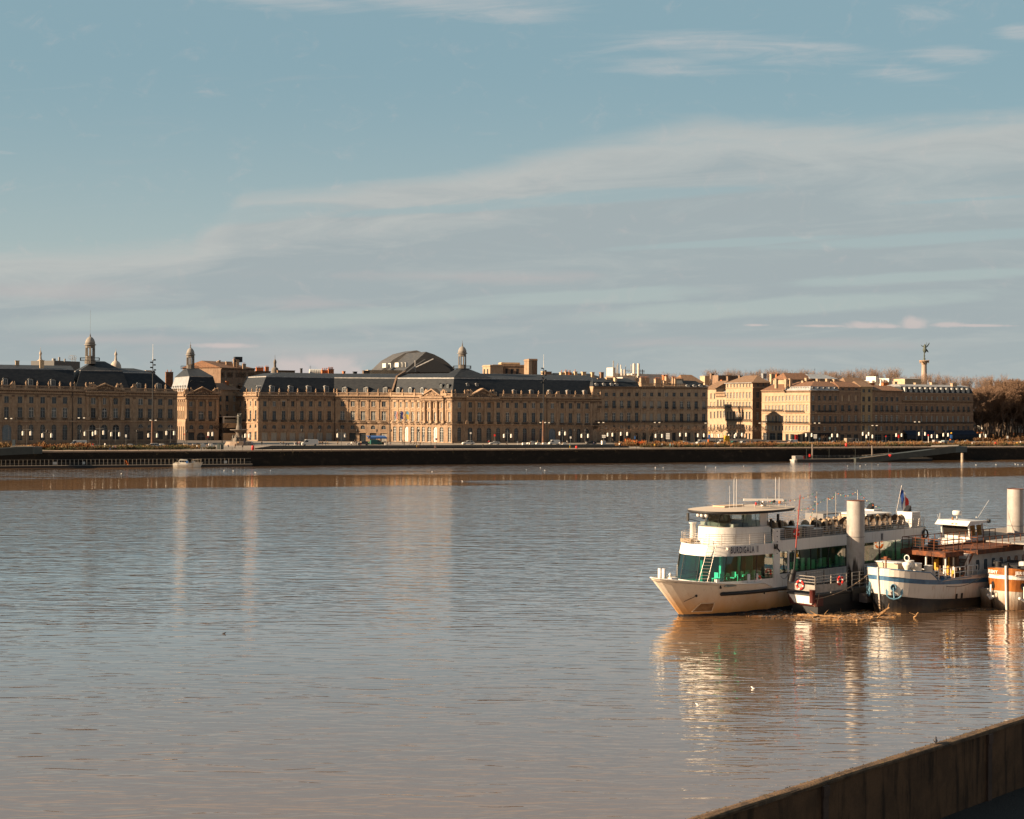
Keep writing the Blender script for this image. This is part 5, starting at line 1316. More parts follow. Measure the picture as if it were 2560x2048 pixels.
# more roofs showing above the quay houses
for i,(x0_,x1_,qy,rise,mt,lb) in enumerate([
 (1708,1758,957,4.0,TILE2,'brown tiled roof behind the slate corner roof'),(1968,2036,949,3.4,TILE,'long orange tiled roof behind the sunlit corner building'),(2026,2092,947,2.3,ZINC,'flat grey metal roof behind the chimneys'),
 (2096,2120,957,1.8,TILE,'small orange roof with clay pots left of the broad tiled roof'),(2118,2180,965,4.4,TILE2,'broad sunlit tiled roof rising behind the blind-windowed front'),(1868,1900,949,2.4,CREAM,'pale flat roof block above the hipped tile roof')]):
 rb_off = 120 if x0_ == 1868 else 34
 house(x0_,YL(x0_)+rb_off,x1_,YL(x1_)+rb_off,lb,qy,1040,[],M1 if mt is not CREAM else M1,name='rear_house',depth=13,corn=0,roof=('tile',rise,2,3,mt) if mt is not CREAM else ('flat',mt))
WH2 = pbr('bright_white_wall',(.66,.62,.55),.8)
T = empty('white_rooftops',Vector((at(2190,950,760).x,760,GZ)),'cluster of bright white boxy rooftops with a square white turret','building')
for (x0_,x1_,y0,y1) in ((2112,2125,965,951),(2150,2180,975,952),(2180,2202,975,951),(2189,2196,955,941),(2202,2235,970,950),(2222,2226,955,946),(2208,2212,955,948)):
 mb = MB(); a = at(x0_,1000,760); mb.M = Matrix.Translation((a.x,a.y,0)) @ Matrix.Rotation(.42,4,'Z'); w_ = (x1_-x0_)/FPX*760; mb.box(0,w_,0,8,zat(x0_,y0,760),zat(x0_,y1,760)); mb.build('wall',WH2,T)
for (x,y,n_) in ((2150+30,962,3),(2215,962,4)): chimney(T,x,y,957.5,16,755,mat=BRICKP,pots=n_)
# ------------------------------------------------------------------ monument column with winged statue
c = at(2310,1000,900); c.z = 0
T = empty('monument_column',Vector((c.x,c.y,GZ)),'tall pale fluted column topped by a green winged statue','monument')
k_ = 900/FPX
mb = MB(); zz_ = lambda y: zat(2310,y,900)
nf = 20
mb.lathe([(7.0*k_,GZ-.04),(6.9*k_,zz_(950)),(6.0*k_,zz_(912))],c,16); mb.build('shaft',stone('pinkish_column_stone',(.52,.40,.33),(.42,.32,.26),(.28,.21,.17),scale=.5),T)
mb = MB(); mb.lathe([(6.1*k_,zz_(912)),(7.2*k_,zz_(910.5)),(6.6*k_,zz_(909)),(9.0*k_,zz_(905.5)),(12.2*k_,zz_(903.5)),(12.4*k_,zz_(901.6)),(9*k_,zz_(901.4))],c,16)
for i in range(4):
 a = math.pi/4+i*math.pi/2; mb.cbox(c+Vector((math.cos(a)*2.9,math.sin(a)*2.9,zz_(904.3))),.5,.5,2.0)
mb.build('capital',TRIM,T)
GRN = pbr('verdigris_bronze',(.085,.105,.085),.6,col2=(.05,.065,.055),nscale=.8)
mb = MB(); mb.lathe([(2.6*k_,zz_(901.4)),(2.8*k_,zz_(896)),(1.6*k_,zz_(895)),(2.0*k_,zz_(889)),(1.2*k_,zz_(886.5)),(1.9*k_,zz_(884)),(.8*k_,zz_(881))],c,10); mb.build('pedestal',GRN,T)
mb = MB(); h = Vector((c.x,c.y,0))
mb.lathe([(.3,zz_(882.5)),(.75,zz_(881)),(1.3,zz_(876)),(.95,zz_(871)),(.8,zz_(868)),(.95,zz_(864.5)),(.35,zz_(862.8)),(.42,zz_(861.6)),(.3,zz_(860.3))],c+Vector((.3,0,0)),9)
mb.add([h+Vector((.6,0,zz_(875))),h+Vector((2.9,.3,zz_(881))),h+Vector((2.2,.5,zz_(876))),h+Vector((1.0,.2,zz_(870)))],[(0,1,2,3)])
mb.prism([h+Vector((.6,0,zz_(876))),h+Vector((2.6,0,zz_(881.3))),h+Vector((2.3,0,zz_(876.5))),h+Vector((.9,0,zz_(870)))],(0,.6,0))
for s_,pts in ((1,[(.7,867),(1.5,866),(2.2,862),(3.2,856.5),(3.4,857.5),(3.0,862),(2.0,867.5),(1.0,870)]),(-1,[(-.2,866),(-1.2,864.5),(-2.2,861),(-1.9,863.5),(-1.5,866),(-.4,868)])):
 mb.prism([h+Vector((x_,.4,zz_(y_))) for x_,y_ in pts],(.1,.35,0))
mb.tube(h+Vector((.9,0,zz_(864.5))),h+Vector((1.4,-.2,zz_(860))),.2,.14,5); mb.tube(h+Vector((1.4,-.2,zz_(860))),h+Vector((1.3,-.2,zz_(855.5))),.14,.08,5)
mb.tube(h+Vector((-.3,0,zz_(864.5))),h+Vector((-1.2,-.3,zz_(866))),.2,.12,5)
mb.build('winged_statue',GRN,T)
# ------------------------------------------------------------------ trees
def tree_mesh(seed,H,trunk_r,spread,levels,twig,trunk_frac=.3,upward=.55,leaf=0,leafs=.2,dens=1.0,wr=.012,tl=3):
 """bare tree: tapered trunk, limbs and sheaves of twigs. returns (wood MB, twig MB)"""
 rn = random.Random(seed); wd = MB(); tw = MB()
 def twigs(p,d,n,L):
  for _ in range(n):
   q = (d + Vector((rn.gauss(0,.55),rn.gauss(0,.55),rn.gauss(.15,.4)))).normalized()
   l = L*rn.uniform(.5,1.2); e = p + q*l; side = q.cross(Vector((rn.uniform(-1,1),rn.uniform(-1,1),rn.uniform(-1,1)))).normalized()*wr
   tw.add([p-side,p+side,e],[(0,1,2)])
   for _k in range(2):
    u = rn.uniform(.3,.8); b = p+q*l*u; q2 = (q+Vector((rn.gauss(0,.6),rn.gauss(0,.6),rn.gauss(.1,.5)))).normalized(); tw.add([b-side*.7,b+side*.7,b+q2*l*.5],[(0,1,2)])
   if leaf and rn.random() < leaf:
    m = p.lerp(e,rn.uniform(.4,1)); s_ = leafs*rn.uniform(.6,1.3)
    a = Vector((rn.uniform(-1,1),rn.uniform(-1,1),rn.uniform(-1,1)))*s_; b = Vector((rn.uniform(-1,1),rn.uniform(-1,1),rn.uniform(-1,1)))*s_
    tw.add([m,m+a,m+b],[(0,1,2)],1)
 def grow(p,d,L,r,lv):
  seg = 3; q = p; dd = d
  for i in range(seg):
   dd = (dd+Vector((rn.gauss(0,.10),rn.gauss(0,.10),.06*upward))).normalized(); e = q+dd*(L/seg)
   wd.tube(q,e,r*(1-i*.2),r*(1-(i+1)*.2),5 if lv < 2 else 3,cap=False)
   if lv >= tl: twigs(e,dd,int(twig*dens),L*.55)
   q = e
  if lv < levels:
   n = rn.choice((3,4)) if lv < 2 else 3
   for i in range(n):
    a = 2*math.pi*(i+rn.random()*.8)/n; s_ = spread*rn.uniform(.7,1.25)
    nd_ = (dd + Vector((math.cos(a)*s_,math.sin(a)*s_,upward*rn.uniform(0,.8)))).normalized()
    grow(q,nd_,L*rn.uniform(.62,.82),r*.42,lv+1)
 grow(Vector((0,0,-.1)),Vector((0,0,1)),H*trunk_frac,trunk_r,0)
 top = max(p.z for p in tw.v); k = H/top
 for m in (wd,tw): m.v = [Vector((p.x*k,p.y*k,p.z*k)) for p in m.v]
 return wd,tw
BARK = pbr('grey_brown_bark',(.065,.045,.032),.9,col2=(.11,.08,.06),nscale=1.5)
TWIGA = pbr('red_brown_twigs',(.19,.12,.08),.95); TWIGB = pbr('grey_twigs',(.22,.15,.11),.95); BARKP = pbr('pale_bark',(.20,.15,.115),.9); TWIGC = pbr('dark_brown_twigs',(.085,.052,.034),.95); LEAFB = pbr('dry_brown_leaves',(.20,.12,.07),.9)
def tree_proto(seed,wm,tm,lm=None,**k):
 wd,tw = tree_mesh(seed,**k); return wd.mesh('trunk',wm),tw.mesh('crown',[tm,lm or tm])
def place_tree(proto,loc,s,rz,label,group,sz=1.0):
 T = empty('bare_tree',loc,label,'tree',group,rz); T.scale = (s,s,s*sz)
 for nm,me in (('trunk',proto[0]),('crown',proto[1])):
  o = bpy.data.objects.new(nm,me); o.parent = T; COL.objects.link(o)
 return T
tall = [tree_proto(s_,BARK,TWIGA,LEAFB,H=27,trunk_r=.30,spread=.52,levels=5,twig=6,trunk_frac=.15,upward=.42,leaf=.22,leafs=.16,wr=.024,tl=1) for s_ in (1,2,3)]
mid = [tree_proto(s_,BARKP,TWIGB,H=22,trunk_r=.34,spread=.34,levels=4,twig=4,trunk_frac=.36,upward=1.0,wr=.022,tl=3) for s_ in (11,12,13)]
low = [tree_proto(s_,BARK,TWIGC,H=7.5,trunk_r=.16,spread=.75,levels=4,twig=2,trunk_frac=.32,upward=.25,wr=.024) for s_ in (21,22)]
rn = random.Random(31)
# tall brown grove past the last building
ids = 0
spots = []
for row,(Yo,x0_,x1_,n_) in enumerate([(22,2452,2625,8),(40,2440,2640,9),(60,2445,2650,9),(80,2436,2660,9)]):
 for i in range(n_):
  px_ = x0_+(x1_-x0_)*i/(n_-1)+rn.uniform(-6,6); spots.append((px_,YL(px_)+Yo-15,row))
i_in = [sum(1 for q in spots if q[2] == a[2] and q[0] <= a[0]) for a in spots]
for i,(px_,Yd,row) in enumerate(spots):
 p = at(px_,1050,Yd); p.z = GZ
 ytop = 968 - min(1,max(0,(px_-2440)/90))*20
 h = zat(px_,ytop+rn.uniform(-6,6)-(4-row)*0,Yd)-GZ
 place_tree(tall[i % 3],p,h/27,rn.uniform(0,6.28),'tall brown bare tree of the right-hand grove, %s from the left in the %s row' % (nth(i_in[i]),('front','second','third','rear')[row]),'brown trees of the right-hand grove')
# undergrowth and far fronts behind the grove
for k_,(a,b,yo,q,mt,lb) in enumerate(((2425,2680,150,1052,STONE3,'long shaded brown front glimpsed between the trunks of the grove'),)):
 house(a,YL(a)+yo,b,YL(b)+yo,lb,q,1100,[(1062,1072,[a+12+14*i for i in range(17)],5,'cas'),(1082,1096,[a+12+14*i for i in range(17)],6,'dark')],[mt,mt,TRIM,TRIMD],depth=12,corn=0,roof=('tile',3,1,1,SLATE))
for (a,b,y0,y1,lb) in ((2436,2456,1080,1063,'bright white canopy glimpsed between the first trunks of the grove'),(2528,2585,1082,1064,'white marquee with red edge glimpsed at the far right behind the trunks')):
 p = at(a,y0,YL(a)+60); q = at(b,y0,YL(a)+62); h = (y0-y1)/FPX*p.y; mb = MB(); mb.add([p,q,q+Vector((0,0,h*.7)),p.lerp(q,.5)+Vector((0,3,h)),p+Vector((0,0,h*.7))],[(0,1,2,3,4)]); mb.box(p.x,q.x,p.y-.1,p.y+.1,p.z-.7,p.z-.01,1)
 for x in (p.x,q.x): mb.box(x-.1,x+.1,p.y-.1,p.y+.1,GZ,p.z,0)
 tag(mb.build('marquee',[FRAMEW,BRICKP]),lb,'tent')
dk_ = [tree_proto(s_,BARK,TWIGC,LEAFB,H=16,trunk_r=.18,spread=.62,levels=5,twig=4,trunk_frac=.14,upward=.3,leaf=.1,leafs=.15,wr=.03,tl=1) for s_ in (41,42)]
for i in range(22):
 px_ = 2446+i*8.6+rn.uniform(-3,3); Yd = YL(px_)+rn.choice((14,34,58)); p = at(px_,1050,Yd); p.z = GZ; h = zat(px_,rn.uniform(1008,1030),Yd)-GZ
 place_tree(dk_[i % 2],p,h/16,rn.uniform(0,6.28),'dark young bare tree under the right-hand grove, %s from the left' % nth(i+1),'dark young trees under the grove')
# skyline trees of the great square behind the roofs
sk = []
for i in range(38):
 px_ = 1772+i*19.5+rn.uniform(-5,5); sk.append((px_,rn.uniform(912,921) if px_ < 2250 else rn.uniform(924,934) if px_ < 2380 else rn.uniform(928,940),845+rn.uniform(-15,20)))
for i in range(8): sk.append((1632+i*17+rn.uniform(-4,4),924+abs(i-1.5)*2.6+rn.uniform(-2,3),830))
sk.sort()
for i,(px_,yt,Yd) in enumerate(sk):
 p = at(px_,1050,Yd); p.z = GZ; h = zat(px_,yt,Yd)-GZ
 place_tree(mid[i % 3],p,h/22,rn.uniform(0,6.28),'distant grey leafless treetop on the skyline above the roofs, %s from the left' % nth(i+1),'leafless trees on the skyline')
# low trees along the quay before the terrace
for i in range(22):
 px_ = 1514+i*18.4+rn.uniform(-4,4)
 Yd = YL(px_)-rn.uniform(13,22); p = at(px_,1050,Yd); p.z = GZ
 h = zat(px_,rn.uniform(1060,1066),Yd)-GZ
 place_tree(low[i % 2],p,h/7.5,rn.uniform(0,6.28),'low dark leafless tree before the terrace houses, %s from the left' % nth(i+1),'low street trees before the terrace')
for (px_,Yd,h,lb) in ((245,548,4.6,'small reddish bare sapling in front of the left palace arches'),(2060,650,4,'small bare sapling before the shaded corner front')):
 p = at(px_,1050,Yd); p.z = GZ; place_tree(low[0],p,h/7.5,1.0,lb,None)
# ------------------------------------------------------------------ grasses and hedges on the quay
def grass_band(name,label,segs,cols,n,hr,seed,wide=.35):
 rn = random.Random(seed); mb = MB(); tot = sum(abs(b-a) for a,b,*_ in segs)
 for (xa,xb,da,db) in segs:
  k = int(n*abs(xb-xa)/tot)
  for i in range(k):
   u = rn.random(); px_ = xa+(xb-xa)*u; dq = rn.uniform(da,db)
   # point on the bank: intersect the pixel column with the line parallel to the quay
   s_ = (px_-1280)/FPX; Yd = (536+dq)/(1-.37*s_); c = Vector((s_*Yd,Yd,GZ))
   cl = noise.noise(Vector((c.x*.22,c.y*.15,seed)))
   if cl < -.22: continue
   h = rn.uniform(*hr)*(1+cl*.9)
   mi = 0 if noise.noise(Vector((c.x*.12+5,c.y*.1,seed+3)))+rn.uniform(-.25,.25) > 0 else 1
   if rn.random() < .12: mi = 2
   for _ in range(4):
    a = rn.uniform(0,6.28); l = rn.uniform(.3,1)*h*.55; w_ = wide*rn.uniform(.3,1)
    t_ = c+Vector((math.cos(a)*l,math.sin(a)*l,h*rn.uniform(.55,1)))
    sd = Vector((-math.sin(a),math.cos(a),0))*w_*.5
    mb.add([c-sd*.4,c+sd*.4,t_+sd,t_-sd*.6],[(0,1,2,3)],mi)
 o = mb.build(name,cols); tag(o,label,'grass' if 'grass' in name else 'plants',kind='stuff'); return o
GO = pbr('dry_orange_grass',(.22,.09,.03),.95); GT = pbr('straw_grass',(.20,.12,.05),.95); GD = pbr('dark_green_grass',(.040,.042,.015),.95); GG2 = pbr('olive_grass',(.085,.075,.028),.95); GB = pbr('brown_stalks',(.10,.05,.02),.95)
grass_band('ornamental_grass','orange ornamental grasses along the far left quay garden',[(-30,225,20,34)],[GO,GT,GB],2600,(.9,1.9),1)
grass_band('low_shrubs','dark low shrubs under the orange grasses on the left quay garden',[(-30,228,12,20),(228,540,14,18)],[GD,GB,GG2],1700,(.5,1.1),2)
grass_band('olive_grass','olive and brown grass plots on the quay before the pavilion',[(228,500,18,44)],[GG2,GT,GD],2400,(.5,1.1),3)
grass_band('ornamental_grass','brown and straw grasses along the right quay garden',[(1540,1700,26,46),(1700,2350,18,36),(2350,2620,18,40)],[GT,GO,GB],6200,(.8,1.8),4)
grass_band('low_shrubs','dark low shrubs edging the right quay garden',[(1600,2620,12,19)],[GD,GB,GG2],4200,(.6,1.3),5)
grass_band('low_shrubs','dark hedge and brushwood between the trunks of the right-hand grove',[(2436,2640,96,170)],[GB,GB,TWIGC],2200,(.9,2.2),7,.7)
grass_band('low_shrubs','orange garden bushes and netting by the roadworks right of the palace',[(1566,1612,34,46)],[pbr('orange_netting',(.55,.12,.02),.8),GO,GT],500,(1.0,2.6),6)
# ------------------------------------------------------------------ street furniture on the far quay
def gp(px,py): return on_z(px,py,GZ)
def col_pt(px,dq,z=GZ):
 """the point of a pixel column at distance dq behind the quay edge"""
 s_ = (px-1280)/FPX; Yd = (536+dq)/(1-.37*s_); return Vector((s_*Yd,Yd,z))
LAMPW = pbr('white_lamp_shade',(.74,.70,.63),.5); POLE = pbr('grey_lamp_pole',(.10,.10,.10),.5)
RED = pbr('bright_red_paint',(.55,.02,.015),.5); ORNG = pbr('orange_plastic',(.60,.13,.01),.5); YEL = pbr('yellow_paint',(.60,.33,.02),.5)
WHP = pbr('white_vehicle_paint',(.62,.61,.58),.35); BLP = pbr('blue_paint',(.03,.10,.28),.5)
# twin-shade street lamps
def lamp_parts():
 a = MB(); a.tube((0,0,0),(0,0,5.4),.09,.06,6); a.box(-1.7,1.7,-.04,.04,4.3,4.4)
 for s_ in (-1.6,1.6): a.box(s_-.03,s_+.03,-.03,.03,4.0,4.4)
 b = MB(); b.tube((0,0,-.72),(0,0,.72),.40,.40,12); b.tube((0,0,.72),(0,0,.82),.2,.2,8)
 return a.mesh('lamp_pole',POLE),b.mesh('lamp_shade',LAMPW)
LP,LS = lamp_parts()
pairs = [(57.9,77.3,1083.7),(107,129,1089),(212.8,233,1084.8),(240,259.5,1082),(279,299,1086),(372,393.5,1089),(417,436,1083),(522,532,1085.5),(614,624,1089.5),(844.6,863,1089),(1260.7,1278.7,1090),
 (1399.9,1413.6,1084),(1454.8,1471,1090),(1520,1532,1087),(1553,1569,1085),(1640,1656,1090),(1701,1716,1087),(1745.7,1760.7,1088.6),(1781.8,1797.4,1089.5),(1823,1837.7,1090.7),(1841,1856,1087),
 (2016,2030,1088),(2081,2094.5,1089),(2157.7,2172.5,1085),(2167,2182,1091.5),(2241.4,2254.8,1088),(2298.4,2313.4,1085),(2330,2343.6,1091),(2359,2371,1087.5),(2451,2465,1090)]
for k,(a,b,y) in enumerate(pairs):
 c = col_pt((a+b)/2,62 if k % 3 else 52); w_ = abs(b-a)/2/FPX*c.y; zc = zat((a+b)/2,y,c.y)
 T = empty('street_lamp',c,'quay street lamp with two white cylinder shades, %s from the left' % nth(k+1),'street lamp','street lamps with two white cylinders')
 po = inst('pole',LP,T,c); po.scale = (w_/1.6,1,(zc-GZ)/3.4)
 for s_ in (-1,1): inst('lamp_shade',LS,T,Vector((c.x+s_*w_,c.y,zc)))
# small box signs and signposts
def sign(px,yc,w_,h_,mat,label,dq=55,pole=POLE,name='road_sign',lines=0,dark=None):
 c = col_pt(px,dq); z = zat(px,yc,c.y); k = c.y/FPX
 T = empty(name,c,label,'sign'); mb = MB(); mb.tube(c,Vector((c.x,c.y,z)),.07,n=5); mb.build('pole',pole,T)
 mb = MB(); mb.cbox((c.x,c.y-.1,z),w_*k,.12,h_*k,0)
 for i in range(lines): mb.cbox((c.x,c.y-.165,z+h_*k*(.5-(i+1)/(lines+1))),w_*k*.98,.02,.12,1)
 mb.build('panel',[mat,dark or IRON],T)
sign(1510,1091,9,7,WHP,'white two-line direction board at the right end of the palace',lines=1)
sign(1670,1090.5,9.5,15,WHP,'tall white direction board with four lines before the terrace',lines=3)
sign(2038.5,1091,8,10,WHP,'white stacked direction signs at the sunlit corner building',lines=3)
sign(315.5,1090,4,7,WHP,'small white upright sign before the left palace arches')
sign(1427,1094,4,5,WHP,'small white sign before the palace central door')
sign(2075,1095.5,4,5,pbr('pale_blue_sign',(.35,.5,.55),.5),'pale blue square sign before the shaded corner block')
sign(2049,1097,3.5,4,pbr('pale_blue_sign',(.35,.5,.55),.5),'tiny pale blue sign near the white direction signs')
sign(2519,1093,4,6,WHP,'small white sign among the trunks of the right-hand grove')
sign(2246.5,1091,3.5,8,RED,'red and white sign before the dark shopfronts')
sign(2215,1091,3,3,RED,'tiny red round sign before the dark shopfronts')
sign(1237,1088.5,4,5,RED,'small red and white sign between the palace arches',lines=0)
sign(461,1085.5,3,3,RED,'tiny red sign left of the pavilion arches'); sign(520,1092,4,4,RED,'red sign in front of the pavilion door')
sign(1177,1083,4,4,WHP,'small white square sign before the first palace arch')
sign(925,1092,4.5,4.5,IRON,'round dark sign before the shaded shopfronts'); sign(1091.5,1098,5,5,pbr('purple_sign',(.12,.05,.10),.5),'round purple sign before the bright palace door')
sign(1058.5,1090,3.5,6,pbr('grey_sign',(.22,.24,.26),.5),'grey plate on a pole before the sunlit arcade')
# navigation marks on posts
for px_,yb_,yt_,lb in ((1771.5,1103,1082,'blue and orange advertising column with yellow ball before the terrace'),(2376.5,1104,1083,'blue and orange advertising column with yellow ball before the blue awnings')):
 c = col_pt(px_,50); k = c.y/FPX; zb,zt = GZ,zat(px_,yt_,c.y); T = empty('advertising_column',c,lb,'column')
 mb = MB(); mb.lathe([(.35,zb-GZ),(.35,(zt-GZ)*.45)],c,8); mb.build('lower_panel',ORNG,T)
 mb = MB(); mb.cbox(c+Vector((.35,0,(zt-GZ)*.68)),.9,.5,1.6); mb.build('upper_panel',BLP,T)
 mb = MB(); mb.ball(c+Vector((.45,0,zt-GZ)),.42,8); mb.build('ball',YEL,T)
c = col_pt(1586.5,48); T = empty('advertising_column',c,'slim orange and blue post by the orange roadworks','column')
mb = MB(); mb.lathe([(.18,0),(.18,2.2)],c,6); mb.build('lower_panel',ORNG,T); mb = MB(); mb.cbox(c+Vector((.2,0,3.2)),.5,.3,1.2); mb.build('upper_panel',BLP,T)
c = col_pt(2321.5,22); T = empty('navigation_mark',c,'white post with red ball top beside the right gangway','post')
mb = MB(); mb.tube(c-Vector((0,0,1.5)),Vector((c.x,c.y,zat(2321.5,1091,c.y))),.13,n=6); mb.build('post',LAMPW,T)
mb = MB(); mb.ball(Vector((c.x,c.y,zat(2321.5,1088.5,c.y))),.36,8); mb.build('ball',RED,T)
# classical lanterns on dark poles before the fronts
LT = MB(); LT.tube((0,0,0),(0,0,5),.09,.06,6); LT.lathe([(.12,5),(.3,5.2),(.38,5.9),(.1,6.15),(.02,6.4)],(0,0,0),6)
lm = LT.mesh('lantern_post',IRON)
for k,(px_,yb) in enumerate([(203,1104),(467.5,1103),(844,1103),(893,1103),(942.5,1103),(800.5,1103),(755.5,1103),(978,1103),(1046,1103),(118,1103),(1437,1103),(274,1103),(343,1103),(1464,1104)]):
 c = col_pt(px_,84 if px_ > 700 else 60); o = bpy.data.objects.new('lantern_post',lm); COL.objects.link(o); o.location = c
 tag(o,'slim dark lantern post in front of the palaces, %s from the left' % nth(1+sum(1 for q in (203,467.5,844,893,942.5,800.5,755.5,978,1046,118,1437,274,343,1464) if q < px_)),'lamp post','dark lantern posts before the palaces')
# hanging cable lights: twin heads over the street
for k,(px_,y_) in enumerate([(22,1046.5),(204,1045),(383,1051),(1357,1056.5),(1503,1056.5),(1643,1056.5),(1770,1058),(1905,1058),(2043,1058),(2293,1055),(2187,1064),(1367,1057)]):
 c = col_pt(px_,70); z = zat(px_,y_,c.y); T = empty('double_headed_lamp',c,'tall dark mast lamp with two small white heads, %s from the left' % nth(1+sum(1 for q in (22,204,383,1357,1503,1643,1770,1905,2043,2293,2187,1367) if q < px_)),'street lamp','tall lamps with two small heads')
 mb = MB(); mb.tube(c,Vector((c.x,c.y,z)),.07,.04,n=5)
 for s_ in (-1,1): mb.tube(Vector((c.x,c.y,z-.4)),Vector((c.x+s_*.9,c.y,z)),.04,n=4)
 mb.build('pole',IRON,T)
 for s_ in (-1,1): mb = MB(); mb.cbox((c.x+s_*1.0,c.y,z),.7,.5,.35); mb.build('lamp_head',LAMPW,T)
# the two very tall lighting masts
RUSTY = pbr('rusty_mast_foot',(.16,.07,.035),.8,col2=(.08,.05,.04),nscale=1.2)
for (px_,yb,ymid,ytop,ytip,lb,heads) in ((381.5,1112,1052,900,861,'tall lighting mast with rusty foot and cluster of dark floodlights before the left palace',[(5,900),(-4,906),(5,912.5),(-4,919),(6,925),(-3,930),(3,929)]),
 (1358.5,1108,1052,922,886,'tall lighting mast with rusty foot before the right palace',[(-4,921),(5,927),(-4,933),(5,938),(5,949),(-4,945),(-4,956)])):
 c = col_pt(px_,56 if px_ < 1000 else 60); k = c.y/FPX; T = empty('lighting_mast',c,lb,'mast')
 z = lambda y: zat(px_,y,c.y)-GZ
 mb = MB(); mb.lathe([(.6,0),(.5,z(1075)),(.36,z(ymid))],c,10); mb.build('mast_foot',RUSTY,T)
 mb = MB(); mb.lathe([(.28,z(ymid)),(.14,z(ytop))],c,8); mb.build('pole',IRON,T)
 mb = MB(); mb.lathe([(.12,z(ytop)),(.06,z(ytip))],c,5); mb.build('mast_tip',LAMPW,T)
 for dx,y in heads:
  mb = MB(); p = c+Vector((dx*k*.8,-.2,z(y))); mb.tube(c+Vector((0,0,z(y)-.3)),p,.07,n=4); mb.cbox(p+Vector((dx*.02,0,0)),.8,.5,.5,0,.4); mb.build('floodlight',IRON,T)
# ------------------------------------------------------------------ vehicles
GLV = pbr('car_glass',(.015,.018,.022),.1,spec=.8); TYRE = pbr('tyre_rubber',(.012,.012,.012),.8); HEAD = pbr('headlamp_glass',(.55,.52,.45),.2)
def vehicle(px,dq,L_,kind,mat,label,flip=1,name='parked_car',rz=None,cat='car',group=None):
 c = col_pt(px,dq); T = empty(name,c,label,cat,group,rz=QROT if rz is None else rz)
 W_ = 1.8; h = {'car': 1.45,'suv': 1.7,'van': 2.0,'bigvan': 2.4}[kind]
 if kind in ('car','suv'): prof = [(-.5,.3),(-.5,.55),(-.485,.82*h/1.45),(-.43,.92*h/1.45),(-.32,h*.96),(-.05,h),(.12,h*.95),(.26,.95*h/1.45),(.45,.82*h/1.45),(.495,.6),(.5,.3)]
 else: prof = [(-.5,.3),(-.5,h*.5),(-.49,h*.95),(-.46,h),(.22,h),(.30,h*.93),(.40,h*.55),(.48,h*.46),(.5,h*.28),(.5,.3)]
 def P3(u,z,y): return (u*L_*flip,y*(1-max(0,(z/h-.55))*.32),z)
 mb = MB(); rings = []
 for u,z in prof: rings.append([P3(u,z,-W_/2),P3(u,z,W_/2)])
 mb.loft(rings,sm=False)
 for s_ in (-1,1): mb.add([P3(u,z,s_*W_/2) for u,z in prof],[tuple(range(len(prof)))])
 mb.add([P3(-.5,.3,-W_/2),P3(.5,.3,-W_/2),P3(.5,.3,W_/2),P3(-.5,.3,W_/2)],[(0,1,2,3)])
 mb.build('body',mat,T,local=True)
 mb = MB(); zl,zh = (.62*h,.9*h) if kind in ('car','suv') else (.58*h,.88*h)
 if kind in ('car','suv'): wins = [[(-.38,zl),(-.31,zh),(-.1,zh+.02),(-.1,zl)],[(-.08,zl),(-.08,zh+.02),(.09,zh),(.22,zl)]]; ws = [(.13,h*.93),(.26,.67*h)]
 else: wins = [[(.12,zl),(.12,zh),(.25,zh),(.34,zl)]]; ws = [(.305,h*.9),(.395,h*.58)]
 for s_ in (-1,1):
  for w_ in wins: mb.add([(P3(u,z,s_*(W_/2+.012))) for u,z in w_],[(0,1,2,3)])
 (ua,za),(ub,zb) = ws
 mb.add([P3(ua+.012,za+.01,-W_/2*.9),P3(ub+.012,zb+.01,-W_/2*.95),P3(ub+.012,zb+.01,W_/2*.95),P3(ua+.012,za+.01,W_/2*.9)],[(0,1,2,3)])
 mb.build('windows',GLV,T,local=True)
 for u in (-.32,.32):
  for s_ in (-1,1):
   mb = MB(); mb.tube((u*L_,s_*(W_/2-.1),.33),(u*L_,s_*(W_/2+.03),.33),.33,n=12); w_ = mb.build('wheel',TYRE,T,local=True)
   mb = MB(); mb.tube((u*L_,s_*(W_/2+.0),.33),(u*L_,s_*(W_/2+.045),.33),.19,n=10); mb.build('rim',LEAD,w_,local=True)
 for s_ in (-1,1):
  mb = MB(); mb.cbox((.492*L_*flip,s_*.62,.62 if kind in ('car','suv') else .85),.08,.32,.18); mb.build('headlight',HEAD,T,local=True)
 return T
DK = pbr('dark_car_paint',(.02,.022,.026),.3); GRY = pbr('grey_car_paint',(.10,.105,.11),.3); GRN_ = pbr('teal_van_paint',(.02,.10,.09),.4)
vehicle(196.5,56,6.2,'bigvan',WHP,'white van parked behind the orange grasses by the left palace',-1,'van',cat='van')
vehicle(382,46,6.0,'car',WHP,'white car passing behind the left lighting mast',-1)
vehicle(430,50,4.6,'car',DK,'dark car among the queue left of the pavilion',-1)
vehicle(775,62,6.6,'bigvan',WHP,'large white van parked right of the fountain',-1,'van',cat='van')
vehicle(908,64,4.8,'suv',GRY,'dark grey people carrier before the shaded shopfronts',-1)
vehicle(1171,66,5.2,'suv',WHP,'white sport utility car before the palace corner',-1)
vehicle(1237,66,4.6,'car',WHP,'white hatchback right of the larger white car before the palace',-1)
vehicle(1330,64,4.4,'car',WHP,'small white car partly hidden left of the tall mast',-1)
vehicle(1386,62,4.8,'van',WHP,'white and yellow van before the palace central door',-1,'van',cat='van')
vehicle(1478,64,4.4,'car',DK,'black car near the right end of the palace',-1)
vehicle(1597,60,4.2,'car',GRY,'grey car behind the orange roadworks',1)
vehicle(1711,58,5.0,'car',WHP,'long white car left of the white van before the terrace',-1)
vehicle(1755,58,5.2,'van',WHP,'white van before the terrace houses',-1,'van',cat='van')
vehicle(1778,60,4.2,'car',DK,'dark car behind the blue and orange advertising column',1)
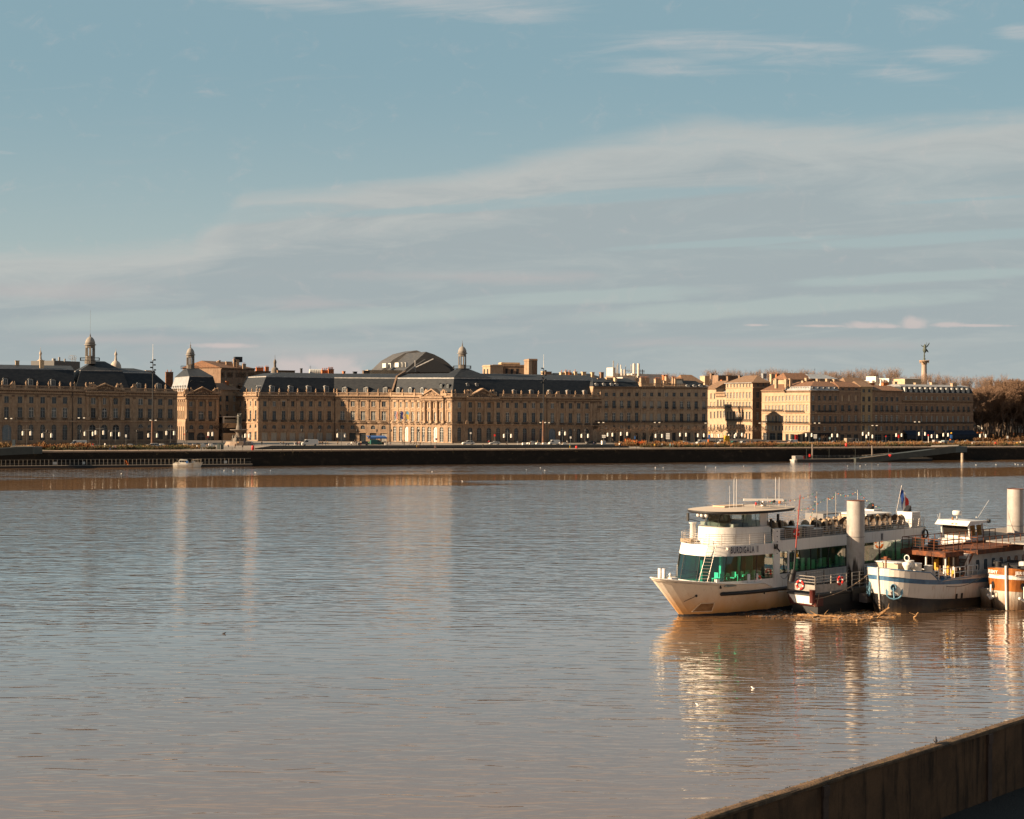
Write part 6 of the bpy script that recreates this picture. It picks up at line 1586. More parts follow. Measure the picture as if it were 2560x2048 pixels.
vehicle(1808,56,4.8,'van',WHP,'cluttered white van behind the yellow box near the street gap',-1,'van',cat='van')
vehicle(1982,58,4.4,'van',WHP,'short white van before the sunlit corner building',-1,'van',cat='van')
vehicle(1838,60,4.2,'car',GRN_,'green car in the row before the street gap',1); vehicle(1862,62,4.2,'car',WHP,'white car in the row before the street gap',1)
vehicle(1896,60,4.2,'car',DK,'black car at the right end of the row before the street gap',1); vehicle(1924,60,4.4,'car',DK,'black car before the awninged cafe bays',-1)
vehicle(2090,60,4.2,'car',GRY,'grey car before the shaded corner front',1); vehicle(2210,60,4.4,'car',DK,'dark car before the black shopfronts',-1); vehicle(2420,62,4.2,'car',GRY,'grey car at the far right end of the blue awnings',1)
vehicle(940,70,4.6,'van',GRN_,'teal green van under the blue market awning',1,'van',cat='van')
# crates, cubes, cabins
def boxthing(name,px,dq,w_,d_,h_,mat,label,cat,z0=0,rz=None,lid=None):
 c = col_pt(px,dq); T = empty(name,c,label,cat,None,QROT if rz is None else rz)
 mb = MB(); mb.box(-w_/2,w_/2,-d_/2,d_/2,z0,z0+h_); mb.box(-w_/2-.05,w_/2+.05,-d_/2-.05,d_/2+.05,z0+h_-.12,z0+h_+.02)
 mb.build('body',mat,T,local=True); return T
for k,px_ in enumerate([(326),405.5,464.5,487.5,506,527,1311,1328.5,1345,1361.5,1411]):
 c = col_pt(px_,52); o = MB(); o.M = Matrix.Translation(c) @ Matrix.Rotation(QROT,4,'Z'); o.box(-.8,.8,-.6,.6,0,1.0); o.box(-.7,.7,-.5,.5,1.0,1.1)
 tag(o.build('concrete_block',LAMPW),'white concrete security block on the road edge, %s from the left' % nth(k+1),'block','white concrete blocks along the road')
c = col_pt(2128,34); T = empty('utility_cabin',c,'beige slatted cabin with open steel frame in the right quay garden','cabin',None,QROT)
mb = MB(); mb.box(-2.9,0,-1,1,0,3.1)
for i in range(5): mb.box(-2.8+i*.56,-2.35+i*.56,-1.05,-1,.1,3.0,1)
mb.build('body',[pbr('beige_cabin_paint',(.30,.24,.18),.8),pbr('beige_slats',(.36,.29,.22),.8)],T,local=True)
mb = MB()
for x_ in (.2,3.2): mb.box(x_-.07,x_+.07,-1,-.86,0,3.1); mb.box(x_-.07,x_+.07,.86,1,0,3.1)
mb.box(.2,3.2,-1,-.86,2.96,3.1); mb.box(.2,3.2,.86,1,2.96,3.1); mb.build('frame',LEAD,T,local=True)
boxthing('yellow_box',1817.5,52,1.9,1.6,3.4,YEL,'orange-yellow box truck body before the street gap','truck box',z0=.5)
boxthing('kiosk',2341,60,3.0,2.0,1.6,LEAD,'low pale grey booth before the blue awnings','kiosk'); boxthing('kiosk',1509,50,1.6,1.2,1.9,LAMPW,'small white booth right of the palace','kiosk')
T = boxthing('hoarding',1991.5,78,1.4,.3,3.6,RED,'bright red upright hoarding before the sunlit corner building','hoarding')
T = boxthing('trailer',2370,24,5.2,2.2,2.3,pbr('grey_blue_trailer',(.20,.25,.27),.6),'grey-blue trailer on the quay above the right gangway','trailer')
T = boxthing('trailer',2354.5,20,1.6,1.8,1.9,LAMPW,'small white marked cube trailer left of the grey-blue one','trailer')
# red bollard buoys and bins on the quay edge
for px_,dq,h_,lb in ((632.5,3,1.6,'red lifebuoy cabinet on the quay before the fountain'),(2116,8,1.6,'red fire hydrant cabinet in the right quay garden'),(1442,6,1.0,'low red bin on the quay before the palace right half'),(2489,30,1.2,'red jacket-coloured bin among the right-hand grasses')):
 c = col_pt(px_,dq); o = MB(); o.lathe([(.38,0),(.5,.3),(.5,h_-.3),(.3,h_)],c,10); tag(o.build('red_post',RED),lb,'cabinet')
for px_,lb in ((547,'left of two tall grey litter bins before the pavilion'),(556,'right of two tall grey litter bins before the pavilion')):
 c = col_pt(px_,14); o = MB(); o.box(c.x-.45,c.x+.45,c.y-.4,c.y+.4,GZ,GZ+1.9); o.box(c.x-.5,c.x+.5,c.y-.45,c.y+.45,GZ+1.9,GZ+2.05); tag(o.build('litter_bin',pbr('grey_green_bin',(.07,.09,.085),.6)),lb,'bin','pair of tall litter bins')
c = col_pt(35.5,14); o = MB(); o.box(c.x-.5,c.x+.5,c.y-.3,c.y+.3,GZ,GZ+3.6); tag(o.build('information_totem',pbr('dark_blue_totem',(.02,.035,.05),.5)),'dark blue upright panel above the left gangway','sign')
# dark palm and shrubs in the gap
place_tree(low[1],col_pt(556,84),1.25,2.0,'dark leafy tree in the gap beside the balconied block',None)
# blue market awning
c = col_pt(941,76); T = empty('market_tent',c,'blue market awning with green goods on the shaded square side','tent',None,QROT)
mb = MB(); mb.add([(-4,-2,3.0),(4,-2,3.0),(4,2,3.6),(-4,2,3.6),(-4,-2.2,2.4),(4,-2.2,2.4)],[(0,1,2,3),(4,5,1,0)]); mb.build('canopy',BLP,T,local=True)
mb = MB(); [mb.tube((x_,-2,0),(x_,-2,3),.05,n=4) for x_ in (-3.9,0,3.9)]; mb.build('frame',POLE,T,local=True)
mb = MB(); [mb.cbox((-3.2+i*1.1,-1.7,.5),.9,.8,1.0,i % 2) for i in range(6)]; mb.build('goods',[pbr('green_goods',(.08,.35,.05),.7),DK],T,local=True)
# ------------------------------------------------------------------ fountain
ft = gp(598,1107.5); ft = col_pt(598,71); kk = ft.y/FPX
T = empty('fountain',ft,'dark stone fountain with wide basin and three bronze figures in front of the right palace','fountain')
zf = lambda y: zat(598,y,ft.y)-GZ
BRZ = pbr('dark_bronze',(.045,.045,.038),.5,col2=(.09,.085,.07),nscale=1.2); FST = stone('fountain_stone',(.42,.33,.26),(.34,.26,.20),(.16,.12,.10),scale=.8)
mb = MB(); r1 = 36*kk
for i,(r,h0,h1) in enumerate(((r1,0,.5),(r1*.96,.5,.95),(r1*.9,.95,1.45))): mb.lathe([(r,h0),(r,h1-.06),(r*.985,h1)],ft,12,sm=False)
mb.build('steps',FST,T)
mb = MB(); mb.lathe([(2.6,1.45),(2.4,2.6),(1.3,3.4),(1.2,zf(1082)),(1.9,zf(1078.5)),(11*kk*1.6,zf(1076.5)),(22.5*kk,zf(1075.2)),(22.8*kk,zf(1074)),(21.5*kk,zf(1073.8)),(2,zf(1075))],ft,24); mb.build('basin',stone('basin_stone',(.24,.20,.17),(.19,.16,.135),(.09,.075,.065),scale=.9),T)
for k in range(6):
 a = k*math.pi/3+.3; p = ft+Vector((math.cos(a)*2.3,math.sin(a)*2.3,1.45)); mb = MB(); mb.lathe([(.5,0),(.6,.7),(.35,1.4),(.4,2.0),(.18,2.25),(.25,2.5),(.05,2.8)],p,7); mb.tube(p+Vector((0,0,1.8)),p+Vector((math.cos(a)*.9,math.sin(a)*.9,1.5)),.12,.08,5); mb.build('figure',BRZ,T)
mb = MB(); mb.lathe([(1.25,zf(1074)),(1.1,zf(1066)),(.85,zf(1061)),(1.0,zf(1060)),(.9,zf(1059))],ft,10); mb.build('pedestal',TRIMGREY,T)
for k in range(3):
 a = k*2*math.pi/3+.5; p = ft+Vector((math.cos(a)*.55,math.sin(a)*.55,zf(1059))); H_ = zf(1033)-zf(1059)
 mb = MB(); mb.lathe([(.45,0),(.5,H_*.25),(.4,H_*.45),(.5,H_*.55),(.38,H_*.66),(.48,H_*.76),(.2,H_*.84),(.27,H_*.9),(.22,H_*.97),(.05,H_)],p,8)
 sh = p+Vector((0,0,H_*.77)); mb.tube(sh,sh+Vector((math.cos(a+1)*.8,math.sin(a+1)*.8,-.4)),.16,.12,5); mb.tube(sh,sh+Vector((math.cos(a-1)*.5,math.sin(a-1)*.5,.9)),.15,.1,5); mb.build('bronze_figure',BRZ,T)
# ------------------------------------------------------------------ people
def person_mesh(pose,seed=0):
 """one continuous skinned body; material 0 trousers, 1 jacket, 2 skin, 3 hair"""
 rn = random.Random(seed); V_ = []; E_ = []; Rr = []
 def v(p,r,par=None):
  V_.append(Vector(p)); Rr.append(r)
  if par is not None: E_.append((par,len(V_)-1))
  return len(V_)-1
 sit = pose == 'sit'; st = .28 if pose == 'walk' else .07
 hz = .50 if sit else .92
 pel = v((0,0,hz),.15); sp = v((0,.01,hz+.22),.145,pel); ch = v((0,0,hz+.45),.17,sp); nk = v((0,-.01,hz+.60),.065,ch); hd = v((0,-.03,hz+.70),.085,nk); tp = v((0,-.02,hz+.82),.075,hd)
 for s_,ph in ((-1,1),(1,-1)):
  sh = v((s_*.19,0,hz+.50),.07,ch); el = v((s_*.24,.05*ph+(.0),hz+.24),.05,sh)
  if pose == 'bike': wr = v((s_*.2,-.35,hz+.2),.038,el)
  elif sit: wr = v((s_*.15,-.25,hz+.12),.038,el)
  else: wr = v((s_*.23,-.10-.10*ph,hz+.0),.038,el)
  hn = v((V_[wr].x,V_[wr].y-.07,V_[wr].z-.05),.04,wr)
  hp = v((s_*.10,0,hz-.04),.10,pel)
  if sit or pose == 'bike': kn = v((s_*.12,-.42,hz-.04 if sit else hz-.18-.12*ph),.075,hp); an = v((s_*.12,-.44+(.2 if pose == 'bike' else 0),.09 if sit else .2+.08*ph),.05,kn)
  else: kn = v((s_*.11,-.05-st*ph*.5,.50),.07,hp); an = v((s_*.11,.02-st*ph*(1),.09),.048,kn)
  v((V_[an].x,V_[an].y-.16,V_[an].z-.04),.045,an)
 me = bpy.data.meshes.new('tmp'); me.from_pydata([tuple(p) for p in V_],E_,[]); o = bpy.data.objects.new('tmp',me); COL.objects.link(o)
 sk_ = o.modifiers.new('s','SKIN'); o.modifiers.new('u','SUBSURF').levels = 1; o.modifiers['u'].render_levels = 1
 for i,sv in enumerate(me.skin_vertices[0].data): sv.radius = (Rr[i],Rr[i]*.85); sv.use_root = (i == 0)
 dg = bpy.context.evaluated_depsgraph_get(); ev = bpy.data.meshes.new_from_object(o.evaluated_get(dg)); bpy.data.objects.remove(o); bpy.data.meshes.remove(me)
 ev.name = 'person_body'; ev.materials.clear()
 for m in (DK,DK,SKIN,HAIR): ev.materials.append(m)
 for f in ev.polygons:
  c = f.center; z = c.z-hz
  armx = abs(c.x) > .17
  if z > .76 or (z > .62 and c.y > .02): f.material_index = 3
  elif z > .58: f.material_index = 2
  elif armx and (z < .03 and not sit) or (sit and c.y < -.26 and z > .05 and z < .2 and False): f.material_index = 2
  elif z > -.02 or (armx and z > -.02): f.material_index = 1
  else: f.material_index = 0
  f.use_smooth = True
 return ev
SKIN = pbr('skin',(.42,.24,.16),.6); HAIR = pbr('dark_hair',(.03,.02,.015),.7)
PM = {p: person_mesh(p) for p in ('stand','walk','sit','bike')}
cl = {n: pbr('cloth_'+n,c,.9) for n,c in dict(black=(.02,.02,.022),white=(.62,.60,.56),red=(.50,.02,.02),blue=(.04,.07,.18),grey=(.18,.18,.19),tan=(.38,.25,.14),brown=(.12,.06,.035),yellow=(.52,.30,.04),green=(.05,.12,.06),pink=(.50,.28,.24),teal=(.10,.28,.30),navy=(.02,.025,.06)).items()}
def person(px,dq,pose,jk,tr,label,rz=0,h=1.75,z=0,hair=None,group=None):
 c = col_pt(px,dq,GZ+z); o = bpy.data.objects.new('person',PM[pose]); COL.objects.link(o); o.location = c; s_ = h/1.75; o.scale = (s_*1.1,s_*1.1,s_); o.rotation_euler = (0,0,rz)
 for i,m in enumerate((cl[tr],cl[jk],SKIN,hair or HAIR)): o.material_slots[i].link = 'OBJECT'; o.material_slots[i].material = m
 return tag(o,label,'person',group)
pp = [(276,6,'walk','black','blue','person in black walking on the promenade left of centre pair'),(283,6,'stand','grey','black','person in grey jacket beside a companion on the left promenade'),(289,6,'walk','pink','black','person with pale top in the promenade trio on the left'),
 (263,40,'stand','white','grey','person in white standing behind the left shrubs'),(236,42,'stand','green','black','person in green coat behind the left shrubs'),(72,20,'walk','yellow','brown','person in orange-yellow clothes among the orange grasses'),(54,20,'stand','yellow','brown','shorter person in ochre among the left orange grasses'),
 (233,26,'bike','red','black','crouching person in red by the left lawn'),(246,26,'sit','black','black','person in black seated on the left lawn'),(262,26,'sit','white','black','person in white top seated on the left lawn'),
 (493,14,'walk','white','black','person in white hat and top walking before the pavilion'),(527,26,'walk','white','green','person in pale top near the pavilion lawn edge'),(518,22,'stand','brown','grey','person in brown before the pavilion lawn'),
 (589,10,'bike','brown','black','person in brown riding a scooter before the square'),(607,18,'sit','black','black','person in black sitting on the square left of the mirror slab'),(571,36,'sit','navy','black','person in navy sitting in front of the fountain steps at left'),
 (632,48,'bike','grey','blue','cyclist in grey left of the fountain'),(611,48,'bike','navy','black','cyclist in navy further left of the fountain'),(596,62,'walk','tan','black','person in tan near the gap between the palaces'),
 (702,60,'stand','black','grey','person in black leaning at the fountain steps, left one'),(709,60,'stand','tan','grey','person in tan at the fountain steps, right one'),(655,66,'stand','black','black','person in black standing left of the fountain steps'),
 (737,58,'walk','white','white','person all in white right of the fountain'),(744,58,'stand','red','black','person in bright red coat right of the fountain'),(749,60,'walk','pink','grey','person in pale pink beside the red coat'),(752.5,60,'stand','black','black','person in black left of the large white van'),
 (743,44,'bike','black','black','bent dark cyclist on the square below the red coat'),(751,44,'sit','navy','navy','second dark bent figure right of the bent cyclist'),(721,44,'sit','black','black','person in black seated on the slab edge below the fountain'),(716,44,'sit','navy','black','person in navy seated on the slab edge below the fountain'),
 (761,66,'stand','navy','black','person in navy behind the white van'),(798,64,'stand','brown','black','person in brown coat right of the large white van'),(803,64,'stand','tan','grey','person in tan coat in the group right of the van'),(807,64,'walk','brown','brown','person in dark brown in the group right of the van'),
 (815,64,'stand','black','black','person in black standing between group and yellow coat'),(820,64,'walk','yellow','tan','person in yellow-tan coat before the shaded palace'),(845,64,'stand','tan','black','person in tan by the left market lamp'),
 (873,50,'sit','white','grey','person in white sitting on the slab edge, first of the row'),(879,50,'stand','white','black','person with white jacket standing behind the seated row'),(887,46,'bike','black','grey','person in black with bicycle by the seated row'),(891,46,'stand','pink','black','person in pink top beside the bicycle'),(903,46,'stand','tan','red','person in tan and red at the right of the seated row'),(868,50,'sit','grey','white','person in grey sitting at the left of the seated row'),
 (963,62,'stand','navy','white','person in navy with pale trousers before the sunlit wing left end'),(969,62,'stand','black','grey','person in black beside the navy figure at the sunlit wing'),(976,62,'sit','white','pink','person in white seated at the sunlit wing left end'),
 (1006,62,'bike','black','black','stooping person in black before the white door'),(1011,62,'stand','black','black','person in black right of the white door figure'),(1027,62,'bike','navy','black','cyclist in navy before the sunlit arcade'),(1037,62,'sit','black','black','seated dark figure before the sunlit arcade middle'),(1041,62,'stand','navy','black','dark figure standing beside the arcade middle seat'),(1051,62,'sit','brown','black','person in brown seated before the right arcade'),
 (1078,60,'stand','black','black','person in black before the bright palace door'),(1133,70,'stand','black','black','person in black at the corner of the palace'),(1043,4,'stand','yellow','brown','person in yellow on the promenade before the sunlit wing'),(1047,4,'stand','brown','brown','person in brown beside the yellow coat on the promenade'),(1088,4,'sit','pink','black','person in pink sitting on the promenade below the palace corner'),
 (1208,12,'walk','black','black','lone dark walker on the promenade before the palace'),(1223,46,'bike','red','black','cyclist in red before the white hatchback'),(1326,14,'bike','brown','black','cyclist in brown on the promenade left of the tall mast'),(1266,14,'bike','black','black','dim cyclist on the promenade before the palace middle'),
 (1294,62,'walk','white','white','person all in white left of the tall mast'),(1344.5,62,'stand','tan','white','person in tan near the tall mast'),(1399,46,'sit','white','black','person in white and black sitting before the yellow-white van'),(1406,46,'sit','brown','black','person in brown sitting beside the white and black one'),(1418,56,'bike','white','black','person in white bending right of the yellow-white van'),
 (1425,12,'stand','teal','yellow','person in teal top and yellow shorts on the promenade'),(1466,50,'walk','white','black','person in white walking before the palace right end'),(1485,50,'sit','navy','black','person in navy seated before the palace right end'),(1513,52,'stand','tan','tan','person in tan by the white booth'),
 (1549,22,'walk','white','black','person in white right of the palace on the promenade'),(1554,22,'bike','black','black','dark cyclist beside the white walker'),(1637,10,'stand','yellow','brown','person in ochre on the promenade before the terrace'),(1647,10,'walk','brown','black','person in brown right of the ochre figure on the promenade'),(1656,10,'walk','grey','black','person in grey walking before the terrace'),
 (1676,10,'stand','teal','grey','person in teal beside a grey companion on the promenade'),(1683,10,'stand','grey','grey','person in grey right of the teal one on the promenade'),(1736,12,'stand','black','black','person in black on the promenade before the long terrace house'),(1747,6,'stand','yellow','black','person in pale yellow on the promenade before the white van'),(1751,6,'walk','black','black','person in black right of the pale yellow figure'),(1788,8,'stand','navy','black','person in navy leaning on the promenade rail'),
 (1804,46,'sit','white','grey','worker in white beside the cluttered van'),(2058,24,'walk','brown','black','person in brown among the right-hand grasses'),(2101,8,'stand','black','black','person in black on the promenade left of the red cabinet'),(2172,10,'walk','black','navy','person in black before the right garden'),(2117,30,'stand','yellow','white','person in yellow beside the beige cabin'),
 (2337,16,'sit','brown','black','person in brown sitting by the right gangway head'),(2431,14,'stand','white','pink','person in white shirt on the promenade right of the gangway'),(2461,12,'stand','black','black','person in black on the promenade before the grove'),(2489,20,'walk','red','black','person in red jacket before the grove'),(2543,20,'walk','yellow','brown','person in orange-yellow at the far right edge'),(2552,18,'bike','white','black','cyclist in white at the far right edge')]
rn = random.Random(4)
for (px_,dq,pose,jk,tr,lb) in pp:
 person(px_,dq,pose,jk,tr,lb,rn.uniform(0,6.28),rn.uniform(1.66,1.88),z=(.33 if 13.5 < dq < 50 and 606 < px_ < 1500 else .02) + (.35 if pose == 'bike' else 0))
# bicycles under the riders
WH_ = MB()
for x_ in (-.52,.52): WH_.torus((x_,0,.34),.33,.025,'Y',14,4)
WH_.path([(-.52,0,.34),(-.1,0,.32),(-.2,0,.9),(.4,0,.85),(-.1,0,.32)],.022,4); WH_.path([(-.52,0,.34),(-.18,0,.8)],.018,4); WH_.path([(.52,0,.34),(.38,0,1.0),(.3,.2,1.02)],.02,4); WH_.box(-.3,-.08,-.06,.06,.9,.96)
bm_ = WH_.mesh('bicycle',IRON)
for (px_,dq,pose,jk,tr,lb) in pp:
 if pose == 'bike' and 'cyclist' in lb or ('bicycle' in lb and pose == 'bike'):
  c = col_pt(px_,dq,GZ+(.33 if 13.5 < dq < 50 and 606 < px_ < 1500 else .02)); o = bpy.data.objects.new('bicycle',bm_); COL.objects.link(o); o.location = c; o.rotation_euler = (0,0,QROT)
  tag(o,('dark bicycle under the ' + lb.replace('person','rider'))[:95],'bicycle')
# ------------------------------------------------------------------ pontoons and gangways at the far quay
GIRD = pbr('dark_green_steel',(.030,.036,.034),.6,col2=(.04,.046,.042),nscale=.5); PILEC = pbr('pale_concrete_pile',(.34,.27,.20),.85,col2=(.25,.2,.16),nscale=.8)
PONT = pbr('pontoon_hull',(.018,.018,.02),.6); DECKT = pbr('pontoon_deck',(.20,.17,.14),.8)
def pontoon(x0_,x1_,off,w_,z,label,posts,pcol,ph=1.15,step=1.45,signs=()):
 c = Vector(((x0_+x1_)/2,Q((x0_+x1_)/2)+off,0)); T = empty('pontoon',c,label,'pontoon')
 M_ = lambda: Matrix.Translation((x0_,Q(x0_)+off,0)) @ Matrix.Rotation(QROT,4,'Z'); L_ = (x1_-x0_)/math.cos(QROT)
 mb = MB(); mb.M = M_(); mb.box(0,L_,-w_,0,-.3,z); mb.build('float',PONT,T)
 mb = MB(); mb.M = M_(); mb.box(-.1,L_+.1,-w_-.1,.1,z,z+.10); mb.build('deck',DECKT,T)
 n_ = int(L_/step); k = 0
 gaps = posts
 pm = MB(); pm.box(-.09,.09,-.07,.07,0,ph); pmesh = pm.mesh('post',pcol)
 for i in range(n_):
  if i in gaps: continue
  inst('post',pmesh,T,M_() @ Vector((i*step,-.15,z+.10)),QROT)
 mb = MB(); mb.M = M_()
 for h_ in (.4,.78,ph-.03): mb.tube((0,-.15,z+.1+h_),(L_-.2,-.15,z+.1+h_),.022,n=4)
 mb.build('rail',LEAD,T)
 for (u,s_,mt) in signs:
  mb = MB(); mb.M = M_(); mb.box(u,u+s_,-.3,-.24,z+.35,z+1.25); mb.build('notice_board',mt,T)
 return T
WPL = pbr('white_board',(.42,.43,.42),.6); GPOST = pbr('galvanised_post',(.36,.30,.23),.6)
xa = on_z(-20,1169,0).x; xb = on_z(636,1164,0).x
pontoon(xa,xb,-.9,2.3,.75,'long pontoon with pale railing posts along the left quay wall',(16+32,17+32),GPOST,1.9,1.35,[(21.5,1.3,WPL),(31,.8,WPL),(67,1.2,WPL),(78,1.0,WPL)])
for px_,y_,lb in ((70,1160,'orange lifebuoy cabinet on the left pontoon near the gangway pillar'),(315,1160,'orange ring and cone on the left pontoon near the cabin boat')):
 p = on_z(px_,1162,.85); mb = MB(); mb.torus(p+Vector((0,-.5,.9)),.42,.12,'Y',12,6); mb.lathe([(.35,0),(.12,.8)],p+Vector((.7,-.3,0)),8); tag(mb.build('lifebuoy',RED if px_ < 100 else ORNG),lb,'lifebuoy')
# left gangway: deep girder on a concrete pillar
def gangway(pts,wd,dep,label,mat,rail=True):
 c = pts[0].copy(); T = empty('gangway',Vector((c.x,c.y,0)),label,'gangway')
 mb = MB()
 v = []
 for p in pts: v += [p,p+Vector((0,0,-dep)),p+Vector((-wd*.35,wd,-dep)),p+Vector((-wd*.35,wd,0))]
 for k in range(len(pts)-1):
  a = 4*k; mb.add(v[a:a+8],[(0,1,5,4),(1,2,6,5),(2,3,7,6),(3,0,4,7)])
 mb.add(v[:4],[(0,1,2,3)]); mb.add(v[-4:],[(3,2,1,0)]); mb.build('girder',mat,T); return T
def wp(px,py,dq): s_ = (px-1280)/FPX; Yd = (536+dq)/(1-.37*s_); return at(px,py,Yd)
T = gangway([wp(-60,1123.5,-14),wp(0,1121,-12),wp(82,1117.5,-9),wp(106,1117.5,-1)],4,2.3,'dark green steel gangway girder at the far left rising to the quay',GIRD)
mb = MB(); a,b = wp(27,1117,-9),wp(82,1116.8,-8.5); mb.tube(a,b,.25,n=4); mb.build('deck_edge',PILEC,T)
c = on_z(85,1166,0); mb = MB(); mb.lathe([(.95,-1),(.9,5.0)],c,14); tag(mb.build('concrete_pillar',PILEC),'pale round concrete pillar carrying the left gangway','pillar')
# right-hand pontoon, gangway, piles
xa = on_z(1985,1156,0).x; xb = on_z(2330,1154,0).x
T = pontoon(xa,xb,-4.5,3.5,1.15,'long dark pontoon with low railing along the right quay wall',tuple(),GIRD,1.3,2.2,[(34,.8,WPL),(37,1.4,WPL),(40.5,1.7,WPL),(54,.7,WPL)])
T = gangway([wp(2140,1146,-10),wp(2230,1136,-11),wp(2390,1117,-11),wp(2418,1116.5,-2)],4,2.4,'dark green steel gangway rising from the right pontoon to the quay',GIRD)
mb = MB(); mb.tube(wp(2155,1139,-12.2),wp(2230,1133,-12.2),.09,n=4)
mb.tube(wp(2150,1146,-12.4),wp(2216,1137.5,-12.4),.12,n=4); mb.build('handrail',PILEC,T)
mb = MB(); mb.add([wp(2325,1117,-10),wp(2395,1115.5,-10),wp(2398,1112.5,-2),wp(2330,1113.5,-2)],[(0,1,2,3)]); mb.build('deck',PAVE,T)
c = on_z(2405.5,1155,0); mb = MB(); mb.lathe([(.6,-1),(.55,3.6)],c,12); tag(mb.build('concrete_pillar',PILEC),'slim pale concrete pillar under the right gangway','pillar')
for px_,yt,lb in ((2031.5,1111,'grey steel mooring pile rising behind the right pontoon, left one'),(2181,1114,'grey steel mooring pile rising behind the right pontoon, right one')):
 c = col_pt(px_,-4.2,0); h_ = zat(px_,yt,c.y); mb = MB(); mb.lathe([(.32,-1),(.32,h_)],c,10); tag(mb.build('mooring_pile',pbr('weathered_steel_pile',(.15,.12,.10),.7)),lb,'pile')
c = col_pt(1994.5,-6,0); T = empty('floating_cabin',c,'small grey corrugated cabin with red end on a flat white float','floating cabin',None,QROT)
mb = MB(); mb.box(-2.3,2.3,-1.5,1.5,-.2,.75); mb.build('float',LEAD,T,local=True)
mb = MB(); mb.box(-2.5,2.5,-1.7,1.7,.75,.95); mb.build('deck',LAMPW,T,local=True)
mb = MB(); mb.box(-1.8,1.9,-1.3,1.3,.95,2.5)
for i in range(7): mb.box(-1.75+i*.52,-1.5+i*.52,-1.36,-1.3,1.0,2.45,1)
mb.build('cabin',[pbr('grey_cabin',(.24,.22,.20),.7),LEAD],T,local=True); mb = MB(); mb.box(1.9,2.4,-1.2,1.2,1.1,2.4); mb.build('end_panel',RED,T,local=True)
for px_,y_,lb in ((2024,1139,'dark red fire cabinet on the right pontoon beside the pile'),(2225,1139,'red heart-shaped marker on the right gangway')):
 p = wp(px_,y_,-8 if px_ < 2100 else -12.6); mb = MB()
 if px_ < 2100: mb.cbox(p,.55,.4,1.1)
 else: mb.ball(p+Vector((-.25,0,.1)),.38,6); mb.ball(p+Vector((.25,0,.1)),.38,6); mb.lathe([(.02,-.7),(.5,0)],p,8)
 tag(mb.build('red_marker',RED),lb,'marker')
for i,(px_) in enumerate((2017,2073.5,2139,2222)):
 c = col_pt(px_,-5,1.2); mb = MB(); mb.tube(c,c+Vector((0,0,4.2)),.06,n=4); mb.cbox(c+Vector((0,0,4.2)),.3,.2,.15); tag(mb.build('pontoon_lamp',GIRD),'thin dark lamp pole on the right pontoon, %s from the left' % nth(i+1),'lamp','thin lamp poles on the right pontoon')
# ------------------------------------------------------------------ small white cabin boat at the left pontoon
def hull(rings_fn,n_u,n_w): pass
c = on_z(468,1168.3,0); T = empty('cabin_boat',c,'small weathered white cabin boat moored at the left pontoon','boat',None,.1)
L_ = 68/FPX*c.y; k = L_/2
BOATW = pbr('weathered_white_hull',(.60,.57,.50),.6,col2=(.42,.30,.18),nscale=.7,nstretch=(1,1,.3),contrast=(.45,.75))
mb = MB(); rings = []
for i in range(13):
 u = i/12; x = -k+2*k*u*.97; bw = 1.5*(1-max(0,(u-.45)/.55)**2.2)*(.85+.15*min(1,u*6)); sh = 1.25+.75*max(0,u-.4)**1.3+.1*(1-u)
 rk = .9*max(0,u-.7)/.3
 rings.append([(x+rk*q,s_*bw*w_,z) for (s_,w_,z,q) in ((-1,1,sh,1),(-1,.95,.55*sh,.55),(-1,.7,-.1,.1),(1,.7,-.1,.1),(1,.95,.55*sh,.55),(1,1,sh,1))])
mb.loft(rings,sm=False,caps=False); mb.add([rings[0][j] for j in range(6)],[(5,4,3,2,1,0)])
mb.add([r[0] for r in rings]+[r[5] for r in rings[::-1]],[tuple(range(26))]); mb.build('hull',BOATW,T,local=True)
mb = MB(); mb.prism([(-k*.62,-1.1,1.2),(k*.12,-1.1,1.2),(0,-1.1,2.5),(-k*.5,-1.1,2.7),(-k*.58,-1.1,2.5)],(0,2.2,0)); mb.box(-k*.9,-k*.6,-1.2,1.2,1.2,1.6); cb = mb.build('cabin',BOATW,T,local=True)
mb = MB()
for a,b in ((-k*.53,-k*.38),(-k*.35,-k*.2),(-k*.17,-k*.02)): mb.box(a,b,-1.13,-1.1,1.75,2.35)
mb.build('cabin_window',GLV,cb,local=True)
mb = MB(); mb.box(-.3,.4,-1.3,-1.15,1.2,2.2); mb.build('blue_cover',BLP,T,local=True)
mb = MB()
for i in range(6): x = k*(.35+.12*i); mb.tube((x,-1.2+.18*i,1.6),(x+.1,-1.2+.18*i,2.6),.03,n=4)
mb.tube((k*.3,-1.2,2.5),(k*1.05,-.2,2.75),.035,n=4); mb.tube((k*.3,1.2,2.5),(k*1.05,.2,2.75),.035,n=4)
for x in (-k*.98,-k*.8): mb.tube((x,-1.3,1.2),(x,-1.3,2.0),.03,n=4)
mb.build('bow_rail',GPOST,T,local=True)
c = on_z(12,1169,0); T = empty('workboat',c,'low grey open workboat cut by the left edge at the pontoon','boat',None,.15)
mb = MB(); rings = []
for i in range(9):
 u = i/8; x = -7+14*u; bw = 1.3*(1-(max(0,(u-.6)/.4))**2); rings.append([(x,-bw,.9+.2*u),(x,-bw*.8,-.1),(x,bw*.8,-.1),(x,bw,.9+.2*u)])
mb.loft(rings,sm=False); mb.add([rings[0][j] for j in range(4)],[(0,1,2,3)]); mb.build('hull',GRY,T,local=True); mb = MB(); mb.box(-3,-1,-.8,.8,.7,1.5); mb.build('console',WPL,T,local=True)
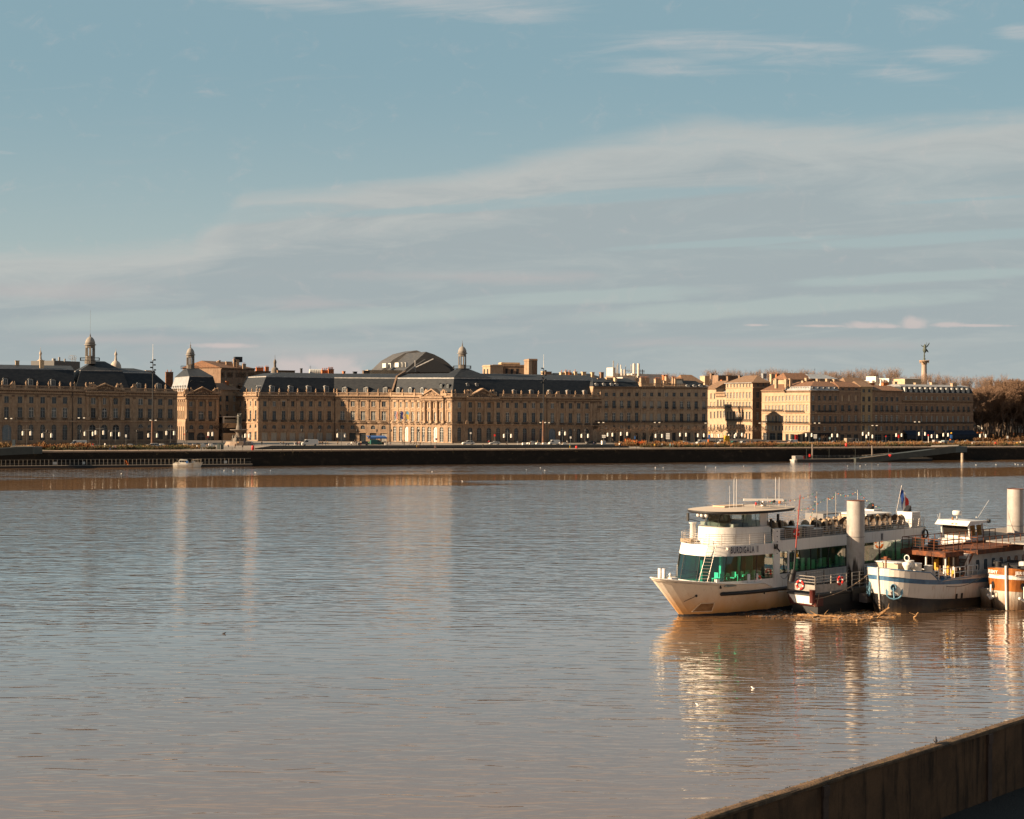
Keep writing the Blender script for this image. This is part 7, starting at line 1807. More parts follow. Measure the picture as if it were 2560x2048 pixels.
# ================================================================== the boats moored at the near bank
def cam_px(p):
 d = Vector(p)-CAM; k = d.dot(fv); return (1280+FPX*d.dot(rv)/k,1024-FPX*d.dot(uv)/k)
def hullmat(name,bands,dirt,dirtc=(.33,.17,.05),z0=0,grime=.6,scale=.6):
 """painted steel hull: colour bands by sheer-relative height come from separate faces; this adds river dirt that rises from the waterline"""
 m = bpy.data.materials.new(name); m.use_nodes = True; t = NT(m.node_tree)
 b = t.n('ShaderNodeBsdfPrincipled'); o = t.n('ShaderNodeOutputMaterial'); t.nt.links.new(b.outputs[0],o.inputs[0])
 g = t.n('ShaderNodeTexCoord').outputs['Object']; z = t.sep(g)[2]
 n_ = t.noise(t.vmul(g,(1,1,.4)),scale,5,.65); n2_ = t.noise(t.vmul(g,(3,3,.25)),1.2,4,.7)
 f = t.ss(t.math('ADD',z,t.math('MULTIPLY',t.math('SUBTRACT',n_,.5),1.9)),dirt[1],dirt[0])
 c = t.mix(t.math('MULTIPLY',f,.95),bands,dirtc)
 c = t.mix(t.math('MULTIPLY',t.ss(n2_,.52,.75),grime),c,tuple(x*.4 for x in dirtc))
 t.put(b.inputs['Base Color'],c); b.inputs['Roughness'].default_value = .45; b.inputs['Specular IOR Level'].default_value = .4
 return m
FWH = hullmat('gloss_white_paint',(.63,.61,.58),(-9,-8),(.62,.45,.30),grime=.5,scale=.8)
FHULL = hullmat('dirty_white_hull',(.65,.58,.49),(.2,3.3),(.50,.25,.075),grime=.25)
HBLK = hullmat('black_hull_paint',(.014,.014,.016),(-.3,1.1),(.10,.065,.035),grime=.4)
RUBBER = pbr('black_rubber',(.012,.012,.014),.6)
STEEL = pbr('stainless_rail',(.45,.40,.36),.35,metal=.6)
RUSTM = pbr('rusty_steel',(.17,.052,.017),.85,col2=(.065,.025,.013),nscale=1.8,detail=6)
WOODB = pbr('dark_varnished_wood',(.075,.030,.012),.5,col2=(.035,.016,.009),nscale=1.5,nstretch=(4,4,.5))
WICK = pbr('woven_wicker',(.36,.27,.18),.8,col2=(.24,.17,.11),nscale=7); WICKD = pbr('dark_wicker',(.13,.095,.07),.8)
GREYB = pbr('grey_deck_box',(.16,.155,.155),.7)
def glass(name,tint,dark=.0,refl=1.0):
 m = bpy.data.materials.new(name); m.use_nodes = True; t = NT(m.node_tree)
 tr = t.n('ShaderNodeBsdfTransparent'); t.put(tr.inputs[0],tint); gl = t.n('ShaderNodeBsdfGlossy'); gl.inputs['Roughness'].default_value = .02
 t.put(gl.inputs[0],(.9,.95,.95))
 fr = t.n('ShaderNodeFresnel'); fr.inputs[0].default_value = 1.6; mx = t.n('ShaderNodeMixShader'); o = t.n('ShaderNodeOutputMaterial')
 t.nt.links.new(t.math('MULTIPLY',t.math('ADD',fr.outputs[0],.02),refl,clamp=True),mx.inputs[0]); t.nt.links.new(tr.outputs[0],mx.inputs[1]); t.nt.links.new(gl.outputs[0],mx.inputs[2]); t.nt.links.new(mx.outputs[0],o.inputs[0])
 return m
GGREEN = glass('green_tinted_glass',(.24,.86,.74),refl=1.6); GSIDE = glass('green_side_glass',(.45,1.0,.76),refl=2.8); GCLEAR = glass('clear_wheelhouse_glass',(.62,.68,.66),refl=1.0)
def letters(text,size,xs=.62,bold=.012):
 """each character as flat faces: list of (mesh verts, faces, advance)"""
 out = []
 for ch in text:
  if ch == ' ': out.append(([],[],size*.32)); continue
  cu = bpy.data.curves.new('t','FONT'); cu.body = ch; cu.size = size; cu.offset = bold; cu.resolution_u = 3
  o = bpy.data.objects.new('t',cu); COL.objects.link(o); dg = bpy.context.evaluated_depsgraph_get(); me = bpy.data.meshes.new_from_object(o.evaluated_get(dg))
  vs = [(v.co.x*xs,v.co.y) for v in me.vertices]; fs = [tuple(p.vertices) for p in me.polygons]
  bpy.data.objects.remove(o); bpy.data.curves.remove(cu); bpy.data.meshes.remove(me)
  mnx = min(x for x,y in vs); mxx = max(x for x,y in vs)
  out.append(([(x-mnx,y) for x,y in vs],fs,(mxx-mnx)+size*.07))
 return out
def text_along(mb,text,size,fn,xs=.62,bold=.012,mi=0,spread=1.0):
 """fn(s) -> (point, tangent, up, normal) with s running in metres along the surface"""
 s = 0
 for vs,fs,adv in letters(text,size,xs,bold):
  if vs:
   p,tg,up,nm = fn(s+adv/2)
   mb.add([p+tg*(x-adv/2+.01)+up*y+nm*.02 for x,y in vs],fs,mi)
  s += adv*spread
 return s
# ------------------------------------------------------------------ the white sightseeing ship
FA_ = R(42); FO = Vector((17.2,146.0,0))
T = empty('sightseeing_ship',FO,'large white sightseeing ship with green windows, wheelhouse canopy and wicker chairs on top','ship',None,FA_)
SHIP = T
Tm = Matrix.Translation(FO) @ Matrix.Rotation(FA_,4,'Z')
LEN = 39.2
def shape(s,p=.8): s = max(0,min(1,s)); return math.sin(math.pi/2*s)**p
def sheer(u): return 3.12+.98*max(0,1-(u+4.1)/12.0)**1.6 if u < 8.2 else (3.12 - .72*min(1,(u-8.2)/1.6))
def hb(u,z):   # half beam
 k = max(0,min(1,z/3.6)); us = -z*1.0 if z < 4.2 else -4.1
 E = 13.0-2.6*k; Bm = 3.9+.4*k
 return Bm*shape((u-us)/E,.66-.06*k)
levels = [-.6,0,.7,1.4,2.0,2.42]
us = [0,.02,.05,.09,.14,.2,.27,.35,.44,.55,.7,.85,1.0]
def hull_pt(t,lv,s):
 # lv in 0..1 between fixed levels, top level follows the sheer
 if lv < len(levels): z = levels[lv]
 else: z = None
 if z is not None: ust = -max(0,z); u = ust+(LEN-ust)*t**1.35; return (u,s*hb(u,max(0,z))+0,z)
 f = (lv-len(levels)+1)/3.0
 u = -4.1+(LEN+4.1)*t**1.35; zt = sheer(u); z = 2.42+(zt-2.42)*f; ust = -z*(4.1/4.1); u2 = ust+(LEN-ust)*t**1.35
 return (u2,s*hb(u2,z),2.42+(sheer(u2)-2.42)*f if f == 1 else z)
mb = MB(); NL = len(levels)+3
for s_ in (-1,1):
 rings = [[hull_pt(t,lv,s_) for lv in range(NL)] for t in us]
 for k in range(len(us)-1):
  for j in range(NL-1):
   q = [rings[k][j],rings[k+1][j],rings[k+1][j+1],rings[k][j+1]]
   if s_ < 0: q = q[::-1]
   mb.add(q,[(0,1,2,3)],1 if j == 0 else 0,True)
 mb.add([rings[-1][j] for j in range(NL)]+[(LEN,0,rings[-1][NL-1][2]),(LEN,0,-.6)],[tuple(range(NL+2))],0)
mb.build('hull',[FHULL,HBLK],T,local=True)
# boot-top: narrow black line proud of the plating
mb = MB()
for s_ in (-1,1):
 pts = []
 for i in range(40):
  u = -.15+38*(i/39)**1.4; pts.append((u,s_*(hb(u+.02,.12)+.025)))
 for a,b in zip(pts,pts[1:]): mb.add([(a[0],a[1],-.2),(b[0],b[1],-.2),(b[0],b[1],.34-.05*min(1,a[0]/10)),(a[0],a[1],.34)],[(0,1,2,3)])
mb.build('boot_top',RUBBER,T,local=True)
# rubbing strake
mb = MB(); pts = [(u,-(hb(u,2.3)+.10),2.28-.0*u) for u in [2.6,3,4,5,6,7,8,9,10,12,16,22,28,34,38]]
for a,b in zip(pts,pts[1:]): mb.tube(a,b,.19,.19,8)
mb.ball(pts[0],.19,8); mb.build('rubbing_strake',RUBBER,T,local=True)
# gunwale cap
mb = MB()
for s_ in (-1,1):
 pts = []
 for t in [i/40 for i in range(41)]:
  p = hull_pt(t,NL-1,s_)
  if p[0] > 10.2: break
  pts.append(Vector(p))
 mb.path([p+Vector((0,0,.02)) for p in pts],.07,5)
mb.build('gunwale',FWH,T,local=True)
# fore deck
mb = MB(); poly = []
for s_ in (-1,1):
 pp_ = [Vector(hull_pt(t,NL-1,s_)) for t in [i/30 for i in range(18)]]
 poly.append([p for p in pp_ if p.x < 11])
ring = [p*1.0 for p in poly[0]]+[p for p in poly[1][::-1]]
mb.add([Vector((p.x,p.y*.97,min(p.z,4.1)-.22)) for p in ring],[tuple(range(len(ring)))]); mb.build('fore_deck',pbr('deck_paint_grey',(.34,.31,.28),.8),T,local=True)
# anchor recess
mb = MB()
def on_hull(u,z,off=.03): return Vector((u,-(hb(u,z)+off),z))
a = [on_hull(.55,.45),on_hull(2.5,.45),on_hull(2.35,1.35),on_hull(.95,1.35)]
for p,q in zip(a,a[1:]+a[:1]): mb.tube(p,q,.035,n=5)
ar = mb.build('anchor_recess_frame',pbr('cream_frame_paint',(.62,.50,.36),.6),T,local=True)
mb = MB(); [mb.add([on_hull(.6+.4*j/6+(1.82-.54*j/6)*i/8,.5+.8*j/6,.03),on_hull(.6+.4*j/6+(1.82-.54*j/6)*(i+1)/8,.5+.8*j/6,.03),on_hull(.6+.4*(j+1)/6+(1.82-.54*(j+1)/6)*(i+1)/8,.5+.8*(j+1)/6,.03),on_hull(.6+.4*(j+1)/6+(1.82-.54*(j+1)/6)*i/8,.5+.8*(j+1)/6,.03)],[(0,1,2,3)]) for i in range(8) for j in range(6)]; mb.build('anchor_recess',pbr('rusty_recess',(.26,.15,.07),.8,col2=(.17,.09,.04),nscale=2),T,local=True)
mb = MB(); mb.tube(on_hull(-.0,2.15,.1),on_hull(-.75,1.6,.1),.025,n=4); mb.ball(on_hull(.05,2.2,.08),.13,6); mb.ball(on_hull(2.2,2.98,.05),.12,6); mb.tube(on_hull(2.1,3.2,.05),on_hull(2.2,2.9,.05),.07,n=5); mb.ball(on_hull(8.3,2.0,.06),.08,6)
mb.build('fairlead',RUBBER,T,local=True)
# superstructure rings
def sup(uf,hw,ub,n=22,p=.82,pu=.9):
 """front rounded outline from back-left to back-right (local x,y)"""
 out = [(ub,hw)]
 for i in range(n+1):
  a = math.pi/2-math.pi*i/n; out.append((ub-.9-(ub-.9-uf)*abs(math.cos(a))**pu,hw*math.copysign(abs(math.sin(a))**p,math.sin(a))))
 out.append((ub,-hw)); return out
def band(mb,r0,z0,r1,z1,mi=0,sm=True): mb.loft([[(x,y,z0) for x,y in r0],[(x,y,z1) for x,y in r1]],mi,sm=sm)
R0 = sup(.9,4.2,10.6,p=.7); R1 = sup(1.1,4.2,10.6,p=.7); R2 = sup(1.7,4.18,10.6,p=.7); R3 = sup(2.1,4.18,10.6,p=.7)
mb = MB(); band(mb,R0,2.6,R1,3.50); mb.build('lower_bulwark',FWH,T,local=True)
mb = MB(); band(mb,R2,6.02,R3,7.12); mb.add([(x,y,7.02) for x,y in R3],[tuple(range(len(R3)))],1); mb.add([(x,y,6.04) for x,y in R2],[tuple(range(len(R2)))][::1],1)
bandobj = mb.build('name_band',[FWH,FWH],T,local=True)
def lerp_ring(a,b,f): return [(x0+(x1-x0)*f,y0+(y1-y0)*f) for (x0,y0),(x1,y1) in zip(a,b)]
# panes
nseg = len(R1)-1
mb = MB(); RA = lerp_ring(R1,R2,0); 
cut = nseg-1
for i in range(1,nseg-1): mb.add([(*R1[i],3.50),(*R1[i+1],3.50),(*R2[i+1],6.02),(*R2[i],6.02)],[(0,1,2,3)])
wp_ = mb.build('saloon_window',GGREEN,T,local=True)
mb = MB()
for i in range(1,nseg,2): mb.tube((*R1[i],3.5),(*R2[i],6.02),.045,n=4)
mb.build('window_mullion',IRON,wp_,local=True)
mb = MB()
for s_ in (-1,1):
 i0,i1 = (0,1) if s_ > 0 else (nseg-1,nseg)
 mb.add([(R1[i0][0],R1[i0][1],3.5),(R1[i1][0],R1[i1][1],3.5),(R2[i1][0],R2[i1][1],6.02),(R2[i0][0],R2[i0][1],6.02)],[(0,1,2,3)])
 mb.box(9.65,10.75,s_*4.15-.08,s_*4.15+.08,2.2,8.55)
 mb.build('corner_pillar',FWH,T,local=True); mb = MB()
mb = MB()
for z in (7.9,7.35,6.8,6.2,5.6): mb.ball((10.25,-4.22,z+.4),.07,5)
mb.build('pillar_port',RUBBER,T,local=True)
# interior seen through the glass
INT = pbr('interior_wall',(.55,.58,.50),.8); SEAT = pbr('pale_chair_cover',(.75,.78,.62),.8); DKI = pbr('dark_interior',(.16,.19,.17),.8)
mb = MB(); mb.box(2.6,36,-3.9,3.9,3.05,3.18,1); mb.box(3.2,36,-.15,.15,3.18,6.0,1); mb.box(10.2,10.35,-1.0,3.9,3.18,6.0,0)
for u in (4.5,7.5): mb.box(u-.12,u+.12,-1.6,-1.36,3.18,6,0)
rn = random.Random(17)
mb.build('saloon_interior',[INT,DKI],T,local=True)
mb = MB(); rn = random.Random(6)  # pale panels added behind the side glass, standing in for boat reflections
for i in range(24):
 u = 13.2+i*1.0+rn.uniform(-.2,.2); mb.box(u,u+rn.uniform(.3,.75),-3.62,-3.58,3.75+rn.uniform(0,.15),rn.uniform(4.7,5.25))
mb.build('reflection_panels',SEAT,T,local=True)
def chair_mb(kind):
 mb = MB()
 if kind == 'saloon':
  mb.box(-.24,.24,-.24,.24,.42,.5); mb.box(.18,.25,-.24,.24,.5,1.05)
  for x in (-.2,.2):
   for y in (-.2,.2): mb.box(x-.02,x+.02,y-.02,y+.02,0,.42)
 return mb
cm = chair_mb('saloon').mesh('saloon_chair',SEAT)
k_ = 0
for u in [3.6,4.6,5.6,6.8,7.8,8.8]+[12.2+i*1.25 for i in range(19)]:
 for v in (-2.6,-1.5) if u < 5 else (-3.3,-2.2):
  o = bpy.data.objects.new('saloon_chair',cm); o.parent = T; o.location = (u,v,3.18); o.rotation_euler = (0,0,rn.uniform(-.3,.3)+(0 if (k_ % 2) else 3.1)); COL.objects.link(o); k_ += 1
mb = MB()
for u in [4.1,6.2,8.3]+[12.8+i*2.5 for i in range(9)]: mb.tube((u,-2.7,3.18),(u,-2.7,3.9),.05,n=5); mb.tube((u,-2.7,3.9),(u,-2.7,3.95),.5,n=12)
mb.build('saloon_table',SEAT,T,local=True)
# long side: cabin walls with green strip windows
for s_,nm in ((-1,'side_wall'),(1,'side_wall')):
 mb = MB(); y = s_*4.12
 mb.add([(10.6,y,1.9),(38.0,y,1.9),(38.0,y,3.78),(10.6,y,3.78)],[(0,1,2,3)])
 mb.add([(10.6,y,6.12),(38.0,y,6.12),(38.0,y,7.3),(10.6,y,7.3)],[(0,1,2,3)])
 for a,b in ((10.6,10.85),(37.7,38.0)): mb.add([(a,y,3.78),(b,y,3.78),(b,y,6.12),(a,y,6.12)],[(0,1,2,3)])
 mb.box(10.5,38.1,y-.07,y+.07,3.70,3.80); mb.box(12.15,12.4,y-.05,y+.05,3.78,6.12)
 w_ = mb.build(nm,FWH,T,local=True)
 mb = MB(); mb.add([(10.85,y,3.8),(37.7,y,3.8),(37.7,y,6.12),(10.85,y,6.12)],[(0,1,2,3)]); g_ = mb.build('side_window',GSIDE,T,local=True)
 mb = MB(); [mb.box(u-.035,u+.035,y-.05,y+.05,3.8,6.12) for u in (11.55,13.0,16.2,19.4,22.6,25.8,29.0,32.2,35)]; mb.box(10.85,37.7,y-.05,y+.05,3.80,3.88); mb.build('window_mullion',IRON,g_,local=True)
mb = MB(); mb.box(10.6,38.6,-4.1,4.1,7.18,7.30); mb.box(38.0,39.2,-3.6,3.6,1.9,7.3); mb.build('top_deck',pbr('top_deck_paint',(.36,.33,.29),.8),T,local=True)
mb = MB(); mb.torus((38.2,-4.25,6.5),.5,.10,'Y',14,6); mb.build('tyre_fender',RUBBER,T,local=True)
# name on the band and on the stern quarter
ringpts = [Vector(((a[0]+b[0])/2,(a[1]+b[1])/2,6.33)) for a,b in zip([(*p,0) for p in R2],[(*p,0) for p in R3])]
dense = []
for a,b in zip(ringpts,ringpts[1:]):
 for i in range(12): dense.append(a.lerp(b,i/12))
pxs = [cam_px(Tm @ p)[0] for p in dense]
i0 = min(range(len(dense)//2,len(dense)),key=lambda i: abs(pxs[i]-1826)); i1 = min(range(len(dense)//2,len(dense)),key=lambda i: abs(pxs[i]-1893))
arc = [0]
for a,b in zip(dense[i0:],dense[i0+1:]): arc.append(arc[-1]+(b-a).length)
Ltxt = arc[i1-i0]
def fn_text(s):
 j = max(k for k in range(len(arc)) if arc[k] <= s) if s > 0 else 0
 j = min(j,len(arc)-2); p = dense[i0+j].lerp(dense[i0+j+1],(s-arc[j])/max(1e-4,arc[j+1]-arc[j])); tg = (dense[i0+j+1]-dense[i0+j]).normalized()
 nm = Vector((tg.y,-tg.x,0)); nm = nm if nm.y < 0 or nm.x < 0 else nm; up = Vector((0,0,1))
 return p+nm*.10,tg,up,nm
mb = MB(); tot = sum(a for *_,a in letters('BURDIGALA II',.92,.55,.02)); k_ = Ltxt/tot
text_along(mb,'BURDIGALA II',.92,fn_text,.55*k_,.02)
NAVY = pbr('navy_lettering',(.015,.02,.05),.5)
mb.build('lettering',NAVY,bandobj,local=True)
mb = MB(); text_along(mb,'II',1.0,lambda s: (Vector((29.3+s,-4.13,6.32)),Vector((1,0,0)),Vector((0,0,1)),Vector((0,-1,0))),.9,.03); mb.build('lettering',NAVY,T,local=True)
# wheelhouse
W0 = sup(3.9,3.25,10.6,p=.8); W1 = sup(4.0,3.1,10.6,p=.8); W2 = sup(4.9,2.75,10.4,p=.75); W3 = sup(5.5,2.6,10.3,p=.75)
mb = MB(); band(mb,W0,7.0,W1,8.78); mb.add([(x,y,8.78) for x,y in W1],[tuple(range(len(W1)))]); mb.loft([[(x,y,10.05) for x,y in W3],[(x,y,10.38) for x,y in sup(5.4,2.7,10.5,p=.75)]])
for s_ in (-1,1): mb.box(9.3,10.4,s_*2.72-.05,s_*2.72+.05,8.7,10.1)
mb.box(10.35,10.42,-2.7,2.7,8.7,9.2)
wh = mb.build('wheelhouse',FWH,T,local=True)
mb = MB()
for i in range(1,len(W2)-2): mb.add([(*W2[i],8.80),(*W2[i+1],8.80),(*W3[i+1],10.06),(*W3[i],10.06)],[(0,1,2,3)])
wg = mb.build('wheelhouse_window',GCLEAR,wh,local=True)
mb = MB(); [mb.tube((*W2[i],8.8),(*W3[i],10.06),.04,n=4) for i in range(1,len(W2)-1,3)]; mb.build('window_mullion',IRON,wg,local=True)
mb = MB(); mb.box(5.6,8.0,-2.2,2.2,8.8,9.15,0); mb.box(8.9,9.4,-1.2,-.6,8.8,10,1); mb.lathe([(.28,8.8),(.28,10.0)],(8.9,-1.6,0),12,1); mb.box(7.6,8.1,.2,.8,8.8,9.9,0); mb.lathe([(.15,9.7),(.2,9.9),(.05,10.1)],(7.4,.9,0),8,0)
mb.build('helm_console',[DKI,SEAT],wh,local=True)
# canopy
C0 = [(2.6,0)]; outer = []
for i in range(49):
 a = 2*math.pi*i/48; x = 9.7-6.9*math.cos(a); hw = 4.0*abs(math.sin(a))**.75
 outer.append((x+.0,math.copysign(hw,math.sin(a))))
outer = outer[:-1]
mb = MB(); lo = [(x*.985+.145,y*.96,10.22) for x,y in outer]; md = [(x,y,10.34) for x,y in outer]; up = [(x,y,10.50) for x,y in outer]; tp = [(9.7+(x-9.7)*.5,y*.5,10.74) for x,y in outer]
mb.loft([lo,md],1,True,caps=False); mb.loft([md,up],1,True,caps=False); mb.loft([up,tp],0,True,caps=False,sm=True); mb.add(tp,[tuple(range(48))],0,True); mb.add(lo,[tuple(range(47,-1,-1))],0)
cano = mb.build('canopy',[pbr('beige_canopy',(.50,.41,.32),.6),RUBBER],T,local=True)
mb = MB(); mb.box(6.0,9.2,-.7,.9,10.76,10.88); mb.build('roof_hatch',pbr('hatch_wood',(.5,.36,.24),.7),cano,local=True)
# roof equipment
mb = MB(); mb.box(8.6,14.0,-2.6,-2.5,10.95,11.02); mb.box(8.6,14.0,-1.0,-.9,10.95,11.02)
for u in (8.7,11.2,13.9):
 for v in (-2.55,-.95): mb.tube((u,v,10.6),(u,v,11.0),.04,n=5)
mb.build('equipment_rack',STEEL,T,local=True)
mb = MB(); mb.lathe([(.32,0),(.3,.25),(.16,.3),(.16,.5)],(11.0,-1.8,10.78),10,1); mb.M = Matrix.Translation((11.0,-1.8,11.42)) @ Matrix.Rotation(-FA_+.05,4,'Z'); mb.box(-2.1,2.1,-.12,.12,-.11,.11,0); mb.build('radar_scanner',[FWH,STEEL],T,local=True)
for (u,v,z1,r) in ((6.2,-1.2,13.0,.02),(6.9,-1.2,13.75,.03),(7.3,-1.2,13.7,.03),(13.6,-1.4,13.7,.03),(14.1,-1.5,13.7,.03)):
 mb = MB(); mb.tube((u,v,10.5),(u,v,z1),r,r*.7,n=5); mb.build('antenna',FWH,T,local=True)
mb = MB(); mb.lathe([(.12,0),(.14,.3),(.05,.42)],(12.9,-2.5,11.02),8); mb.build('beacon_light',ORNG,T,local=True)
mb = MB(); mb.lathe([(.1,0),(.1,.25)],(8.9,-2.5,11.02),8); mb.lathe([(.1,0),(.1,.22)],(9.9,-2.5,11.02),8,1); mb.ball((13.6,-2.5,11.25),.16,8,2); mb.ball((11.9,-2.5,11.3),.2,8,1); mb.tube((9.4,-2.5,11),(9.4,-2.5,11.5),.05,n=5,mi=1)
mb.build('navigation_light',[RED,RUBBER,STEEL],T,local=True)
mb = MB()
for v in (.5,0,-.6): mb.ball((3.25,v,10.02),.20,8)
mb.build('searchlight',FWH,T,local=True); mb = MB(); mb.tube((3.3,-.6,9.85),(3.3,.6,9.85),.06,n=5); mb.ball((3.4,-.1,9.8),.2,6); mb.build('searchlight_bracket',RUBBER,T,local=True)
for (u,v,z) in ((3.7,2.3,9.7),(11.2,-3.6,9.6),(10.4,-3.3,9.1)):
 mb = MB(); mb.box(u-.08,u+.08,v-.12,v+.12,z-.42,z+.42); mb.tube((u,v,z-.2),(u+1.1,v*.7,z-.5),.03,n=4); mb.build('side_mirror',RUBBER,T,local=True)
# forward railing round the name band
def ring_rail(ringp,z0,hts,post_step,r=.022,name='railing',i0=0,i1=None):
 P_ = [Vector((x,y,z0)) for x,y in ringp][i0:i1]
 mb = MB()
 for h in hts: mb.path([p+Vector((0,0,h)) for p in P_],r,4)
 for i in range(0,len(P_),post_step): mb.tube(P_[i],P_[i]+Vector((0,0,hts[-1])),r*1.5,n=5)
 return mb.build(name,STEEL,T,local=True)
ring_rail([(x,y*.985) for x,y in R3],7.12,(.18,.42,.66,.90,1.10),2)
mb = MB(); mb.box(2.9,3.7,1.2,2.6,7.12,7.5); mb.build('deck_locker',WICK,T,local=True)
mb = MB(); mb.lathe([(.34,7.1),(.30,9.0),(.42,9.05),(.42,9.15)],(4.1,1.95,0),12); mb.build('vent_post',FWH,T,local=True)
# ladder
mb = MB(); la = Vector((-.1,-1.55,3.4)); lb_ = Vector((2.7,-2.9,6.9))
def on_front(fr,z):   # point on the rounded front at a given fraction of the outline
 r_ = lerp_ring(R1,R2,max(0,min(1.3,(z-3.5)/2.52))); f = fr*(len(r_)-1); i = int(f); a,b = Vector(r_[i]),Vector(r_[i+1]); q = a.lerp(b,f-i); t_ = (b-a).normalized(); n_ = Vector((t_.y,-t_.x)); return Vector((q.x,q.y,z)),Vector((n_.x,n_.y,0))
for fr in (.565,.612):
 p0,n0 = on_front(fr-.0,3.4); p1,n1 = on_front(fr+.02,6.9); mb.tube(p0+n0*.45,p1+n1*.35,.035,n=6); mb.tube(p1+n1*.35,p1+n1*.25+Vector((0,0,.35)),.03,n=5); mb.tube(p1+n1*.25+Vector((0,0,.35)),p1-n1*.2,.03,n=5)
for k in range(11):
 f = k/10; z = 3.5+3.3*f; a,na = on_front(.565+.02*f,z); b,nb = on_front(.612+.02*f,z); mb.tube(a+na*(.45-.1*f),b+nb*(.45-.1*f),.025,n=5)
mb.build('ladder',STEEL,T,local=True)
# bollards and fore deck fittings
for (u,v) in ((-2.9,.2),(-2.9,-.35)): 
 mb = MB(); mb.lathe([(.2,3.7),(.2,4.95),(.15,5.0)],(u,v,0),12); mb.build('bollard',FWH,T,local=True)
for u in (6.0,7.2):
 mb = MB(); v = -(hb(u,3.1)-.35); mb.lathe([(.24,2.9),(.24,4.1),(.18,4.14)],(u,v,0),12); mb.tube((u-.5,v,3.75),(u+.5,v,3.75),.05,n=6); mb.build('bollard',FWH,T,local=True)
mb = MB(); mb.lathe([(.15,3.7),(.12,4.1),(.2,4.15),(.05,4.35)],(-.9,.6,0),8); mb.tube((-.3,.2,3.6),(-.3,.2,5.2),.03,n=4); mb.box(-1.6,-.9,-.5,.3,3.6,3.95); mb.box(2.2,3.3,-2.9,-2.3,3.3,3.75); mb.box(3.5,4.0,-3.3,-2.9,3.2,3.6); mb.build('deck_fitting',FWH,T,local=True)
mb = MB(); p,n_ = on_front(.70,6.85); mb.tube(p,p+n_*.5,.06,n=5); mb.cbox(p+n_*.55,.28,.28,.25); mb.build('spotlight',STEEL,T,local=True)
mb = MB(); mb.cbox((9.9,-4.35,6.75),.35,.3,.5); mb.tube((9.9,-4.4,6.7),(10.4,-4.5,6.2),.08,n=5); mb.build('door_camera',RUBBER,T,local=True)
# top deck railings
mb = MB()
for s_ in (-1,1):
 for h in (.16,.38,.60,.82,1.04): mb.tube((10.8,s_*4.05,7.3+h),(38.2,s_*4.05,7.3+h),.022,n=4)
 for i in range(26): mb.tube((10.8+i*1.09,s_*4.05,7.3),(10.8+i*1.1,s_*4.05,8.38),.03,n=5)
mb.build('railing',STEEL,T,local=True)
# stern block and funnels
mb = MB(); mb.prism([(36.3,-3.6,7.3),(38.4,-3.6,7.3),(38.1,-3.6,9.1),(36.4,-3.6,9.1)],(0,2.0,0)); mb.prism([(36.3,1.6,7.3),(38.4,1.6,7.3),(38.1,1.6,9.1),(36.4,1.6,9.1)],(0,2.0,0))
sb = mb.build('stern_vent',FWH,T,local=True)
mb = MB(); [mb.box(36.6,38.0,-3.66,-3.60,7.55+i*.19,7.61+i*.19) for i in range(8)]; mb.build('louvre',LEAD,sb,local=True)
for (v) in (-2.9,2.2): mb = MB(); mb.prism([(36.5,v,9.1),(37.4,v,9.1),(37.3,v,9.8)],(0,.6,0)); mb.build('funnel',RUBBER,T,local=True)
# deck house aft and bar roof
mb = MB(); mb.box(30.8,35.6,-1.1,2.6,7.3,8.8,0); mb.box(30.6,35.8,-1.3,2.8,8.8,8.98,1); mb.build('bar_cabin',[pbr('beige_bar_cladding',(.46,.38,.28),.8,col2=(.38,.31,.23),nscale=1.5,nstretch=(6,6,.3)),FWH],T,local=True)
mb = MB(); mb.box(25.5,29,1.0,3.5,9.0,9.12); mb.box(25.5,25.6,1.0,3.5,7.3,9.0); [mb.tube((x_,1.1,7.3),(x_,1.1,9.0),.05,n=4) for x_ in (26,29)]; mb.build('bar_awning',GREYB,T,local=True)
mb = MB(); mb.box(11.3,14.3,1.0,3.6,7.3,8.95); mb.build('grey_locker',GREYB,T,local=True)
# flag
mb = MB(); mb.tube((37.0,-1.1,8.9),(37.5,-1.5,12.1),.035,n=5); fp = mb.build('flagstaff',STEEL,T,local=True)
FBLU = pbr('flag_cloth_blue',(.02,.07,.28),.8); FWHT = pbr('flag_cloth_white',(.65,.63,.6),.8); FRED = pbr('flag_cloth_red',(.55,.03,.02),.8)
mb = MB(); t0 = Vector((37.4,-1.45,11.9))
for i in range(10):
 for j in range(6):
  def fp_(a,b): # hanging cloth,folds
   return t0+Vector((a*.16+.05*math.sin(b*1.3+a),-a*.06+.10*math.sin(a*1.6+b*.5),-b*.23-a*.24))
  mb.add([fp_(j,i),fp_(j+1,i),fp_(j+1,i+1),fp_(j,i+1)],[(0,1,2,3)],j//2,True)
mb.build('flag',[FBLU,FWHT,FRED],fp,local=True)
# string of coloured bulbs
posts = [(12.8,-1.0,11.6),(18.5,-3.2,12.1),(20.0,0.5,10.2),(23.2,-1.2,11.2),(32.5,1.2,11.6),(36.5,.5,9.4)]
mb = MB()
for (u,v,z) in posts[:5]: mb.tube((u,v,7.3),(u,v,z),.045,n=5)
mb.tube((27.2,.5,7.3),(27.2,.5,11.6),.045,n=5); mb.build('light_mast',STEEL,T,local=True)
chain = [((13.0,-1.5,11.0),(12.8,-1.0,11.6)),((12.8,-1.0,11.6),(18.5,-3.2,12.1)),((18.5,-3.2,12.1),(21.5,0,8.8)),((13.4,-1,10.8),(23.2,-1.2,11.2)),((23.2,-1.2,11.2),(27.2,.5,11.6)),((27.2,.5,11.6),(32.5,1.2,11.6)),((32.5,1.2,11.6),(36.5,.5,9.4))]
mb = MB(); bulbs = [MB(),MB(),MB()]; k_ = 0
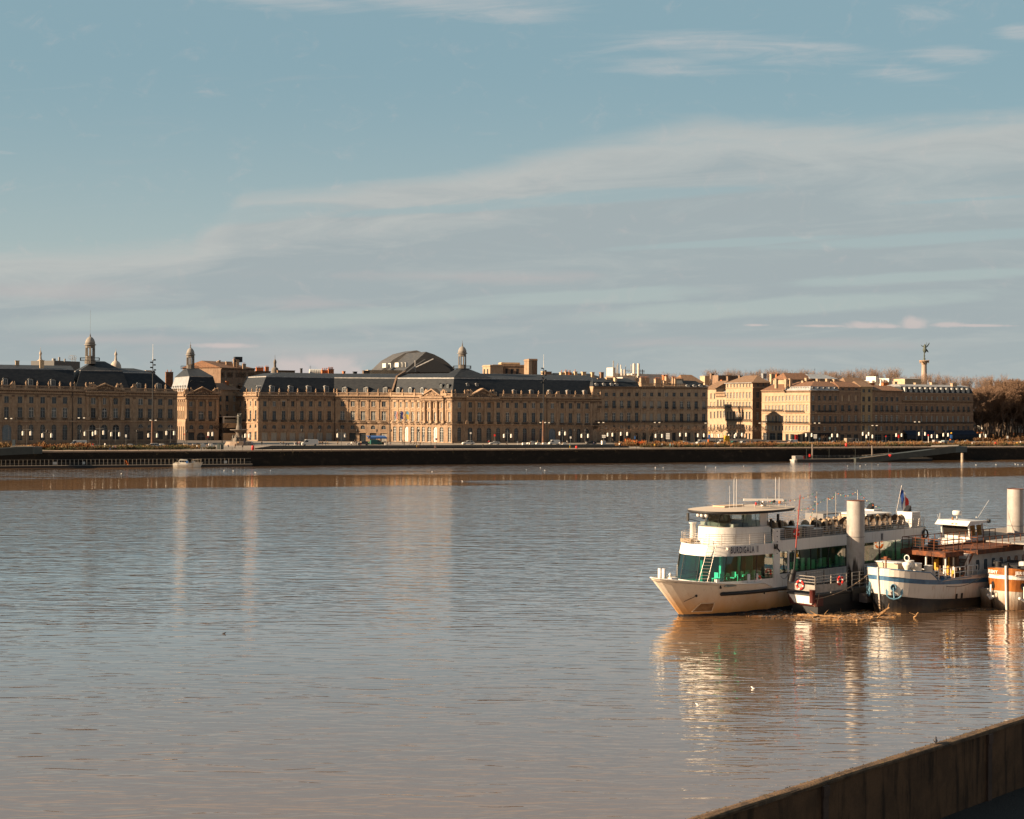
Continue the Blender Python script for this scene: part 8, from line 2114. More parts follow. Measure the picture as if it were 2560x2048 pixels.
for a,b in chain:
 a,b = Vector(a),Vector(b); n_ = max(4,int((b-a).length/.55)); P_ = []
 for i in range(n_+1): f = i/n_; P_.append(a.lerp(b,f)-Vector((0,0,math.sin(math.pi*f)*(b-a).length*.10)))
 mb.path(P_,.014,3)
 for p in P_[1:-1]: bulbs[k_ % 3].ball(p-Vector((0,0,.08)),.065,5); k_ += 1
st_ = mb.build('light_string',RUBBER,T,local=True)
for m_,mt in zip(bulbs,(pbr('green_bulb',(.02,.22,.14),.3),ORNG,pbr('clear_bulb',(.6,.5,.3),.3))): m_.build('bulbs',mt,st_,local=True)
# lifebuoy on the rail
mb = MB(); mb.torus((13.6,-4.18,7.95),.42,.10,'Y',16,6,0,1); mb.build('lifebuoy',[RED,FWH],T,local=True)
# wicker chairs and tables: each chair stands free on the deck
def wicker():
 mb = MB(); prof = []
 N = 9
 rings = []
 for k in range(6):
  f = k/5; z = .35+.95*f
  rings.append([(.40*math.cos(math.pi*(.5+i/N))*(1-.25*f*f)-.05*f,.42*math.sin(math.pi*(.5+i/N))*math.sqrt(max(.02,1-(max(0,f-.35)/.66)**2)),z) for i in range(N+1)])
 mb.loft(rings,0); mb.loft([[(x*.9+.03,y*.9,z) for x,y,z in r] for r in rings],1)
 mb.tube((0,0,.30),(0,0,.45),.42,.44,10); 
 for a in range(4): mb.tube((.3*math.cos(a*1.57+.8),.3*math.sin(a*1.57+.8),0),(.25*math.cos(a*1.57+.8),.25*math.sin(a*1.57+.8),.32),.03,n=4)
 return mb.mesh('wicker_chair',[WICK,WICKD])
wk = wicker(); rn = random.Random(8)
GC = 'wicker bucket chairs on the ship top deck'
spots_ = [(13.4+.95*i,v) for i in range(5) for v in (-.6,.9)]+[(18.6+1.15*i,v) for i in range(15) for v in (-3.1,-1.7)]+[(22+1.3*i,-.3) for i in range(9)]
for i,(u,v) in enumerate(sorted(spots_)):
 p = Tm @ Vector((u+rn.uniform(-.12,.12),v+rn.uniform(-.15,.15),7.3)); o = bpy.data.objects.new('wicker_chair',wk); COL.objects.link(o); o.location = p
 o.rotation_euler = (0,0,FA_+rn.choice((0,3.14))+rn.uniform(-.7,.7)); s_ = rn.uniform(1.15,1.3); o.scale = (s_,s_,s_)
 row = 'rail-side' if v < -2.4 else ('middle' if v < -.9 else 'far')
 tag(o,'wicker chair on the ship top deck, %s from the bow, %s row' % (nth(1+sum(1 for q in spots_ if (q[0],q[1]) < (u,v) and ('rail-side' if q[1] < -2.4 else ('middle' if q[1] < -.9 else 'far')) == row)),row),'chair',GC)
tb = MB(); tb.tube((0,0,0),(0,0,.72),.05,n=6); tb.box(-.45,.45,-.45,.45,.72,.76); tb.box(-.25,.25,-.25,.25,0,.03); tbm = tb.mesh('deck_table',[FWH])
for i in range(9):
 p = Tm @ Vector((19.1+i*1.75,-2.4,7.3)); o = bpy.data.objects.new('deck_table',tbm); COL.objects.link(o); o.location = p; o.rotation_euler = (0,0,FA_)
 tag(o,'small white square table among the wicker chairs, %s from the bow' % nth(i+1),'table','white tables on the ship top deck')
for i,(u,v,w_,d_,h_) in enumerate(((14.6,-2.9,1.6,1.3,1.1),(16.6,-3.1,1.3,1.3,1.15),(12.4,-2.6,1.0,1.0,1.0),(18.0,-3.3,1.5,.9,.8))):
 o = MB(); o.M = Tm @ Matrix.Translation((u,v,7.31)); o.box(-w_/2,w_/2,-d_/2,d_/2,0,h_,0); o.box(-w_/2-.05,w_/2+.05,-d_/2-.05,d_/2+.05,h_,h_+.06,1)
 tag(o.build('deck_box',[GREYB if i != 0 else WICK,FWH]),['beige covered box with white top by the ship lifebuoy','larger grey box with white lid between boxes on the top deck','small grey box beside the ship corner pillar','low dark box with white top before the wicker chairs'][i],'deck box')
# ------------------------------------------------------------------ steel piles
PILEM = bpy.data.materials.new('painted_pile'); PILEM.use_nodes = True
def pilem():
 t = NT(PILEM.node_tree); b = t.n('ShaderNodeBsdfPrincipled'); o = t.n('ShaderNodeOutputMaterial'); t.nt.links.new(b.outputs[0],o.inputs[0])
 g = t.n('ShaderNodeTexCoord').outputs['Object']; z = t.sep(g)[2]
 a = t.noise(g,.9,5,.65); v = t.noise(t.vmul(g,(2.2,2.2,.12)),1.0,4,.6)
 c = t.mix(t.ss(a,.35,.7),(.36,.335,.315),(.29,.265,.245))
 c = t.mix(t.math('MULTIPLY',t.ss(v,.66,.72),t.ss(z,9,6)),c,(.22,.09,.04))
 f = t.ss(t.math('ADD',z,t.math('MULTIPLY',t.math('SUBTRACT',v,.5),7.0)),4.7,4.0)
 c = t.mix(f,c,(.016,.013,.011))
 t.put(b.inputs['Base Color'],c); b.inputs['Roughness'].default_value = .5
pilem()
for (x,y,h,lb) in ((36.83,154.0,11.27,'thick pale steel mooring pile with black weathered foot between the ship and the barge'),(59.5,170.0,11.75,'thick pale steel mooring pile behind the barges near the right edge')):
 c = Vector((x,y,-1)); T = empty('mooring_pile',Vector((x,y,0)),lb,'pile')
 mb = MB(); mb.lathe([(.96,7.4),(.97,7.44),(.96,7.48)],(x,y,0),32); mb.build('weld_collar',GREYB,T)
 mb = MB(); mb.lathe([(.94,0),(.94,h+1)],c,32); mb.build('tube',PILEM,T); mb = MB(); mb.torus((x,y,h),.92,.035,'Z',32,5); mb.add([(x+.9*math.cos(a*.2618),y+.9*math.sin(a*.2618),h+.004) for a in range(24)],[tuple(range(24))]); mb.build('rim',RUSTM,T)
# leaning red pole
a,b = at(1984.5,1432,148.2),at(2000.5,1237,148.6); m_ = a.lerp(b,.32)
T = empty('leaning_pole',a,'thin red and black pole leaning beside the white ship','pole'); mb = MB(); mb.tube(a,m_,.10,.08,6); mb.build('lower_pole',RUBBER,T); mb = MB(); mb.tube(m_,b,.075,.045,6); mb.build('upper_pole',pbr('dark_red_pole',(.25,.03,.02),.5),T)
mb = MB(); mb.tube(a-Vector((.3,0,.9)),a+Vector((0,0,.3)),.35,.3,8); mb.build('winch',RUBBER,T)
# ------------------------------------------------------------------ landing stage between ship and pile
LO = Vector((28.8,149.0,0)); T = empty('landing_stage',LO,'white-railed floating landing stage with lifebuoys and dark red ends between ship and pile','landing stage',None,FA_)
MAR = pbr('maroon_hull',(.07,.012,.010),.6); PLATE = pbr('grey_plate',(.30,.275,.25),.7,col2=(.22,.20,.18),nscale=1.5)
mb = MB(); mb.box(.4,13,-3.3,-.1,-.3,1.0,1); mb.prism([(-.2,0,1.9),(.15,-.0,.9),(1.2,0,.9),(1.2,0,1.9)],(0,-3.4,0),0); mb.box(1.2,13,-3.4,0,.9,1.9,1); mb.build('float',[MAR,RUBBER],T,local=True)
mb = MB(); mb.prism([(-.22,-.05,1.95),(-.22,-3.35,1.95),(-.10,-2.9,1.1),(-.10,-.75,1.1)],(.08,0,0)); mb.build('end_plate',FWH,T,local=True)
mb = MB(); mb.box(-.3,13,-3.5,.1,1.96,2.14); mb.build('deck',RUBBER,T,local=True)
mb = MB()
for (p,q) in (((-.2,0),(-.2,-3.4)),((-.2,-3.4),(5.2,-3.4)),((-.2,0),(6,0))):
 p,q = Vector((*p,0)),Vector((*q,0))
 for h in (2.45,3.35,3.65,3.95): mb.tube(p+Vector((0,0,h)),q+Vector((0,0,h)),.04,n=5)
 n_ = max(1,int((q-p).length/2.6))
 for i in range(n_+1): r_ = p.lerp(q,i/n_); mb.tube(r_+Vector((0,0,2.1)),r_+Vector((0,0,4.0)),.065,n=6)
rl = mb.build('railing',PLATE,T,local=True)
mb = MB(); mb.box(-.23,-.19,-3.35,-.05,2.45,3.1); mb.box(-.2,5.2,-3.43,-3.39,2.3,3.1); mb.build('rail_panel',PLATE,T,local=True)
mb = MB(); [mb.box(2.2+i*.28,2.24+i*.28,.0,.03,2.5,3.9) for i in range(22)]; mb.build('mesh_panel',STEEL,T,local=True)
for (c_,ax) in (((-.32,-1.6,3.0),'X'),((4.0,-3.5,3.3),'Y')): mb = MB(); mb.torus(c_,.42,.11,ax,16,6,0,1); mb.build('lifebuoy',[RED,FWH],T,local=True)
mb = MB(); mb.lathe([(.28,1.3),(.28,2.6),(.34,2.65)],(-.55,-3.3,0),12); mb.build('bollard',MAR,T,local=True)
mb = MB()
for (p,q) in (((6.2,-3.4),(11.5,-3.4)),((8,-1.5),(12.5,-1.5))):
 for h in (2.7,3.2,3.6,3.95): mb.tube((p[0],p[1],h),(q[0],q[1],h),.03,n=4)
 for i in range(5): u = p[0]+(q[0]-p[0])*i/4; mb.tube((u,p[1],2.1),(u,p[1],4.0),.04,n=5)
mb.build('gangway_rail',GREYB,T,local=True); mb = MB(); mb.box(6.0,13.5,-3.6,-1.0,1.0,2.3); mb.box(7.2,9.8,-4.6,-3.6,.8,1.7,1); mb.build('walkway',[RUBBER,pbr('dark_grille',(.09,.075,.07),.7)],T,local=True)
# ------------------------------------------------------------------ generic barge hull with bluff bow
def barge_hull(T,L_,B,zfun,zs0,zs1,zblk,mats,rake=.5,E0=4.2,pw=.62,n=30):
 """faces: lower black, white, stripe, upper. zfun(u) top; zs0/zs1(u) stripe limits; zblk(u) upper limit of the dark bottom"""
 def half(u,z):
  k = max(0,min(1,z/4)); return B*(.86+.14*k)*shape((u+rake*k)/(E0-.9*k),pw+.06-.08*k)
 U = [L_*(i/n)**1.9 for i in range(n+1)]; mb = MB()
 for s_ in (-1,1):
  rings = []
  for u in U:
   zt = zfun(u); zz = [-.6,0,zblk(u)*.5,zblk(u),(zblk(u)+zs0(u))/2,zs0(u),zs1(u),max(zs1(u)+.02,zt)]
   r_ = []
   for z in zz: k = max(0,min(1,z/4)); uu = u-rake*k*max(0,1-u/3.0); r_.append((uu,s_*half(u-rake*k if u > .001 else -rake*k,z) if u > .001 else 0,z))
   rings.append(r_)
  for k in range(n):
   for j in range(7):
    q = [rings[k][j],rings[k+1][j],rings[k+1][j+1],rings[k][j+1]]; q = q if s_ > 0 else q[::-1]
    mb.add(q,[(0,1,2,3)],(0,0,0,1,1,2,3)[j],True)
 hl = mb.build('hull',mats,T,local=True)
 mb = MB(); pl = []
 for s_ in (-1,1): pl.append([Vector((u-rake*.8*max(0,1-u/3),s_*half(u,3)*.97,0)) for u in U])
 for a,b,c_,d_ in zip(pl[0],pl[0][1:],pl[1][1:],pl[1]):
  z = min(zfun(max(0,a.x)),zs1(max(0,a.x)))-.05; mb.add([(a.x,a.y,z),(b.x,b.y,z),(c_.x,c_.y,z),(d_.x,d_.y,z)],[(0,1,2,3)])
 mb.build('deck',mats[4],T,local=True)
 return half
BA = R(40); BO = Vector((38.3,149.0,0)); BM = Matrix.Translation(BO) @ Matrix.Rotation(BA,4,'Z')
T = empty('river_barge',BO,'white river barge with blue stripe, two blue anchors and rusty railed upper deck','barge',None,BA)
BWH = hullmat('old_white_barge_paint',(.58,.54,.49),(.4,2.0),(.42,.30,.20),grime=.35,scale=1.2); BBLU = pbr('blue_stripe_paint',(.06,.16,.28),.5,col2=(.04,.10,.19),nscale=1.2)
BDK = pbr('barge_deck',(.26,.23,.20),.8)
zt = lambda u: 4.65-.55*min(1,u/4.2)-(0 if u < 4.4 else min(1.0,(u-4.4)/1.5)*.95)
s0 = lambda u: 2.2+1.22*math.exp(-u/7.5); s1 = lambda u: s0(u)+.48; bk = lambda u: .55+1.43*math.exp(-u/8)
half = barge_hull(T,34,3.05,zt,s0,s1,bk,[HBLK,BWH,BBLU,BWH,BDK],E0=4.4,pw=.42)
def bh(u,z,s_=-1,off=.03): k = max(0,min(1,z/4)); uu = u-.5*k*max(0,1-u/3.0); return Vector((uu,s_*(half(u-.5*k if u > .001 else -.5*k,z)+off),z))
mb = MB(); mb.path([(-.08-.5*min(1,z/4),0,z) for z in (.0,1.2,2.4,3.6,4.75)],.10,6); mb.build('stem_post',BWH,T,local=True)
for s_ in (-1,1):
 mb = MB(); mb.path([bh(u,zt(u),s_,0)+Vector((0,0,.02)) for u in (.0,.3,.8,1.5,2.5,3.5,4.3,5.0,5.9,7,9,12)],.06,5); mb.build('gunwale',BBLU,T,local=True)
# anchors
BLA = pbr('light_blue_anchor',(.12,.26,.36),.5,col2=(.08,.18,.26),nscale=2)
def anchor(T,p,nrm,tan,mat,sc=1.0,name='anchor',lean=0):
 mb = MB(); nrm = nrm.normalized(); tan = tan.normalized(); up = Vector((0,0,1))
 P_ = lambda a,b,c_=0: p+tan*(a*sc)+up*(b*sc)+nrm*((.18+c_)*sc)
 # hawse ring
 n_ = 14
 rg = [p+tan*(.34*sc*math.cos(2*math.pi*i/n_))+up*(.40*sc*math.sin(2*math.pi*i/n_))+nrm*.06 for i in range(n_)]
 for i in range(n_): mb.tube(rg[i],rg[(i+1) % n_],.075*sc,n=6)
 o = mb.build('hawse_ring',mat,T,local=True)
 mb = MB(); mb.add([q-nrm*.02 for q in rg],[tuple(range(n_))]); mb.build('hawse_hole',DARK,o,local=True)
 mb = MB(); l = lean
 mb.tube(P_(0,0),P_(l,-1.35),.09*sc,.11*sc,6)
 arc_ = [(-1.02,-.35),(-.98,-.75),(-.85,-1.1),(-.5,-1.38),(0,-1.5),(.5,-1.38),(.85,-1.1),(.98,-.75),(1.02,-.35)]
 for a,b in zip(arc_,arc_[1:]): mb.tube(P_(a[0]+l,a[1]),P_(b[0]+l,b[1]),.10*sc,n=6)
 for s_ in (-1,1): mb.add([P_(s_*1.05+l,-.05,.05),P_(s_*.72+l,-.55,.22),P_(s_*.80+l,-1.0,.1),P_(s_*1.12+l,-.75,.05),P_(s_*.9+l,-.5,-.1)],[(0,1,2,3),(0,1,4),(1,2,4),(2,3,4),(3,0,4)])
 mb.build(name,mat,T,local=True)
for s_,u_,l in ((-1,.42,.1),(1,.42,-.25)):
 p = bh(u_,2.75,s_,.02); q = bh(u_+.3,2.75,s_,.02); tg = (q-p).normalized(); nm = Vector((-tg.y*-1 if s_ < 0 else -tg.y,tg.x*-1 if s_ < 0 else tg.x,0))
 nm = Vector((tg.y,-tg.x,0)) if s_ < 0 else Vector((-tg.y,tg.x,0)); anchor(T,p,nm,tg if s_ < 0 else -tg,BLA,.80,lean=l)
# rust runs, ports
mb = MB()
for u,z0,z1,w_ in ((4.9,2.7,2.25,.10),(5.25,2.72,2.3,.07),(6.9,2.5,1.9,.06),(9.2,2.3,.9,.09),(7.9,2.2,1.9,.04)): mb.add([bh(u,z0,-1,.012),bh(u+w_,z0,-1,.012),bh(u+w_*.7,z1,-1,.012),bh(u+w_*.2,z1,-1,.012)],[(0,1,2,3)])
mb.build('rust_streak',pbr('rust_run',(.36,.15,.05),.9),T,local=True)
mb = MB()
for u in (9.3,10.3): mb.add([bh(u,.95,-1,.015),bh(u+.4,.95,-1,.015),bh(u+.4,1.5,-1,.015),bh(u,1.5,-1,.015)],[(0,1,2,3)])
mb.build('hull_port',DARK,T,local=True)
# foredeck: hatch box, vents, winch, signal lamp, boxes
mb = MB(); mb.box(2.2,3.4,-.5,2.3,3.6,5.0,0); mb.box(2.1,3.5,-.6,2.4,4.95,5.05,1); mb.build('fore_hatch',[pbr('beige_hatch',(.46,.36,.27),.7),FWH],T,local=True)
mb = MB(); mb.lathe([(.08,4.4),(.07,5.6)],(.7,-.1,0),6); mb.tube((.7,-.7,5.55),(.7,.5,5.55),.05,n=5); mb.cbox((.7,-.1,5.6),.35,.35,.35); mb.build('bow_light',RUSTM,T,local=True)
mb = MB(); mb.lathe([(.1,4.2),(.45,4.9),(.5,5.1),(.2,5.25)],(2.2,-1.6,0),12); mb.torus((2.2,-1.6,5.65),.3,.05,'X',14,5); mb.build('searchlight',LAMPW,T,local=True)
for (u,v,r,z0,z1) in ((4.0,-1.5,.55,3.3,5.0),(5.6,-1.9,.42,3.0,4.7),(3.3,-1.2,.42,4.6,5.3)):
 mb = MB(); mb.lathe([(r,z0),(r,z1-.1),(r*1.06,z1-.08),(r*1.06,z1)],(u,v,0),14); mb.build('vent_drum',FWH,T,local=True)
mb = MB(); mb.box(6.2,7.0,-2.3,-1.9,3.0,4.1); rb_ = mb.build('louvred_box',FWH,T,local=True)
mb = MB(); [mb.box(6.3+.22*i,6.45+.22*i,-2.34,-2.3,3.2+.3*j,3.4+.3*j) for i in range(3) for j in range(3)]; mb.build('louvre',DARK,rb_,local=True)
mb = MB(); mb.box(4.6,7.8,-.5,2.2,3.0,3.9,0); mb.prism([(5.4,-1.7,4.3),(8.6,-1.7,3.7),(8.6,-1.7,3.6),(5.4,-1.7,4.2)],(0,1.6,0),1); mb.build('dinghy_and_locker',[BWH,FWH],T,local=True)
mb = MB(); mb.lathe([(.25,2.9),(.3,3.3),(.15,3.4)],(4.9,-2.2,0),8); mb.lathe([(.2,2.9),(.2,3.5)],(7.6,-2.2,0),8); mb.box(8.2,8.9,-2.4,-2.0,2.9,3.4); mb.build('capstan',BBLU,T,local=True)
AMB = pbr('amber_goods',(.55,.28,.03),.6)
for (q,a,b,c_) in (((8.3,-1.2,4.0),.4,.4,.4),((9.3,-1.9,3.9),.5,.3,.9),((10.4,-1.8,3.5),.3,.3,.6),((9.9,0,4.4),.5,.2,1.0)):
 mb = MB(); mb.cbox(q,a,b,c_); mb.cbox((q[0],q[1],q[2]+c_/2),a*.6,b*.6,.1); mb.build('canister',AMB,T,local=True)
# white railings
mb = MB()
for (a,b) in ((6.6,8.9),(9.6,11.6),(12.0,14.0)):
 pts = [(a,-2.45,3.1),(a,-2.45,4.25),(b,-2.45,4.25),(b,-2.45,3.1)]; mb.path(pts,.045,6); mb.tube((a,-2.45,3.7),(b,-2.45,3.7),.035,n=5); mb.tube(((a+b)/2,-2.45,3.1),((a+b)/2,-2.45,4.25),.04,n=5)
mb.build('railing',FWH,T,local=True)
# bulwark aft part
mb = MB(); mb.add([bh(6.5,s1(9)),bh(10,s1(9)),bh(14,s1(9)),bh(22,s1(9)),bh(22,3.3),bh(14,3.3),bh(10,3.3),bh(7.5,3.25)],[(0,1,2,3,4,5,6,7)]); mb.build('side_bulwark',pbr('grey_white_bulwark',(.50,.46,.42),.6,col2=(.40,.36,.32),nscale=.8),T,local=True)
# superstructure: veranda, wooden front, long cabin
mb = MB(); mb.box(10.6,11.0,-2.1,2.3,2.9,5.5); mb.box(8.2,10.6,2.1,2.3,2.9,5.5); dw = mb.build('wooden_front',WOODB,T,local=True)
mb = MB()
for v,mi in ((-1.7,0),(-1.1,1),(-.5,0),(.2,1),(.9,0),(1.6,0)): mb.box(10.5,10.58,v-.07,v+.07,3.3,5.2,mi)
mb.build('door_light',[LAMPW,YEL],dw,local=True)
CABM = pbr('grey_white_cabin',(.50,.46,.42),.6,col2=(.36,.28,.22),nscale=.9,nstretch=(1,1,.15),contrast=(.45,.8))
mb = MB(); mb.box(12.6,33,-2.3,2.3,2.7,5.5); mb.add([(11.0,-2.3,2.7),(12.6,-2.3,2.7),(12.6,-2.3,5.5),(12.3,-2.3,5.5)],[(0,1,2,3)]); cb = mb.build('cabin',CABM,T,local=True)
for i in range(10):
 u = 14.2+i*1.55; mb = MB(); n_ = 16
 rr_ = [(u+.42*math.copysign(abs(math.cos(a))**.4,math.cos(a)),-2.31,4.2+.62*math.copysign(abs(math.sin(a))**.4,math.sin(a))) for a in [2*math.pi*k/n_ for k in range(n_)]]
 mb.add(rr_,[tuple(range(n_))]); w_ = mb.build('cabin_window',pbr('dark_cabin_glass',(.08,.09,.10),.08,spec=.8) if i == 0 else bpy.data.materials['dark_cabin_glass'],cb,local=True)
 mb = MB(); [mb.tube(rr_[k],rr_[(k+1) % n_],.035,n=4) for k in range(n_)]; mb.build('frame',FWH,w_,local=True)
mb = MB()
for (u,v) in ((8.15,2.35),(8.15,-2.3),(12.2,-2.35),(8.15,.1)): mb.tube((u,v,2.9),(u,v,5.55),.10,n=8)
mb.box(8.0,12.4,-2.42,-2.30,5.42,5.56); mb.box(8.0,8.12,-2.3,2.4,5.42,5.56); mb.build('veranda_post',FWH,T,local=True)
# rusty upper deck
mb = MB(); mb.box(7.6,11.0,-2.6,2.9,5.57,5.75); mb.box(11.0,13.2,.2,2.9,5.57,5.75); mb.box(13.2,33,-2.9,2.9,5.57,5.75)
for a,b,v in ((7.6,11.0,-2.6),(13.2,33,-2.9),(7.6,33,2.9)): mb.box(a,b,v-.05,v+.05,5.45,5.95)
mb.box(7.55,7.65,-2.6,2.9,5.45,5.95); mb.box(11.0,11.08,-2.6,.2,5.5,5.95); mb.build('upper_deck',RUSTM,T,local=True)
mb = MB()
def rail_(p,q,st=1.15):
 p,q = Vector(p),Vector(q); n_ = max(1,int((q-p).length/st))
 for i in range(n_+1): r_ = p.lerp(q,i/n_); mb.tube(r_,r_+Vector((0,0,1.5)),.045,n=5)
 for h in (.3,.6,.9,1.2): mb.tube(p+Vector((0,0,h)),q+Vector((0,0,h)),.016,n=4)
 mb.tube(p+Vector((0,0,1.5)),q+Vector((0,0,1.5)),.045,n=5)
rail_((7.7,2.8,5.75),(7.7,-2.5,5.75)); rail_((7.7,2.8,5.75),(26,2.8,5.75)); rail_((7.7,-2.5,5.75),(10.9,-2.5,5.75)); rail_((13.3,-2.8,5.75),(27,-2.8,5.75)); rail_((13.3,-2.8,5.75),(13.3,-.5,5.75))
mb.build('upper_railing',RUSTM,T,local=True)
# stairs
mb = MB()
for k in range(9): mb.box(12.9-.26*k,13.15-.26*k,-2.4,-1.2,5.5-.32*k,5.54-.32*k)
for v in (-2.42,-1.18): mb.prism([(13.2,v,5.6),(13.2,v,5.4),(10.8,v,2.5),(10.8,v,2.75)],(0,.05,0)); mb.tube((13.2,v,6.6),(11.0,v,3.9),.04,n=5)
mb.build('stairs',RUSTM,T,local=True)
# chairs folded on the deck
mb = MB(); rn = random.Random(2)
for i in range(6):
 u,v = 10+rn.uniform(-.7,2.2),rn.uniform(.6,2.2); mb.box(u,u+.5,v,v+.05,5.8,6.7); mb.box(u,u+.5,v,v+.5,6.15,6.2)
 for a in (0,.45): mb.tube((u+a,v,5.75),(u+a,v+.4,6.2),.02,n=4)
mb.box(8.4,9.6,1.0,2.2,5.75,6.2); mb.build('stacked_seats',RUBBER,T,local=True)
# ------------------------------------------------------------------ boat with wheelhouse behind the rusty deck
WO = Vector((51.3,166.5,-.45)); T = empty('passenger_barge',WO,'pale passenger barge with small white wheelhouse and radar dome, behind the rusty deck','barge',None,FA_)
mb = MB(); mb.box(-3.0,30,-5.5,2.6,-.4,4.9); mb.build('hull',GREYB,T,local=True)
mb = MB(); mb.prism([(-3.0,-2.0,4.9),(-1.0,-2.0,6.6),(2.2,-2.0,6.7),(2.2,-2.0,4.9)],(0,4.4,0)); mb.box(-3,-1,-2,2.4,4.9,5.9); mb.build('fore_cabin',FWH,T,local=True)
mb = MB(); mb.torus((-3.15,-1.2,5.6),.48,.12,'X',16,6,0,1); mb.build('lifebuoy',[ORNG,FWH],T,local=True)
mb = MB()
fr_ = [(.0,-1.75),(.0,1.75),(3.2,1.6),(3.2,-1.6)]
for (x,y) in fr_: mb.tube((x+.25,y*1.02,6.5),(x,y,8.3),.10,n=6)
for i in range(4):
 a,b = Vector((*fr_[i],0)),Vector((*fr_[(i+1) % 4],0)); o_ = Vector((.25,0,0))
 mb.add([a+o_+Vector((0,0,6.4)),b+o_+Vector((0,0,6.4)),b+o_*.9+Vector((0,0,6.95)),a+o_*.9+Vector((0,0,6.95))],[(0,1,2,3)])
wh2 = mb.build('wheelhouse',FWH,T,local=True)
mb = MB(); a,b = Vector((*fr_[0],0)),Vector((*fr_[1],0)); mb.add([a+Vector((.22,.15,6.95)),b+Vector((.22,-.15,6.95)),b+Vector((0,-.12,8.2)),a+Vector((0,.12,8.2))],[(0,1,2,3)]); mb.build('wheelhouse_window',pbr('dark_wheelhouse_glass',(.025,.022,.02),.08,spec=.8),wh2,local=True)
mb = MB()
for u0_,u1_ in ((.35,1.5),(1.75,2.9)): mb.add([(u0_+.2,-1.72,6.98),(u1_+.1,-1.70,6.98),(u1_,-1.66,8.2),(u0_,-1.68,8.2)],[(0,1,2,3)])
mb.build('amber_window',pbr('amber_glass',(.16,.085,.012),.15),wh2,local=True)
mb = MB(); mb.prism([(-.9,-2.1,8.2),(3.9,-1.9,8.4),(3.9,-1.9,8.62),(-.2,-2.1,8.75)],(0,4.2,0)); mb.build('wheelhouse_roof',FWH,T,local=True)
mb = MB(); mb.cbox((4.1,-1.9,8.55),.4,.35,.4); mb.build('roof_lamp',RUBBER,T,local=True)
mb = MB(); mb.lathe([(.07,8.7),(.07,9.5)],(.6,.1,0),6); mb.lathe([(.44,9.3),(.52,9.4),(.52,9.72),(.44,9.8),(.1,9.82)],(.6,.1,0),20); mb.build('radar_dome',FWH,T,local=True)
mb = MB(); mb.tube((-.75,-.6,8.3),(-.35,-.6,8.3),.16,.09,8); mb.tube((-.75,-.1,8.3),(-.35,-.1,8.3),.16,.09,8); mb.tube((0,.3,8.7),(0,.3,9.1),.1,n=6); mb.build('horn',pbr('brass',(.35,.18,.07),.4,metal=.5),T,local=True)
mb = MB(); mb.tube((2.6,-1.2,8.7),(5.4,-1.2,10.9),.025,n=4); mb.tube((-.6,1.6,8.7),(-.6,1.6,9.5),.03,n=4); mb.tube((-.3,1.9,8.7),(-.6,1.9,9.3),.03,n=4); mb.ball((2.6,-1.2,9.0),.1,5); mb.build('antenna',FWH,T,local=True)
mb = MB(); N_ = 10; rings = []
for u in (4.2,5.2,8,30):
 k = .55 if u < 5 else 1; rings.append([(u,-5.6*math.cos(math.pi*i/N_)*1.0-1.4*0,5.0+2.1*k*math.sin(math.pi*i/N_)**.75) for i in range(N_+1)])
mb.loft(rings,0,sm=True); mb.add(rings[0],[tuple(range(N_+1))]); mb.build('saloon_roof',pbr('weathered_canvas_roof',(.30,.25,.20),.85,col2=(.22,.18,.15),nscale=.4),T,local=True)
# pale-roofed cabin boat top right, behind the second pile
c = at(2560,1352,162); T = empty('cabin_roof',Vector((c.x,c.y,0)),'pale cabin roof cut by the right edge behind the rusty railing','boat',None,FA_)
mb = MB(); mb.box(-3.5,8,-2,2,0,3.0,1); mb.box(-4.0,8.5,-2.4,2.4,6.3,6.45); [mb.box(x-.06,x+.06,-2.0,-1.88,3.0,6.3) for x in (-3.4,-1.2,1,3.2)]; mb.build('cabin',[PLATE,GREYB],T,local=True)
# ------------------------------------------------------------------ orange-brown barge at the right edge
JO = Vector((52.15,151.4,0)); JA = R(56); T = empty('wooden_barge',JO,'orange-brown varnished barge with white rubbing band, bow-on at the right edge','barge',None,JA)
OWD = pbr('orange_varnished_planks',(.33,.115,.022),.4,col2=(.20,.065,.016),nscale=1.4,nstretch=(1,1,.4)); OWH = hullmat('stained_shaded_bottom',(.50,.46,.40),(.2,2.4),(.16,.085,.04),grime=.7,scale=1.4)  # white bottom: dirt deepened towards the waterline to stand in for shade
zt2 = lambda u: 4.45-.5*min(1,u/3.4)-.02*u; s02 = lambda u: 3.28-.25*min(1,u/3); s12 = lambda u: s02(u)+.42; bk2 = lambda u: 2.0-.10*u if u < 8 else 1.2
